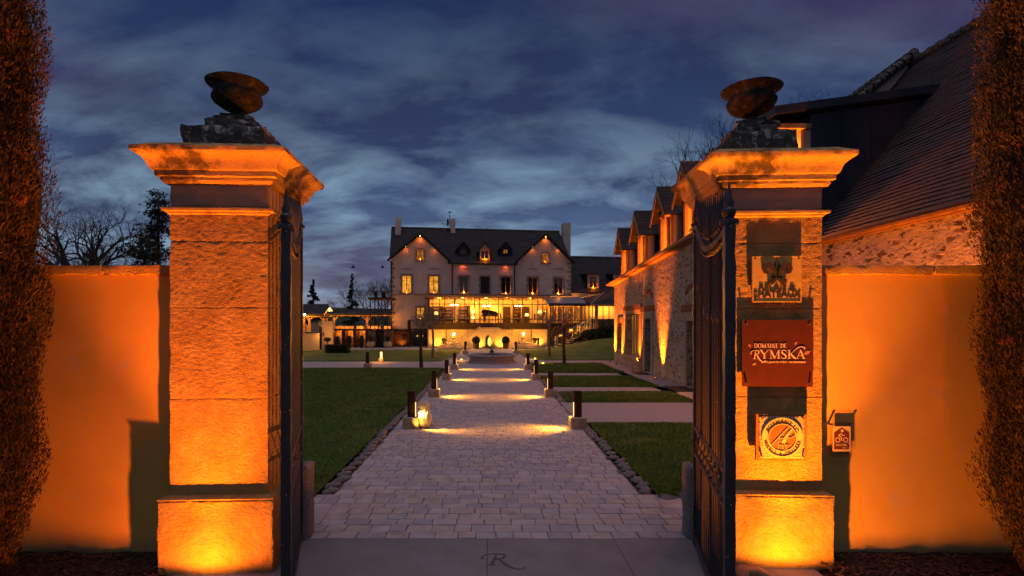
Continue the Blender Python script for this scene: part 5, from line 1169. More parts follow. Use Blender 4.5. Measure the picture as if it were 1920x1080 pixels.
# central pavilion with niche
ni = []; r_ = (fu(922, VC) - fu(910.5, VC)) / 2; cx = fu(916, VC)
for i in range(13): a = R(180 * i / 12); ni.append((cx + r_ * math.cos(a), .85 + r_ * 1.1 * math.sin(a)))
nich = [(cx - r_, .05), (cx + r_, .05)] + ni
mb = MB(MX); mb.wall([(ul, 0), (ur, 0), (ur, zw - .02), (ul, zw - .02)], [nich], VC, .5); mb.build('central_pier', 'plaster_cream', st); mb = MB(MX); mb.box(cx - r_ - .05, cx + r_ + .05, VC + .501, VC + .56, 0, 1.66); mb.build('niche_back', 'rubble_dark', st)
for u_ in (ul, ur - .001): pass
mb = MB(MX); mb.box(ul - .05, ur + .05, VC - .06, VT - .01, zw - .018, zw + .10); mb.build('landing', 'stone_block', st)
nst = 9
for s, xa, xb, nm in ((-1, 901, 866, 'left'), (1, 935, 973, 'right')):
    U0, U1 = fu(xa, VC), fu(xb, VC); mb = MB(MX)
    for i in range(nst):
        ua = U0 + (U1 - U0) * i / nst; ub = U0 + (U1 - U0) * (i + 1) / nst; z1 = (zw - .02) * (1 - (i + .5) / (nst)) ; x0_, x1_ = sorted((ua, ub))
        mb.box(x0_, x1_ - .001, VC + .16, VT - .02, 0, z1)
    mb.build('steps', 'stone_block', st)
    mb = MB(MX); q = [(U0, 0), (U1 + s * .2, 0), (U1 + s * .2, .38), (U0, zw + .05)]
    if s < 0: q = q[::-1]
    mb.poly(q, VC, VC + .15); mb.build('parapet_wall', 'plaster_cream', st)
    mb = MB(MX); mb.slab([(U0, VC - .03, zw + .13), (U1 + s * .24, VC - .03, .46), (U1 + s * .24, VC + .19, .46), (U0, VC + .19, zw + .13)], .08); mb.build('parapet_coping', 'stone_block', st)
    # rails
    for k_ in range(3):
        mb = MB(MX); dz = .28 + .22 * k_; mb.tube([(U0, VC + .08, zw + .10 + dz), (U1, VC + .08, .46 + dz)], .014, 5); mb.build('handrail', 'rust_iron', st)
    for k_ in range(4):
        mb = MB(MX); f_ = k_ / 3; mb.tube([(U0 + (U1 - U0) * f_, VC + .08, (zw + .10) * (1 - f_) + .46 * f_), (U0 + (U1 - U0) * f_, VC + .08, (zw + .10) * (1 - f_) + .46 * f_ + .76)], .018, 5); mb.build('baluster', 'rust_iron', st)
    # lower flight, broad stone steps facing the garden
    s0, s1 = (fu(818.5, -6.3), fu(880, -6.3)) if s < 0 else (fu(957, -6.3), fu(1017, -6.3))
    for k_ in range(4):
        ins = k_ * .28; mb = MB(MX); mb.rbox(s0 + ins, s1 - ins, -7.2 + k_ * .30, VT - .01 if k_ == 3 else -6.9 + k_ * .30 - .002, .0 if k_ == 0 else .0, .125 * (k_ + 1), .3, .006, .01, seed=k_)
        mb.build('broad_step', 'stone_block', st)
mb = MB(MX)
for z_ in (.35, .62, .9):
    mb.tube([(ul, VC, zw + .1 + z_), (ur, VC, zw + .1 + z_)], .016, 5)
for i in range(7): u_ = ul + (ur - ul) * i / 6; mb.tube([(u_, VC, zw + .09), (u_, VC, zw + 1.0)], .016, 5)
mb.build('balcony_railing', 'iron_far', st)
# glowing glass flame sculpture in the niche
t = thing('glass_sculpture', 'glowing yellow green lattice sculpture in the arched niche', 'sculpture', MX @ Vector((fu(918, VC - .25), VC - .25, 0))); xf = t.matrix_basis
mb = MB(xf); mb.lathe((0, 0, 0), [(.10, 0), (.10, .12), (.04, .18)], 12); mb.build('pedestal', 'stone_dark', t)
emit('green_glow', (.85, .75, .10), 2.4); mb = MB(xf); mb.lathe((0, 0, .18), [(.03, 0), (.13, .14), (.18, .34), (.15, .58), (.07, .78), (.01, .9)], 14, cap=False); mb.build('glass_core', 'green_glow', t)
mb = MB(xf)
for i in range(7):
    for d_ in (-1, 1): mb.tube([(r * 1.06 * math.cos(i * .9 + d_ * z * 2.2), r * 1.06 * math.sin(i * .9 + d_ * z * 2.2), .18 + z) for r, z in ((.05, .02), (.13, .14), (.18, .34), (.15, .58), (.07, .78), (.02, .9))], .010, 4)
mb.build('lattice', 'iron_far', t)
# potted box balls
def potted_ball(x, lb):
    t = thing('potted_box_ball', lb, 'potted plant', MX @ Vector((fu(x, -6.6), -6.6, 0)), 0, 'clipped ball shrubs in pots by the staircase'); xf = t.matrix_basis
    mb = MB(xf); mb.lathe((0, 0, 0), [(.20, 0), (.22, .05), (.28, .40), (.31, .42), (.31, .47), (.27, .47), (.26, .42)], 18); mb.build('pot', 'terracotta', t, smooth='auto')
    mb = MB(xf); mb.ball((0, 0, .72), .31, 18, 0, (1, 1, .93), .15); mb.build('foliage', 'bush', t)
    n = 2500; d = rng.normal(0, 1, (n, 3)); d /= np.linalg.norm(d, axis=1)[:, None]; C_ = np.array(t.matrix_basis.translation) + np.array([0, 0, .72]); P = C_ + d * rng.uniform(.27, .35, n)[:, None]
    a = rng.normal(0, 1, (n, 3)) * .022; b = rng.normal(0, 1, (n, 3)) * .022; o = fast_mesh('leaves', np.stack([P - a, P + b, P + a], 1).reshape(-1, 3), 3, ['bush'], t)
potted_ball(892.8, 'clipped ball shrub in a pot, left of the arched niche'); potted_ball(948.5, 'clipped ball shrub in a pot, right of the arched niche')
def pier_lamp(x, lb):
    p_ = MX @ Vector((fu(x, -6.5), -6.5, 0)); t = thing('pier_lamp', lb, 'lamp', p_, TH8, 'bright lamps on stone piers'); xf = t.matrix_basis
    mb = MB(xf); mb.rbox(-.15, .15, -.15, .15, .4, .95, .08, .006, .01); mb.rbox(-.19, .19, -.19, .19, .951, 1.02, .08, .004, .01); mb.box(-.2, .2, -.2, .2, 0, .4); mb.build('pier', 'stone_block', t, smooth='auto')
    mb = MB(xf); mb.lathe((0, 0, 1.02), [(.09, 0), (.05, .03), (.05, .12), (.10, .14)], 10); mb.build('lamp_base', 'iron_far', t)
    mb = MB(xf); mb.ball((0, 0, 1.25), .10, 12); mb.build('globe', 'bulb', t, smooth=True); point('pier_light', p_ + Vector((0, -.3, 1.35)), 55, (1, .40, .03), .05, t); point('pier_light', p_ + Vector((0, .6, 1.35)), 55, (1, .40, .03), .05, t)
pier_lamp(851, 'bright globe lamp on a stone pier left of the staircase'); pier_lamp(981.5, 'bright globe lamp on a stone pier right of the staircase')
for x_, lb in ((819, 'bright ground uplight at the left end of the terrace wall'), (1011.5, 'bright ground uplight at the right end of the terrace wall'), (900, 'ground uplight behind the left potted ball'), (939, 'ground uplight behind the right potted ball')):
    v_ = VT - .35 if x_ in (819, 1011.5) else VC - .3
    p_ = MX @ Vector((fu(x_, v_), v_, .02)); q_ = MX @ Vector((fu(x_, v_), v_ + .3, 1.6)); uplight(tuple(p_), tuple(q_), 70 if x_ in (819, 1011.5) else 70, (1, .36, .02), 140, lb)
for x_, lb in ((833, 'small shrub in a low pot left of the left broad steps'), (1002.5, 'small shrub in a low pot right of the right broad steps')):
    p_ = MX @ Vector((fu(x_, -5.2), -5.2, .38)); t = thing('potted_shrub', lb, 'potted plant', p_, 0, 'low potted shrubs on the steps'); xf = t.matrix_basis
    mb = MB(xf); mb.lathe((0, 0, 0), [(.13, 0), (.18, .22)], 12); mb.build('pot', 'terracotta', t); mb = MB(xf); mb.ball((0, 0, .36), .2, 10, 0, (1.2, 1, .8), .5); mb.build('foliage', 'bush', t)

# ------------------------------------------------------------------ verandah right of the glasshouse
ve = thing('glass_verandah', 'lower glazed verandah with pale zinc roof, right of the main glasshouse', 'verandah'); ve.matrix_basis = MX
VV = -2.8; b0, b1 = fu(1027, VV), fu(1103, VV); zvt = fz(1060, 574, VV); zvf = fz(1060, 606, VV)
zr0 = fz(1060, 547, 0)
mb = MB(MX); mb.slab([(b0, VV - .25, zvt + .12), (b1 + .1, VV - .25, zvt + .12), (b1 + .1, -.15, 4.70), (b0, -.15, 4.70)], .08); mb.build('roof', 'zinc_pale', ve)
mb = MB(MX); mb.box(b0, b1 + .1, VV - .30, VV - .255, zvt + .0, zvt + .26); mb.build('fascia', 'zinc', ve)
VM = [1027.5, 1031.5, 1048, 1057, 1073.5, 1089.5, 1097, 1103]
for x_ in VM: mb = MB(MX); u_ = fu(x_, VV); mb.box(u_ - .03, u_ + .03, VV - .03, VV + .04, .9, zvt); mb.build('mullion', 'iron_far', ve)
mb = MB(MX); z = fz(1060, 601, VV); mb.box(b0, b1, VV - .05, VV - .031, z - .03, z + .03); mb.box(b0, b1, VV - .05, VV - .031, zvf - .1, zvf); mb.build('rail', 'iron_far', ve)
for i in range(len(VM) - 1): mb = MB(MX); mb.quad((fu(VM[i], VV) + .03, VV, .95), (fu(VM[i + 1], VV) - .03, VV, .95), (fu(VM[i + 1], VV) - .03, VV, zvt), (fu(VM[i], VV) + .03, VV, zvt)); mb.build('glass_pane', 'glass', ve)
mb = MB(MX); mb.box(b0, b1, VV + .05, -.16, zvf - .25, zvf - .05); mb.build('floor', 'wood_dark', ve)
mb = MB(MX); mb.box(b0, b1, -.22, -.16, zvf - .04, zvt + .3); mb.build('back_wall', 'plaster_cream', ve)
mb = MB(MX); mb.box(b0, b1 + .6, VV, VV + .3, 0, 1.35); mb.build('base_wall', 'rubble_dark', ve)
for x_ in (1037, 1052, 1066, 1082, 1094):
    mb = MB(MX); u_ = fu(x_, VV + .8); 
    mb.ribbon([(u_ - .3 + i * .06, zvf + .9, .001) for i in range(3)], VV + .8, VV + .805) if False else None
    for k_ in range(6): mb.tube([(u_ - .35 + k_ * .12, VV + .6 + .05 * (k_ % 2), zvf), (u_ - .35 + k_ * .12, VV + .6 + .05 * (k_ % 2), zvt)], .055, 6)
    mb.build('curtain', 'fabric', ve)
    point('verandah_light', MX @ Vector((u_ + .3, VV + 1.7, zvt - .5)), 34, (1, .34, .03), .04, ve)
# corner building with hipped roof further right
hp = thing('corner_pavilion', 'glazed pavilion with dark hipped roof between verandah and stone wing', 'pavilion'); hp.matrix_basis = MX
c0, c1 = b1 + .12, b1 + 7; VH = -3.6; zh = fz(1120, 572, VH)
mb = MB(MX); mb.slab([(c0 - .2, VH - .3, zh + .05), (c1, VH - .3, zh + .05), (c1, .3, zh + 2.2), (c0 + 2.6, .3, zh + 1.35)], .1); mb.slab([(c0 - .2, VH - .3, zh + .052), (c0 + 2.6, .3, zh + 1.352), (c0 - .2, .3, zh + .7)], .1); mb.build('roof', 'tiles', hp)
mb = MB(MX); mb.box(c0 - .22, c1, VH - .36, VH - .31, zh - .10, zh + .10); mb.build('fascia', 'wood', hp)
mb = MB(MX); mb.slab([(c0 - .18, VH - .3, zh + .12), (c0 + 2.62, .3, zh + 1.42), (c0 + 2.5, .3, zh + 1.44), (c0 - .30, VH - .3, zh + .14)], .05); mb.build('hip_flashing', 'zinc_pale', hp)
mb = MB(MX); u_ = fu(1119, VH); mb.box(u_ - .13, u_ + .13, VH - .02, VH + .2, .6, zh); mb.build('post', 'wood', hp)
for x_ in (1106, 1111, 1131, 1142, 1153): mb = MB(MX); u_ = fu(x_, VH); mb.box(u_ - .03, u_ + .03, VH, VH + .06, 1.9, zh); mb.build('mullion', 'wood_dark', hp)
mb = MB(MX); mb.box(c0, c1, VH + .3, VH + .5, 0, fz(1130, 598, VH)); mb.build('base_wall', 'rubble_dark', hp)
mb = MB(MX); mb.box(c0, c1, VH + 1.7, VH + 1.8, 1.8, zh); mb.build('back_wall', 'plaster_cream', hp)
for x_ in (1112, 1126, 1137, 1148): point('pavilion_light', MX @ Vector((fu(x_, VH + .9), VH + .9, zh - .35)), 30, (1, .40, .05), .08, hp)
spot('post_light', MX @ Vector((fu(1119, VH), VH - .5, .9)), MX @ Vector((fu(1119, VH), VH, 3)), 12, ORANGE, 60, 1, .02, None, hp)
# garden steps with rails on the bank
gs = thing('garden_staircase', 'dark open stair with thin lit rails climbing the bank right of the terrace', 'staircase')
A_ = Vector(W(1043, 651, 44.0)); B_ = Vector(W(1111, 613, 47.0)); n = 10
for i in range(n):
    c_ = A_.lerp(B_, (i + .5) / n); mb = MB(); mb.box(c_.x - .28, c_.x + .28, c_.y - .6, c_.y + .6, c_.z - .05, c_.z); mb.build('tread', 'stone_block', gs)
for dy in (-.62, .62):
    mb = MB(); o_ = Vector((0, dy, 0)); mb.tube([A_ + o_ + Vector((-.3, 0, -.1)), B_ + o_ + Vector((.3, 0, -.1))], .07, 6); mb.build('stringer', 'iron_far', gs)
    for k_ in range(3): mb = MB(); dz = Vector((0, 0, .35 + .25 * k_)); mb.tube([A_ + o_ + dz, B_ + o_ + dz, B_ + o_ + dz + Vector((1.2, .3, 0))], .018, 5); mb.build('handrail', 'chrome' if k_ == 2 else 'rust_iron', gs)
    for k_ in range(6): mb = MB(); c_ = A_.lerp(B_, k_ / 5) + o_; mb.tube([c_, c_ + Vector((0, 0, .88))], .022, 5); mb.build('baluster', 'chrome', gs)
for k_ in range(3): c_ = A_.lerp(B_, .2 + .3 * k_); point('stair_light', c_ + Vector((0, -.7, .35)), 5, AMBER, .04, gs)
# shrubs on the bank
def shrub(p_, r, lb, grp, seed, n=1500, mat_='bush', squash=.8):
    rg = np.random.default_rng(seed); t = thing('shrub', lb, 'shrub', p_, 0, grp); mb = MB(t.matrix_basis); mb.ball((0, 0, r * .45), r * .72, 12, 0, (1, 1, squash), .6); mb.build('inner_foliage', mat_, t)
    d = rg.normal(0, 1, (n, 3)); d /= np.linalg.norm(d, axis=1)[:, None]; k_ = np.array([1 + .35 * noise.noise(Vector(q) * 2.1 + Vector((seed, 0, 0))) for q in d]); P = np.array(p_) + np.array([0, 0, r * .45]) + d * (r * k_ * rg.uniform(.72, 1.05, n))[:, None] * np.array([1, 1, squash]); P[:, 2] = np.maximum(P[:, 2], p_[2])
    s_ = .05 * (r / .5) ** .3; a = rg.normal(0, 1, (n, 3)) * s_; b = rg.normal(0, 1, (n, 3)) * s_; fast_mesh('leaves', np.stack([P - a, P + b, P + a], 1).reshape(-1, 3), 3, [mat_], t); return t
for i, (x_, y_, r_, lb) in enumerate(((1080, 631, .55, 'round dark shrub beside the foot of the garden stair'), (1119, 632, .75, 'dark shrub on the bank below the pavilion post'), (1133, 628, .8, 'dark shrub on the bank, middle of the row under the pavilion'), (1148, 625, .85, 'dark shrub on the bank next to the stone wing'), (1104, 625, .5, 'small dark shrub at the top of the garden stair'))):
    p_ = Vector(W(x_, y_, 45.5)); p_.z = max(.1, p_.z - .3); shrub(tuple(p_), r_, lb, 'dark shrubs on the right bank', i + 3)
mb = MB(); c_ = Vector(W(1050, 628, 45.4)); M_ = Matrix.Translation(c_) @ Matrix.Rotation(R(90), 4, 'X'); mb = MB(M_); mb.lathe((0, 0, 0), [(.75, 0), (.75, .15), (.0, .16)], 28, cap=False); o = mb.build('wooden_disc', 'wood_red'); tag(o, 'large round brown timber disc leaning on the wall behind the garden stair', 'disc')
# ------------------------------------------------------------------ stone wing on the right (rubble wall with wall dormers)
AO = Vector((7.18, 30.6, 0)); AN = Vector((6.72, 16.6, 0)); AD = (AN - AO).normalized(); AL = (AN - AO).length
XA = Matrix.Translation(AO) @ Matrix.Rotation(math.atan2(AD.y, AD.x), 4, 'Z')
def au(x): a = (x - 917) / 1000; return (a * AO.y - AO.x) / (AD.x - a * AD.y)
def az(x, y): return CH + (605 - y) / 1000 * (AO.y + au(x) * AD.y)
aw = thing('stone_wing', 'long rubble stone wing with gabled dormers and glowing uplit wall', 'building'); aw.matrix_basis = XA
ez = lambda u: 4.54 + .0424 * u
def arect(x0, x1, ya, yb, xr=None):
    xr = xr or (x0 + x1) / 2; return [(au(x0), az(xr, yb)), (au(x1), az(xr, yb)), (au(x1), az(xr, ya)), (au(x0), az(xr, ya))]
slit = arect(1159.7, 1166.5, 606, 661); wbig = arect(1174.5, 1199, 588, 668, 1186); dr1 = arect(1209.5, 1221, 597, 704, 1215); dr2 = arect(1288, 1310, 602, 728, 1299)
slit[0] = (slit[0][0], .75); slit[1] = (slit[1][0], .75)
for q in (dr1, dr2): q[0] = (q[0][0], .03); q[1] = (q[1][0], .03)
mb = MB(XA); mb.wall([(0, -.05), (AL, -.05), (AL, ez(AL)), (0, ez(0))], [slit, wbig, dr1, dr2], 0, .38)
mb.build('wall', 'rubble', aw)
RX, RH = 6.3, 10.45
mb = MB(XA); mb.face(mb.vs([(AL, .01, -.05), (AL, 12.6, -.05), (AL, 12.6, ez(AL)), (AL, RX, RH - .15), (AL, .01, ez(AL))])); mb.build('gable_wall', 'plaster', aw); mb = MB(XA); mb.face(mb.vs([(0, .01, -.05), (0, 12.6, -.05), (0, 12.6, ez(0)), (0, RX, RH - .75), (0, .01, ez(0))])); mb.build('gable_wall', 'plaster', aw)
mb = MB(XA); mb.slab([(-.25, -.28, ez(0) - .10), (AL + .2, -.28, ez(AL) - .10), (AL + .2, RX, RH), (-.25, RX, RH - .6)], .12); mb.slab([(-.25, 12.8, ez(0)), (-.25, RX, RH - .598), (AL + .2, RX, RH + .002), (AL + .2, 12.8, ez(AL))], .12); aroof = mb.build('roof', 'tiles', aw)
mb = MB(XA)
for i in range(30):
    f_ = (i + .5) / 30; c_ = Vector((AL + .17, -.28 + (RX + .28) * f_, ez(AL) - .1 + (RH - ez(AL) + .1) * f_ + .03)); d_ = Vector((0, RX + .28, RH - ez(AL) + .1)).normalized(); mb.tube([c_ - d_ * .12, c_ + d_ * .12], [.12, .085], 7)
mb.build('verge_tiles', 'stone_dark', aw)
mb = MB(XA); x = 0
while x < AL: mb.tube([(x, RX, RH - .6 + .6 * x / AL + .02), (x + .3, RX, RH - .6 + .6 * (x + .3) / AL + .02)], [.11, .14], 7); x += .3
mb.build('ridge_tiles', 'stone_dark', aw)
mb = MB(XA); mb.tube([(-.3, -.35, ez(0) - .16), (AL + .1, -.35, ez(AL) - .16)], .075, 8); mb.build('gutter', 'wood', aw)
mb = MB(XA); mb.slab([(-.2, -.27, ez(0) - .24), (AL, -.27, ez(AL) - .24), (AL, -.003, ez(AL) - .24), (-.2, -.003, ez(0) - .24)][::-1], .04); mb.build('soffit', 'wood', aw)
# wall dormers, lit from their sills
for yc in (27.85, 24.3, 20.6, 17.75):
    u_ = AO.y - yc; z0 = ez(u_) - .12; sc_ = 1.0
    M_ = XA @ Matrix.Translation((u_, .06, z0)); w_ = 1.45; h2 = w_ / 2; hw = 1.62; hr = .82
    mb = MB(M_); mb.wall([(-h2, 0), (h2, 0), (h2, hw), (0, hw + hr), (-h2, hw)], [[(-h2 + .16, .12), (h2 - .16, .12), (h2 - .16, hw - .08), (-h2 + .16, hw - .08)]], 0, .3, 0); d_ = mb.build('dormer', 'tan_panel', aw)
    for s in (-1, 1): mb = MB(M_); q = sorted((s * (h2 - .06), s * h2)); mb.box(q[0], q[1], .301, 2.6, .0, hw - .02); mb.build('cheek', 'zinc', d_)
    for s in (-1, 1): mb = MB(M_); q = sorted((s * (h2 - .16), s * (h2 + .02))); mb.box(q[0], q[1], -.10, -.003, -.0, hw - .1); mb.build('corner_post', 'wood', d_)
    mb = MB(M_); k_ = hr / h2; ex = .26; ov = .42
    mb.slab([(-h2 - ex, -ov, hw - ex * k_), (0, -ov, hw + hr + .1), (0, 3.6, hw + hr + .1), (-h2 - ex, 2.5, hw - ex * k_)][::-1], .07); mb.slab([(0, -ov, hw + hr + .102), (h2 + ex, -ov, hw - ex * k_), (h2 + ex, 2.5, hw - ex * k_), (0, 3.6, hw + hr + .102)][::-1], .07); mb.build('dormer_roof', 'tiles', d_)
    mb = MB(M_)
    for s in (-1, 1): mb.ribbon([(s * (h2 + ex), hw - ex * k_ - .10, .16), (0, hw + hr - .02, .16)], -ov - .03, -ov - .002)
    mb.box(-h2 - .05, h2 + .05, -.16, -.105, hw - .12, hw); mb.build('barge_board', 'wood', d_)
    mb = MB(M_); z_ = hw + hr + .12; mb.tube([(0, -ov, z_), (0, 3.5, z_)], .07, 7); mb.build('ridge_tiles', 'stone_dark', d_)
    mb = MB(M_); x0, x1 = -h2 + .16, h2 - .16; mb.box(x0, x0 + .06, .12, .18, .12, hw - .08); mb.box(x1 - .06, x1, .12, .18, .12, hw - .08); mb.box(-.03, .03, .11, .17, .12, hw - .08); mb.build('dormer_window', 'wood_red', d_)
    mb = MB(M_); mb.quad((x0, .19, .12), (x1, .19, .12), (x1, .19, hw - .08), (x0, .19, hw - .08)); mb.build('pane', 'glass_dark', d_); mb = MB(M_); mb.quad((x0, .28, .12), (x1, .28, .12), (x1, .28, hw - .08), (x0, .28, hw - .08)); mb.build('curtain', 'black', d_)
    mb = MB(M_); mb.box(-.06, .06, -.2, -.08, .0, .05); mb.build('sill_lamp', 'bulb_soft', d_)
    point('dormer_light', M_ @ Vector((0, -.18, .16)), 14, (1, .19, .008), .04, aw); point('dormer_light', M_ @ Vector((0, -.22, .95)), 5, (1, .19, .008), .04, aw)
def frame(mb, q, wd, y0, y1, top=True):
    (x0, z0), (x1, _), (_, z1), _2 = q; mb.box(x0 - wd, x0 - .001, y0, y1, z0, z1); mb.box(x1 + .001, x1 + wd, y0, y1, z0, z1)
    if top: mb.box(x0 - wd, x1 + wd, y0, y1, z1 + .001, z1 + wd)
# narrow opening, big window, doors
(x0, z0), (x1, _), (_, z1), _2 = slit
mb = MB(XA); mb.box(x0, x1, .28, .34, z0, z1); w_ = mb.build('narrow_window', 'wood_red', aw); mb = MB(XA); frame(mb, slit, .30, -.02, -.003); mb.build('brick_surround', 'brick', w_)
(x0, z0), (x1, _), (_, z1), _2 = wbig
mb = MB(XA)
for i in range(6): x = x0 + (x1 - x0) * i / 5; mb.box(max(x0, x - .04), min(x1, x + .04), .24, .30, z0, z1)
mb.box(x0, x1, .235, .31, z0, z0 + .08); mb.box(x0, x1, .235, .31, z1 - .08, z1); w_ = mb.build('window', 'tan_panel', aw)
mb = MB(XA); mb.quad((x0, .29, z0), (x1, .29, z0), (x1, .29, z1), (x0, .29, z1)); mb.build('pane', 'lit_room_dim', w_)
mb = MB(XA); mb.box(x0 - .12, x1 + .12, -.10, -.003, z0 - .12, z0 - .001); mb.build('sill', 'stone_block', w_)
mb = MB(XA); mb.box(x0 - .26, x0 - .001, -.02, -.003, z0, z1 + .01); mb.box(x1 + .001, x1 + .45, -.02, -.003, z0 - .7, z1 + .01); mb.build('brick_surround', 'brick', w_)
mb = MB(XA); mb.box(x0 - .3, x1 + .35, -.06, -.003, z1 + .011, z1 + .16); mb.build('timber_lintel', 'tan_panel', w_); mb = MB(XA); mb.box(x0 - .45, x1 + .5, -.08, -.003, z1 + .161, z1 + .40); mb.build('brick_lintel', 'brick_band', w_)
for q, nm in ((dr1, 1), (dr2, 2)):
    (x0, z0), (x1, _), (_, z1), _2 = q
    mb = MB(XA); c_ = (x0 + x1) / 2; mb.box(x0, x1, .26, .32, z0, z1); d_ = mb.build('door', 'wood_dark', aw)
    mb = MB(XA); mb.box(c_ - .04, c_ + .04, .22, .258, z0, z1); mb.box(x0, x0 + .09, .22, .258, z0, z1); mb.box(x1 - .09, x1, .22, .258, z0, z1); mb.box(x0 + .09, x1 - .09, .22, .258, z1 - .09, z1); mb.build('door_frame', 'iron_far', d_)
    mb = MB(XA); mb.box(x0 - .26, x0 - .001, -.03, -.002, z0, z1); mb.box(x1 + .001, x1 + .26, -.03, -.002, z0, z1); mb.box(x0 - .30, x1 + .30, -.04, -.002, z1 + .001, z1 + .30); mb.build('stone_surround', 'stone_block', d_)
    mb = MB(XA); mb.box(x0 - .5, x1 + .5, -.05, -.002, z1 + .301, z1 + .55); mb.build('brick_lintel', 'brick_band', d_)
    mb = MB(XA); mb.tube([(c_ + .1, .2, 1.0), (c_ + .1, .2, 1.25)], .015, 6); mb.build('handle', 'chrome', d_)
    mb = MB(XA); n = 12; mb.ribbon([(c_ - .7 + 1.4 * i / n, z1 + .95 + .24 * math.sin(math.pi * i / n), .17) for i in range(n + 1)], -.03, -.002); mb.build('relief_arch', 'brick_band', aw)
(x0, z0), (x1, _), (_, z1), _2 = dr2
mb = MB(XA); mb.box((x0 + x1) / 2 + .15, x1 - .12, .245, .2585, .3, z1 - .2); mb.build('glazed_panel', 'lit_room_dim', d_); spot('door_light', XA @ Vector(((x0 + x1) / 2 + .3, -.15, 2.0)), XA @ Vector(((x0 + x1) / 2 + 1.0, -1.3, 0)), 40, AMBER, 70, 1, .05, None, aw)
for x_, hh, e_, sz in ((1153.6, .0, 330, 50), (1167, 0, 330, 50), (1199.5, 0, 260, 48), (1243, 0, 230, 50)):
    u_ = max(.12, au(x_)); p_ = XA @ Vector((u_, -.30, .02)); q_ = XA @ Vector((u_, .02, 2.6))
    t = uplight(tuple(p_), tuple(q_), e_ * 5, (1, .19, .006), sz, {1153.6: 'ground uplight at the far corner of the rubble stone wing', 1167: 'ground uplight between narrow window and big window of the stone wing', 1199.5: 'ground uplight between big window and first door of the stone wing', 1243: 'ground uplight midway between the two doors of the stone wing'}[x_], None, 1)
mb = MB(XA); c_ = (au(1226.5), az(1226.5, 634)); mb.box(c_[0] - .10, c_[0] + .10, -.02, -.004, c_[1] - .10, c_[1] + .10); o = mb.build('wall_plate', 'sign_white'); tag(o, 'small pale yellow plate on the rubble wall right of the first door', 'wall plate')
mb = MB(XA); mb.box(dr2[0][0] - .1, dr2[1][0] + .1, -.75, -.1, -.012, .02); o = mb.build('doormat', 'black'); tag(o, 'dark doormat before the nearer double door of the stone wing', 'doormat')
mb = MB(XA); mb.box(dr1[0][0] - .1, dr1[1][0] + .1, -.6, -.1, -.012, .02); o = mb.build('doormat', 'black'); tag(o, 'dark doormat before the farther single door of the stone wing', 'doormat')

# ------------------------------------------------------------------ nearer building on the right, behind the garden wall
bb = thing('roadside_building', 'near stone building with steep tiled roof and zinc clad dormer, behind the right wall', 'building')
BX, BE, BR, BH, Y0, Y1 = 8.4, 4.5, 13.0, 10.07, 4.5, 16.45
mb = MB(); mb.quad((BX, Y0, -.05), (BX, Y1, -.05), (BX, Y1, BE), (BX, Y0, BE)); mb.face(mb.vs([(BX, Y1, -.05), (17.6, Y1, -.05), (17.6, Y1, BE), (BR, Y1, BH - .1), (BX, Y1, BE)])); mb.face(mb.vs([(BX, Y0, -.05), (17.6, Y0, -.05), (17.6, Y0, BE), (BR, Y0, BH - .1), (BX, Y0, BE)])); mb.quad((17.6, Y0, 0), (17.6, Y1, 0), (17.6, Y1, BE), (17.6, Y0, BE)); mb.build('wall', 'rubble_b', bb)
sl = Vector((BR - BX, 0, BH - BE)); Ls = sl.length; sd = sl.normalized(); nrm = Vector((-sd.z, 0, sd.x)); nc = 56; cw = (Ls + .35) / nc
mb = MB(); ns = 36
for c in range(nc):
    s0 = -.35 + c * cw; s1 = s0 + cw * 1.18
    lo = []; hi = []; bt = []
    for k_ in range(ns + 1):
        y = Y0 - .2 + (Y1 + .15 - Y0 + .2) * k_ / ns; wv = .014 * noise.noise(Vector((y * 1.3, c * .7, 3))) + .02 * noise.noise(Vector((y * .35, c * .12, 9)))
        p0 = Vector((BX, y, BE)) + sd * (s0 + wv * .5) + nrm * (.075 + wv); p1 = Vector((BX, y, BE)) + sd * s1 + nrm * (.045 + wv); lo.append(p0); hi.append(p1); bt.append(p0 - nrm * .045)
    a = mb.vs(lo); b = mb.vs(hi); d = mb.vs(bt)
    for k_ in range(ns): mb.face([a[k_], a[k_ + 1], b[k_ + 1], b[k_]]); mb.face([d[k_], d[k_ + 1], a[k_ + 1], a[k_]])
mb.slab([(BX - .02, Y0 - .2, BE + .01), (BX - .02, Y1 + .15, BE + .01), (BR, Y1 + .15, BH + .01), (BR, Y0 - .2, BH + .01)][::-1], .05)
mb.slab([(BR, Y0 - .2, BH + .04), (17.8, Y0 - .2, BE), (17.8, Y1 + .1, BE), (BR, Y1 + .1, BH + .04)][::-1], .06)
broof = mb.build('roof', 'tiles_near', bb, recalc=True)
mb = MB(); y = Y0
while y < Y1: mb.tube([(BR, y, BH + .10), (BR, y + .36, BH + .10)], [.16, .12], 9); y += .36
mb.build('ridge_tiles', 'stone_dark', bb)
mb = MB(); mb.ball((BX + sd.x * 1.1, 9.9, BE + sd.z * 1.1 + .12), .09, 8, 0, (1, 1.3, .7)); mb.build('roof_vent', 'stone_dark', bb)
mb = MB(); mb.tube([(BX - .32, Y0, BE - .30), (BX - .32, Y1, BE - .30)], .085, 10); mb.build('gutter', 'wood_red', bb)
mb = MB(); mb.box(BX - .12, BX - .002, Y0, Y1, BE - .35, BE - .1); mb.build('eaves_board', 'wood_red', bb)
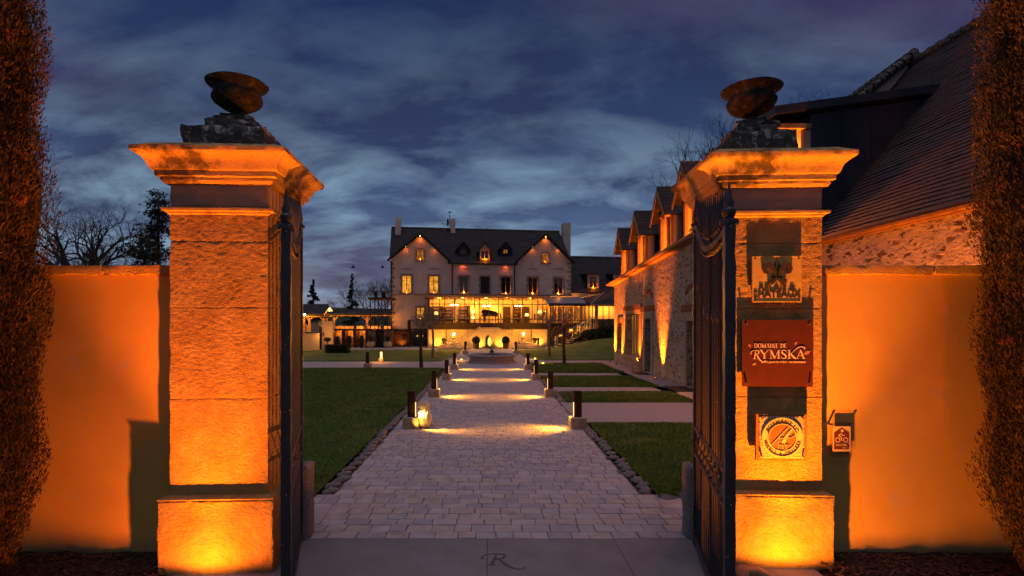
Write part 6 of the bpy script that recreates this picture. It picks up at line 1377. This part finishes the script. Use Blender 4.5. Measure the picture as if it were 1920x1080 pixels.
# zinc clad wall dormer
dm = Matrix.Translation((0, 0, 0)); DX0, DY0, DY1 = 7.95, 13.6, 15.3
mb = MB(); mb.face(mb.vs([(DX0 + .25, DY0, 3.2), (BX + .1, DY0, 3.2), (11.35, DY0, 7.95), (11.3, DY0, 7.93), (DX0 + .25, DY0, 7.50)])); mb.box(DX0 + .25, BX + .3, DY0 + .002, DY1, 3.2, 7.45); d_ = mb.build('dormer', 'zinc', bb)
for x in (9.0, 9.75, 10.5): mb = MB(); mb.box(x - .012, x + .012, DY0 - .03, DY0 - .002, max(3.3, BE + (x - BX) * 1.2), 7.5 + (x - 7.9) * .125); mb.build('standing_seam', 'zinc', d_)
mb = MB(); mb.slab([(DX0 - .75, DY0 - .18, 7.46), (11.6, DY0 - .18, 8.05), (11.6, DY1 + .2, 8.05), (DX0 - .75, DY1 + .2, 7.46)][::-1], .20); mb.build('dormer_roof', 'zinc', d_)
mb = MB(); mb.box(DX0 - .65, DX0 + .2, DY0 - .12, DY1 + .1, 7.12, 7.24); mb.build('soffit', 'wood', d_)
mb = MB(); mb.box(DX0, DX0 + .249, DY0, DY0 + .25, 3.2, 7.118); mb.box(DX0, DX0 + .249, DY1 - .25, DY1, 3.2, 7.118); mb.build('corner_post', 'tan_panel', d_)
mb = MB(); mb.box(DX0 + .1, DX0 + .248, DY0 + .26, DY1 - .26, 4.6, 7.1); mb.build('dormer_window', 'glass_dark', d_)
point('dormer_light', (DX0 - .25, DY0 + .4, 6.35), 26, ORANGE, .04, bb); point('dormer_light', (DX0 - .3, 14.6, 5.2), 30, ORANGE, .04, bb)
# warm uplight grazing this wall from the garden bed behind the low wall
for y, e_ in ((9.3, 1200), (12.2, 700)):
    uplight((BX - .42, y, .02), (BX + .02, y, 3.6), e_, ORANGE, 70, 'hidden ground uplight %s the stone building behind the right garden wall' % ('at the near part of' if y < 10 else 'at the far part of'), None, 1)

# ------------------------------------------------------------------ left background: terraces, barn, niches
def P(x, y, D): return Vector(W(x, y, D))
DN = 47.0
rw = thing('retaining_wall', 'stone retaining wall with three glowing niches left of the manor', 'wall', P(680, 650, DN))
def bx(mb, x0, x1, y0, y1, D0, D1):
    a = P(x0, y1, D0); b = P(x1, y0, D0); mb.box(a.x, b.x, D0, D1, max(a.z, -.02), b.z)
mb = MB(); bx(mb, 600, 736, 617.5, 652, DN + 1.2, DN + 1.5); mb.build('niche_back', 'rubble', rw)
for x0, x1 in ((619, 623.5), (641, 646.5), (662.5, 667.5), (685, 690)): mb = MB(); bx(mb, x0, x1, 620, 652, DN, DN + 1.19); mb.build('pier', 'wood_dark', rw)
mb = MB(); bx(mb, 690.1, 704, 620, 652, DN, DN + 1.19); mb.build('side_wall', 'rubble_dark', rw); mb = MB(); bx(mb, 720, 733, 620, 652, DN, DN + 1.19); mb.build('side_wall', 'rubble_dark', rw)
mb = MB(); bx(mb, 619, 735, 617, 619.8, DN - .1, DN + 5); mb.build('terrace_deck', 'wood_dark', rw)
mb = MB(); bx(mb, 704.1, 719.9, 623, 652, DN + .3, DN + .35); mb.build('door', 'black', rw)
mb = MB(); a = P(620, 607, DN); b = P(734, 607, DN)
mb = MB(); mb.tube([a, b], .025, 5); mb.tube([a + Vector((0, 0, -.2)), b + Vector((0, 0, -.2))], .015, 4); mb.build('handrail', 'iron_far', rw)
for i in range(14): c_ = a.lerp(b, i / 13); mb = MB(); mb.tube([c_, c_ + Vector((0, 0, -.5))], .02, 4); mb.build('baluster', 'iron_far', rw)
for x_ in (626, 649, 670.5):
    point('niche_light', P(x_, 649, DN + .75), 50, (1, .26, .02), .03, rw); point('niche_light', P(x_ + 8, 622, DN + .7), 8, (1, .26, .02), .03, rw)
def jar(x, lb, h=.92, r=.2, D=DN - .15, fat=1.0, grp='tall dark jars in the lit niches', m_='black'):
    t = thing('tall_jar', lb, 'jar', (P(x, 0, D).x, D, 0), 0, grp); mb = MB(t.matrix_basis); mb.lathe((0, 0, 0), [(r * .6, 0), (r * .75, h * .1), (r, h * .55), (r * .95, h * .8), (r * .7, h * .93), (r * .85, h), (r * .7, h), (r * .55, h * .9)], 18); mb.build('body', m_, t, smooth='auto'); mb = MB(t.matrix_basis); mb.lathe((0, 0, h), [(r * .86, -.01), (r * .92, .02), (r * .86, .04)], 18, cap=False); mb.build('rim', m_, t)
jar(633, 'dark square shouldered jar in the leftmost glowing niche'); jar(654.5, 'tall dark jar in the middle glowing niche', 1.0); jar(678, 'tall dark jar in the rightmost glowing niche', 1.0)
for x_, lb in ((695, 'wide pale pot with shrub left of the dark doorway'), (727, 'wide pale pot with shrub right of the dark doorway')):
    t = thing('large_pot', lb, 'potted plant', (P(x_, 0, 46.3).x, 46.3, 0), 0, 'large pots by the dark doorway'); mb = MB(t.matrix_basis); mb.lathe((0, 0, 0), [(.2, 0), (.36, .2), (.38, .38), (.3, .52), (.36, .56), (.3, .56)], 18); mb.build('pot', 'stone_block', t, smooth='auto')
    mb = MB(t.matrix_basis); rnd = random.Random(x_)
    for i in range(34): a_ = rnd.uniform(0, 6.28); h_ = rnd.uniform(.3, .75); r0 = rnd.uniform(.1, .45); mb.tube([(0, 0, .5), (r0 * .4 * math.cos(a_), r0 * .4 * math.sin(a_), .5 + h_ * .6), (r0 * math.cos(a_), r0 * math.sin(a_), .5 + h_)], [.02, .03, .005], 4)
    mb.build('stems', 'bush', t)
# barn with open timber frame
DB = 50.0
bn = thing('timber_barn', 'open timber framed barn with dark roof and glowing beams, left background', 'barn', P(650, 615, DB))
mb = MB(); a = P(556, 589, DB); b = P(618, 589, DB); ap = P(618, 575, DB + .0)
mb.slab([P(540, 590, DB - 1), P(619, 590, DB - 1), P(616, 570, DB + 4), P(540, 570, DB + 4)], .12); mb.slab([P(619, 589, DB - .6), P(734, 589, DB - .6), P(734, 580, DB + 3.5), P(619, 580, DB + 3.5)], .12); mb.build('roof', 'tiles', bn)
mb = MB(); mb.slab([P(606, 590.5, DB - 1.1), P(618, 575.5, DB - 1.1), P(618, 575.5, DB - .4), P(606, 590.5, DB - .4)], .1); mb.slab([P(618, 575.5, DB - 1.1), P(624, 583, DB - 1.1), P(624, 583, DB - .4), P(618, 575.5, DB - .4)], .1); mb.build('gable_rafters', 'wood', bn)
mb = MB(); mb.tube([P(560, 593, DB - .8), P(622, 593, DB - .8)], .10, 4); mb.tube([P(622, 591.3, DB - .4), P(734, 591.3, DB - .4)], .10, 4); mb.build('wall_plate', 'wood', bn)
def post(x, yb, brace=(1, 1)):
    mb = MB(); bx(mb, x - 1.8, x + 1.8, 594, yb, DB - .5, DB - .35); mb.build('post', 'wood', bn)
    for s, k_ in ((-1, brace[0]), (1, brace[1])):
        if k_: mb = MB(); mb.tube([P(x, 602, DB - .42), P(x + s * 8, 593.5, DB - .42)], .06, 4); mb.build('brace', 'wood', bn)
for x_, yb, br in ((570, 628, (0, 0)), (580, 618, (1, 1)), (607, 604, (1, 1)), (613, 604, (0, 0)), (626, 617, (0, 1)), (688, 617, (1, 1))): post(x_, yb, br)
for x_, y_, e_, c_ in ((571, 590, 90, AMBER), (618, 581, 50, AMBER)):
    mb = MB(); mb.ball(P(x_, y_, DB - 1.25), .10, 8); mb.build('floodlight', 'bulb', bn); point('barn_light', P(x_, y_ + 1, DB - 1.5), e_, c_, .08, bn)
for x_ in (590, 640, 665, 700, 725): point('barn_light', P(x_, 597, DB - .9), 12, AMBER, .08, bn)
mb = MB(); bx(mb, 567, 583, 608, 622, DB + .5, DB + .7); mb.build('side_panel', 'tan_panel', bn)
# terrace bar counters lit along their top
for i, (x0, x1, lb) in enumerate(((625, 662, 'long terrace bar counter with glowing top, left of the lit pillar post'), (668.5, 682, 'short pair of lit counter panels on the terrace above the rightmost niche'), (689, 712, 'lit terrace counter right of the braced barn post'), (720, 732, 'lit terrace counter next to the manor corner'))):
    t = thing('bar_counter', lb, 'counter', P((x0 + x1) / 2, 617, DN + 2), 0, 'lit counters on the upper terrace'); mb = MB(); bx(mb, x0, x1, 611.5, 617, DN + 2, DN + 2.4); mb.build('front_panel', 'tan_panel', t); mb = MB(); bx(mb, x0 - .3, x1 + .3, 610.8, 611.45, DN + 1.9, DN + 2.5); mb.build('top', 'wood', t)
    for k_ in range(2): point('counter_light', P(x0 + (x1 - x0) * (.3 + .4 * k_), 610, DN + 1.6), 7, (1, .3, .03), .04, t)
# steel lookout platform
sp = thing('steel_platform', 'dark steel platform on slim posts against the left of the manor', 'platform', P(715, 617, 48))
mb = MB(); bx(mb, 690, 734, 557.5, 561.5, 47, 49.4); mb.build('deck', 'wood_dark', sp)
for x_ in (694.5, 703, 709.5, 716, 727): mb = MB(); mb.tube([P(x_, 561, 47.2), P(x_, 617, 47.2)], .05, 6); mb.build('post', 'iron_far', sp)
mb = MB(); mb.tube([P(690, 546.5, 47), P(734, 546.5, 47)], .025, 5); mb.tube([P(690, 552, 47), P(734, 552, 47)], .015, 4)
for i in range(9): mb.tube([P(690 + i * 5.5, 546.5, 47), P(690 + i * 5.5, 558, 47)], .018, 4)
mb.build('railing', 'iron_far', sp)
mb = MB(); bx(mb, 702, 706, 546.8, 557, 47.6, 48); mb.build('cabinet', 'black', sp)
t = thing('heater_unit', 'small boxy unit on the steel platform', 'box unit', P(719, 557, 48.2)); mb = MB(); bx(mb, 714.5, 722, 547, 557, 48.1, 48.6); mb.build('casing', 'iron_far', t); mb = MB(); c_ = P(718, 552, 48.08); mb.tube([c_, c_ + Vector((0, -.03, 0))], .17, 12); mb.build('fan_grille', 'black', t)
# small bridge, timber store and door at the foot of the manor
t = thing('timber_store', 'low reddish timber store at the foot of the manor left corner', 'store', P(751, 650, 48.6)); mb = MB(); bx(mb, 738, 764, 620.5, 651.5, 48.4, 49.6); mb.build('box', 'boards', t); mb = MB(); bx(mb, 754, 761, 630, 638, 48.33, 48.38); mb.build('hatch', 'black', t); mb = MB(); bx(mb, 736, 765, 618.5, 620.4, 48.2, 49.7); mb.build('roof', 'iron_far', t)
mb = MB(); bx(mb, 735.2, 737.9, 619, 651.5, 48.3, 49.6); mb.build('side_post', 'corten', t); mb = MB(); bx(mb, 764.1, 766.5, 600, 651.5, 48.3, 49.6); mb.build('side_post', 'corten', t)
uplight(tuple(P(753, 649, 48.0)), tuple(P(753, 630, 48.6)), 24, (1, .3, .03), 120, 'tiny bright uplight before the reddish timber store')
br = thing('footbridge', 'small footbridge with thin railing to the lit ground floor window', 'footbridge', P(783, 618, 48.6)); mb = MB(); bx(mb, 766.6, 803, 616.5, 618.8, 48.2, 49.7); mb.build('deck', 'wood_dark', br)
mb = MB(); mb.tube([P(767, 600, 48.3), P(803, 600, 48.3)], .03, 5); mb.tube([P(767, 606, 48.3), P(803, 606, 48.3)], .012, 4); mb.tube([P(767, 611, 48.3), P(803, 611, 48.3)], .012, 4); mb.build('handrail', 'corten', br)
for i in range(6): mb = MB(); mb.tube([P(767 + i * 7.2, 600, 48.3), P(767 + i * 7.2, 617, 48.3)], .02, 4); mb.build('baluster', 'corten', br)
bd = thing('cellar_door', 'dark double cellar door with two round lights under the footbridge', 'door', P(786, 650, 49.3)); mb = MB(); bx(mb, 778, 795, 621, 650.5, 49.35, 49.45); mb.build('leaf', 'black', bd)
for x_ in (782, 792): mb = MB(); mb.ball(P(x_, 630, 49.25), .09, 10); mb.build('round_light', 'sign_white', bd); point('door_light', P(x_, 630, 49.0), 1.2, WARM, .06, bd)
# left enclosure walls and gate
sw = thing('side_garden_wall', 'long low pale rendered wall running back along the left lawn', 'wall', W(583, 665, 36)); mb = MB()
a, b = P(566, 664, 37.0), P(599, 657, 42.5)
mb.slab([Vector((a.x - 6, a.y - 8, 0)), Vector((b.x, b.y, 0)), Vector((b.x, b.y, 1.28)), Vector((a.x - 6, a.y - 8, 1.25))], .25); mb.build('wall', 'plaster_cream', sw); mb = MB()
mb.slab([Vector((a.x - 6.06, a.y - 8, 1.26)), Vector((b.x, b.y, 1.29)), Vector((b.x, b.y, 1.36)), Vector((a.x - 6.06, a.y - 8, 1.33))], .33); mb.build('coping', 'stone_block', sw)
point('wall_light', (-14.2, 37.2, 1.6), 60, (1, .42, .08), .1, sw)
tw2 = thing('rendered_screen_wall', 'taller pale rendered screen wall beside a dark gate, left background', 'wall', P(613, 655, 43.5)); mb = MB(); bx(mb, 603.5, 624, 603, 657, 43.6, 43.9); mb.build('wall', 'plaster_cream', tw2); mb = MB(); bx(mb, 603, 624.5, 602, 602.9, 43.5, 44.0); mb.build('coping', 'stone_block', tw2); mb = MB(); bx(mb, 605, 607, 623, 629, 43.5, 43.58); mb.build('letter_plate', 'stone_dark', tw2)
point('wall_light', P(614, 625, 42.4), 14, (1, .38, .06), .1, tw2)
t = thing('garden_gate', 'narrow dark garden gate between the low wall and the screen wall', 'gate', P(600, 657, 43.2)); mb = MB(); bx(mb, 599, 603.3, 613, 657, 43.3, 43.36); mb.build('panel', 'iron_far', t); mb = MB(); bx(mb, 597.8, 598.9, 611, 657, 43.2, 43.4); mb.build('post', 'iron_far', t)
t = thing('grey_shed', 'grey boarded shed behind the low left wall', 'shed', P(590, 632, 45)); mb = MB(); bx(mb, 584, 597, 604, 640, 45, 46.5); mb.build('wall', 'zinc_pale', t); mb = MB(); bx(mb, 583, 598, 602, 603.9, 44.9, 46.6); mb.build('roof', 'zinc', t)
# topiary and hedge
t = thing('topiary_pot', 'mushroom shaped clipped shrub in a dark pot at the hedge end', 'potted plant', (P(614, 0, 40.5).x, 40.5, 0)); xf = t.matrix_basis; mb = MB(xf); mb.lathe((0, 0, 0), [(.2, 0), (.3, .3), (.27, .5), (.3, .56)], 16); mb.build('pot', 'stone_dark', t); mb = MB(xf); mb.ball((0, 0, .92), .28, 16, 0, (1, 1, .62), .12); mb.build('foliage', 'bush', t); mb = MB(xf); mb.tube([(0, 0, .5), (0, 0, .8)], .04, 6); mb.build('stem', 'bark', t)
t = thing('box_hedge', 'low dark clipped box hedge on the left lawn', 'hedge', (P(633, 0, 38.5).x, 38.5, 0)); mb = MB(); a = P(614, 0, 38.5).x; b = P(652, 0, 38.5).x; mb.rbox(a, b, 38.2, 39.3, 0, .52, .08, .04, .05, ns=5); mb.build('clipped_mass', 'bush', t)
n = 9000; Pp = np.stack([rng.uniform(a - .03, b + .03, n), rng.uniform(38.16, 39.3, n), rng.uniform(.02, .57, n)], 1); f_ = rng.integers(0, 3, n); Pp[f_ == 0, 1] = rng.uniform(38.13, 38.22, (f_ == 0).sum()); Pp[f_ == 1, 2] = rng.uniform(.50, .58, (f_ == 1).sum()); a1_ = rng.normal(0, .03, (n, 3)); b1_ = rng.normal(0, .03, (n, 3)); fast_mesh('leaves', np.stack([Pp - a1_, Pp + b1_, Pp + a1_], 1).reshape(-1, 3), 3, ['bush'], t)

# ------------------------------------------------------------------ trees
def grow(mb, p, d, L, r, lv, rnd, spread=.55, up=.12, kids=(2, 3), shrink=.74, minr=.004, n=5, wander=.18, maxlv=9):
    segs = 3; pts = [Vector(p)]; rads = [r]; q = Vector(p); dd = Vector(d).normalized()
    for i in range(segs):
        dd = (dd + Vector((rnd.gauss(0, wander), rnd.gauss(0, wander), rnd.gauss(0, wander) + up * .3))).normalized(); q = q + dd * L / segs; pts.append(q.copy()); rads.append(max(minr, r * (1 - .30 * (i + 1) / segs)))
    mb.tube(pts, rads, n if lv > 2 else 3, cap=False)
    if lv <= 0: return
    for k in range(rnd.randint(*kids)):
        ax = dd.orthogonal().normalized(); ax = Matrix.Rotation(rnd.uniform(0, 6.28), 3, dd) @ ax; nd = (Matrix.Rotation(rnd.uniform(.35, 1.1) * spread * 1.3, 3, ax) @ dd + Vector((0, 0, up))).normalized()
        j = rnd.choice([2, 3, 3]) if k else 3
        grow(mb, pts[j], nd, L * shrink * rnd.uniform(.8, 1.15), rads[j] * .72, lv - 1, rnd, spread, up, kids, shrink, minr, n, wander)
def bare_tree(name, label, p, H, r, lv, seed, lean=(0, 0), group='bare winter trees', trunk=.28, spread=.55, kids=(2, 3), m_='bark', shrink=.76, up=.12, first=4):
    t = thing(name, label, 'tree', p, 0, group); rnd = random.Random(seed); mb = MB(t.matrix_basis); top = Vector((lean[0] * trunk, lean[1] * trunk, H * trunk)); mid = top * .5 + Vector((rnd.uniform(-.1, .1), 0, 0))
    mb.tube([(0, 0, -.1), mid, top], [r * 1.25, r, r * .85], 8); mb.build('trunk', m_, t, smooth=True)
    mb = MB(t.matrix_basis)
    for k in range(first):
        a = 6.28 * k / first + rnd.uniform(-.4, .4); d = Vector((math.cos(a) * .75 + lean[0] * .12, math.sin(a) * .75 + lean[1] * .12, rnd.uniform(.6, 1.2)))
        grow(mb, top * rnd.uniform(.8, 1.0), d, H * (1 - trunk) * .34, r * .55, lv, rnd, spread, up, kids, shrink, max(.004, p[1] * .00015))
    mb.build('branches', m_, t, recalc=False); return t
bare_tree('bare_oak', 'large spreading leafless oak behind the left wall', W(98, 560, 30)[:2] + (0,), 9.8, .36, 5, 5, lean=(3.0, 0), trunk=.42, spread=.75, kids=(2, 4), first=6)
for x_, y_, D, H, sd_, lb in ((170, 0, 40, 7.6, 3, 'low leafless tree just right of the big oak behind the left wall'), (214, 0, 42, 8.2, 14, 'round leafless tree between oak and pine behind the left wall'), (246, 0, 44, 7.6, 15, 'small leafless tree close left of the tall pine'), (130, 0, 45, 8.4, 16, 'leafless tree seen through the branches of the big oak')):
    bare_tree('bare_tree', lb, ((x_ - 917) / 1000 * D, D, 0), H, .2, 5, sd_, trunk=.3, spread=.7, kids=(2, 4), first=5)
def conifer(label, p, H, rad, seed, kind='fir', n=9000, group=None, leaf=.1):
    rg = random.Random(seed); t = thing({'fir': 'fir_tree', 'pine': 'pine_tree'}[kind], label, 'conifer', p, 0, group); mb = MB(t.matrix_basis); mb.tube([(0, 0, -.2), (.0, 0, H * .5), (0, 0, H * .98)], [H * .022, H * .014, .02], 7); mb.build('trunk', 'bark', t)
    V = []; C = []; mb = MB(t.matrix_basis); base = Vector(p)
    nb = 46 if kind == 'fir' else 44
    for i in range(nb):
        f = (i + rg.random()) / nb; z = H * (.06 + .92 * f) if kind == 'fir' else H * (.14 + .85 * f); a = rg.uniform(0, 6.283)
        L = rad * (1 - f) ** .85 * rg.uniform(.7, 1.12) if kind == 'fir' else rad * (.95 * math.sin(math.pi * min(1, .18 + f * .78)) ** .7) * rg.choice([.35, .55, .75, 1.0, 1.15])
        dz = -.18 if kind == 'fir' else rg.uniform(-.05, .25); e = Vector((math.cos(a), math.sin(a), dz)) * L; s0 = Vector((0, 0, z)); mb.tube([s0, s0 + e * .5 + Vector((0, 0, .03 * L)), s0 + e], [.03 + .01 * L, .02, .008], 3, cap=False)
        m_ = int(n / nb * (L / rad + .15))
        for k in range(m_):
            f2 = rg.uniform(.15, 1.05) if kind == 'fir' else rg.choice([rg.uniform(.3, 1.05), rg.uniform(.75, 1.1)]); sp_ = L * .20 * (1.2 - f2 * .8) if kind == 'fir' else .30 + .14 * L
            c = s0 + e * f2 + Vector((rg.gauss(0, sp_), rg.gauss(0, sp_), rg.gauss(0, sp_ * (.30 if kind == 'fir' else .42)))); C.append(c)
    mb.build('branches', 'bark', t, recalc=False)
    C = np.array([tuple(c) for c in C]) + np.array(p); r2 = np.random.default_rng(seed); a = r2.normal(0, 1, C.shape) * leaf; b = r2.normal(0, 1, C.shape) * leaf
    fast_mesh('crown', np.stack([C - a, C + b, C + a], 1).reshape(-1, 3), 3, ['needles'], t); return t
conifer('tall open crowned pine beside the left gate pillar', ((297 - 917) / 1000 * 42, 42, 0), 12.3, 2.0, 5, 'pine', 13000, leaf=.085)
conifer('dark broad fir tree on the horizon right of the left pillar', ((587 - 917) / 1000 * 66, 66, 1.2), 6.4, 1.5, 6, 'fir', 6000, 'far firs left of the manor', .09)
conifer('slim pointed fir tree farther right on the horizon', ((660 - 917) / 1000 * 66, 66, 1.2), 7.2, 1.2, 8, 'fir', 5000, 'far firs left of the manor', .08)
for x_, D, H, sd_, lb in ((690, 64, 7.2, 31, 'leafless tree on the horizon, nearest right of the slim fir'), (705, 66, 7.4, 32, 'leafless tree on the horizon above the steel platform box'), (722, 62, 7.0, 33, 'leafless tree on the horizon touching the manor roof edge'), (636, 70, 5.2, 34, 'pale small leafless tree between the two far firs')):
    bare_tree('bare_tree', lb, ((x_ - 917) / 1000 * D, D, .4), H, .13, 5, sd_, trunk=.25, spread=.5, first=4, m_='bark' if x_ != 636 else 'bark_pale_lit', group='bare trees on the far slope')
bare_tree('bare_tree', 'leafless tree rising behind the stone wing left of the right urn', ((1325 - 917) / 1000 * 38, 38, 0), 17.4, .3, 5, 51, trunk=.62, spread=.6, first=5, group='bare trees behind the stone wing')
bare_tree('bare_tree', 'leafless tree top showing above the zinc dormer right of the urn', ((1500 - 917) / 1000 * 34, 34, 0), 17.2, .3, 5, 52, trunk=.66, spread=.6, first=5, group='bare trees behind the stone wing')
# pollarded garden trees
def pollard(x, D, label, seed, ht, th, cr, m_):
    p_ = ((x - 917) / 1000 * D, D, 0); t = thing('pollard_tree', label, 'tree', p_, 0, 'small pollarded garden trees'); rnd = random.Random(seed); xf = t.matrix_basis
    mb = MB(xf); b = rnd.uniform(-.05, .05); mb.tube([(0, 0, -.05), (b, .02, th * .5), (0, 0, th * .95), (0, 0, th + .05)], [.10, .075, .07, .09], 9); mb.build('trunk', m_, t, smooth=True); mb = MB(xf)
    mb.ball((0, 0, th), .13, 8, 0, (1, 1, .9), .5)
    for i in range(22):
        a = rnd.uniform(0, 6.283); el_ = rnd.uniform(.1, 1.2); d = Vector((math.cos(a) * math.cos(el_), math.sin(a) * math.cos(el_), math.sin(el_)))
        grow(mb, (0, 0, th), d, cr * rnd.uniform(.42, .62), .024, 3, rnd, .7, .12, (2, 3), .66, .006, 4, .14)
    mb.build('branches', 'bark_pale_lit', t, recalc=False)  # twigs paler than dark trunks: lamp glow put into the bark colour
pollard(790, 26.3, 'pollarded tree with dark trunk on the left, nearest of the four', 1, 3, 1.95, .78, 'bark'); pollard(811, 33.5, 'pollarded tree glowing gold before the left end of the terrace', 2, 3, 2.05, .95, 'bark_pale_lit')
pollard(1030, 34.5, 'pollarded tree glowing gold before the right end of the terrace', 3, 3, 2.1, .95, 'bark_pale_lit'); pollard(1058, 28.6, 'pollarded tree with dark trunk on the right lawn', 4, 3, 2.1, .85, 'bark')
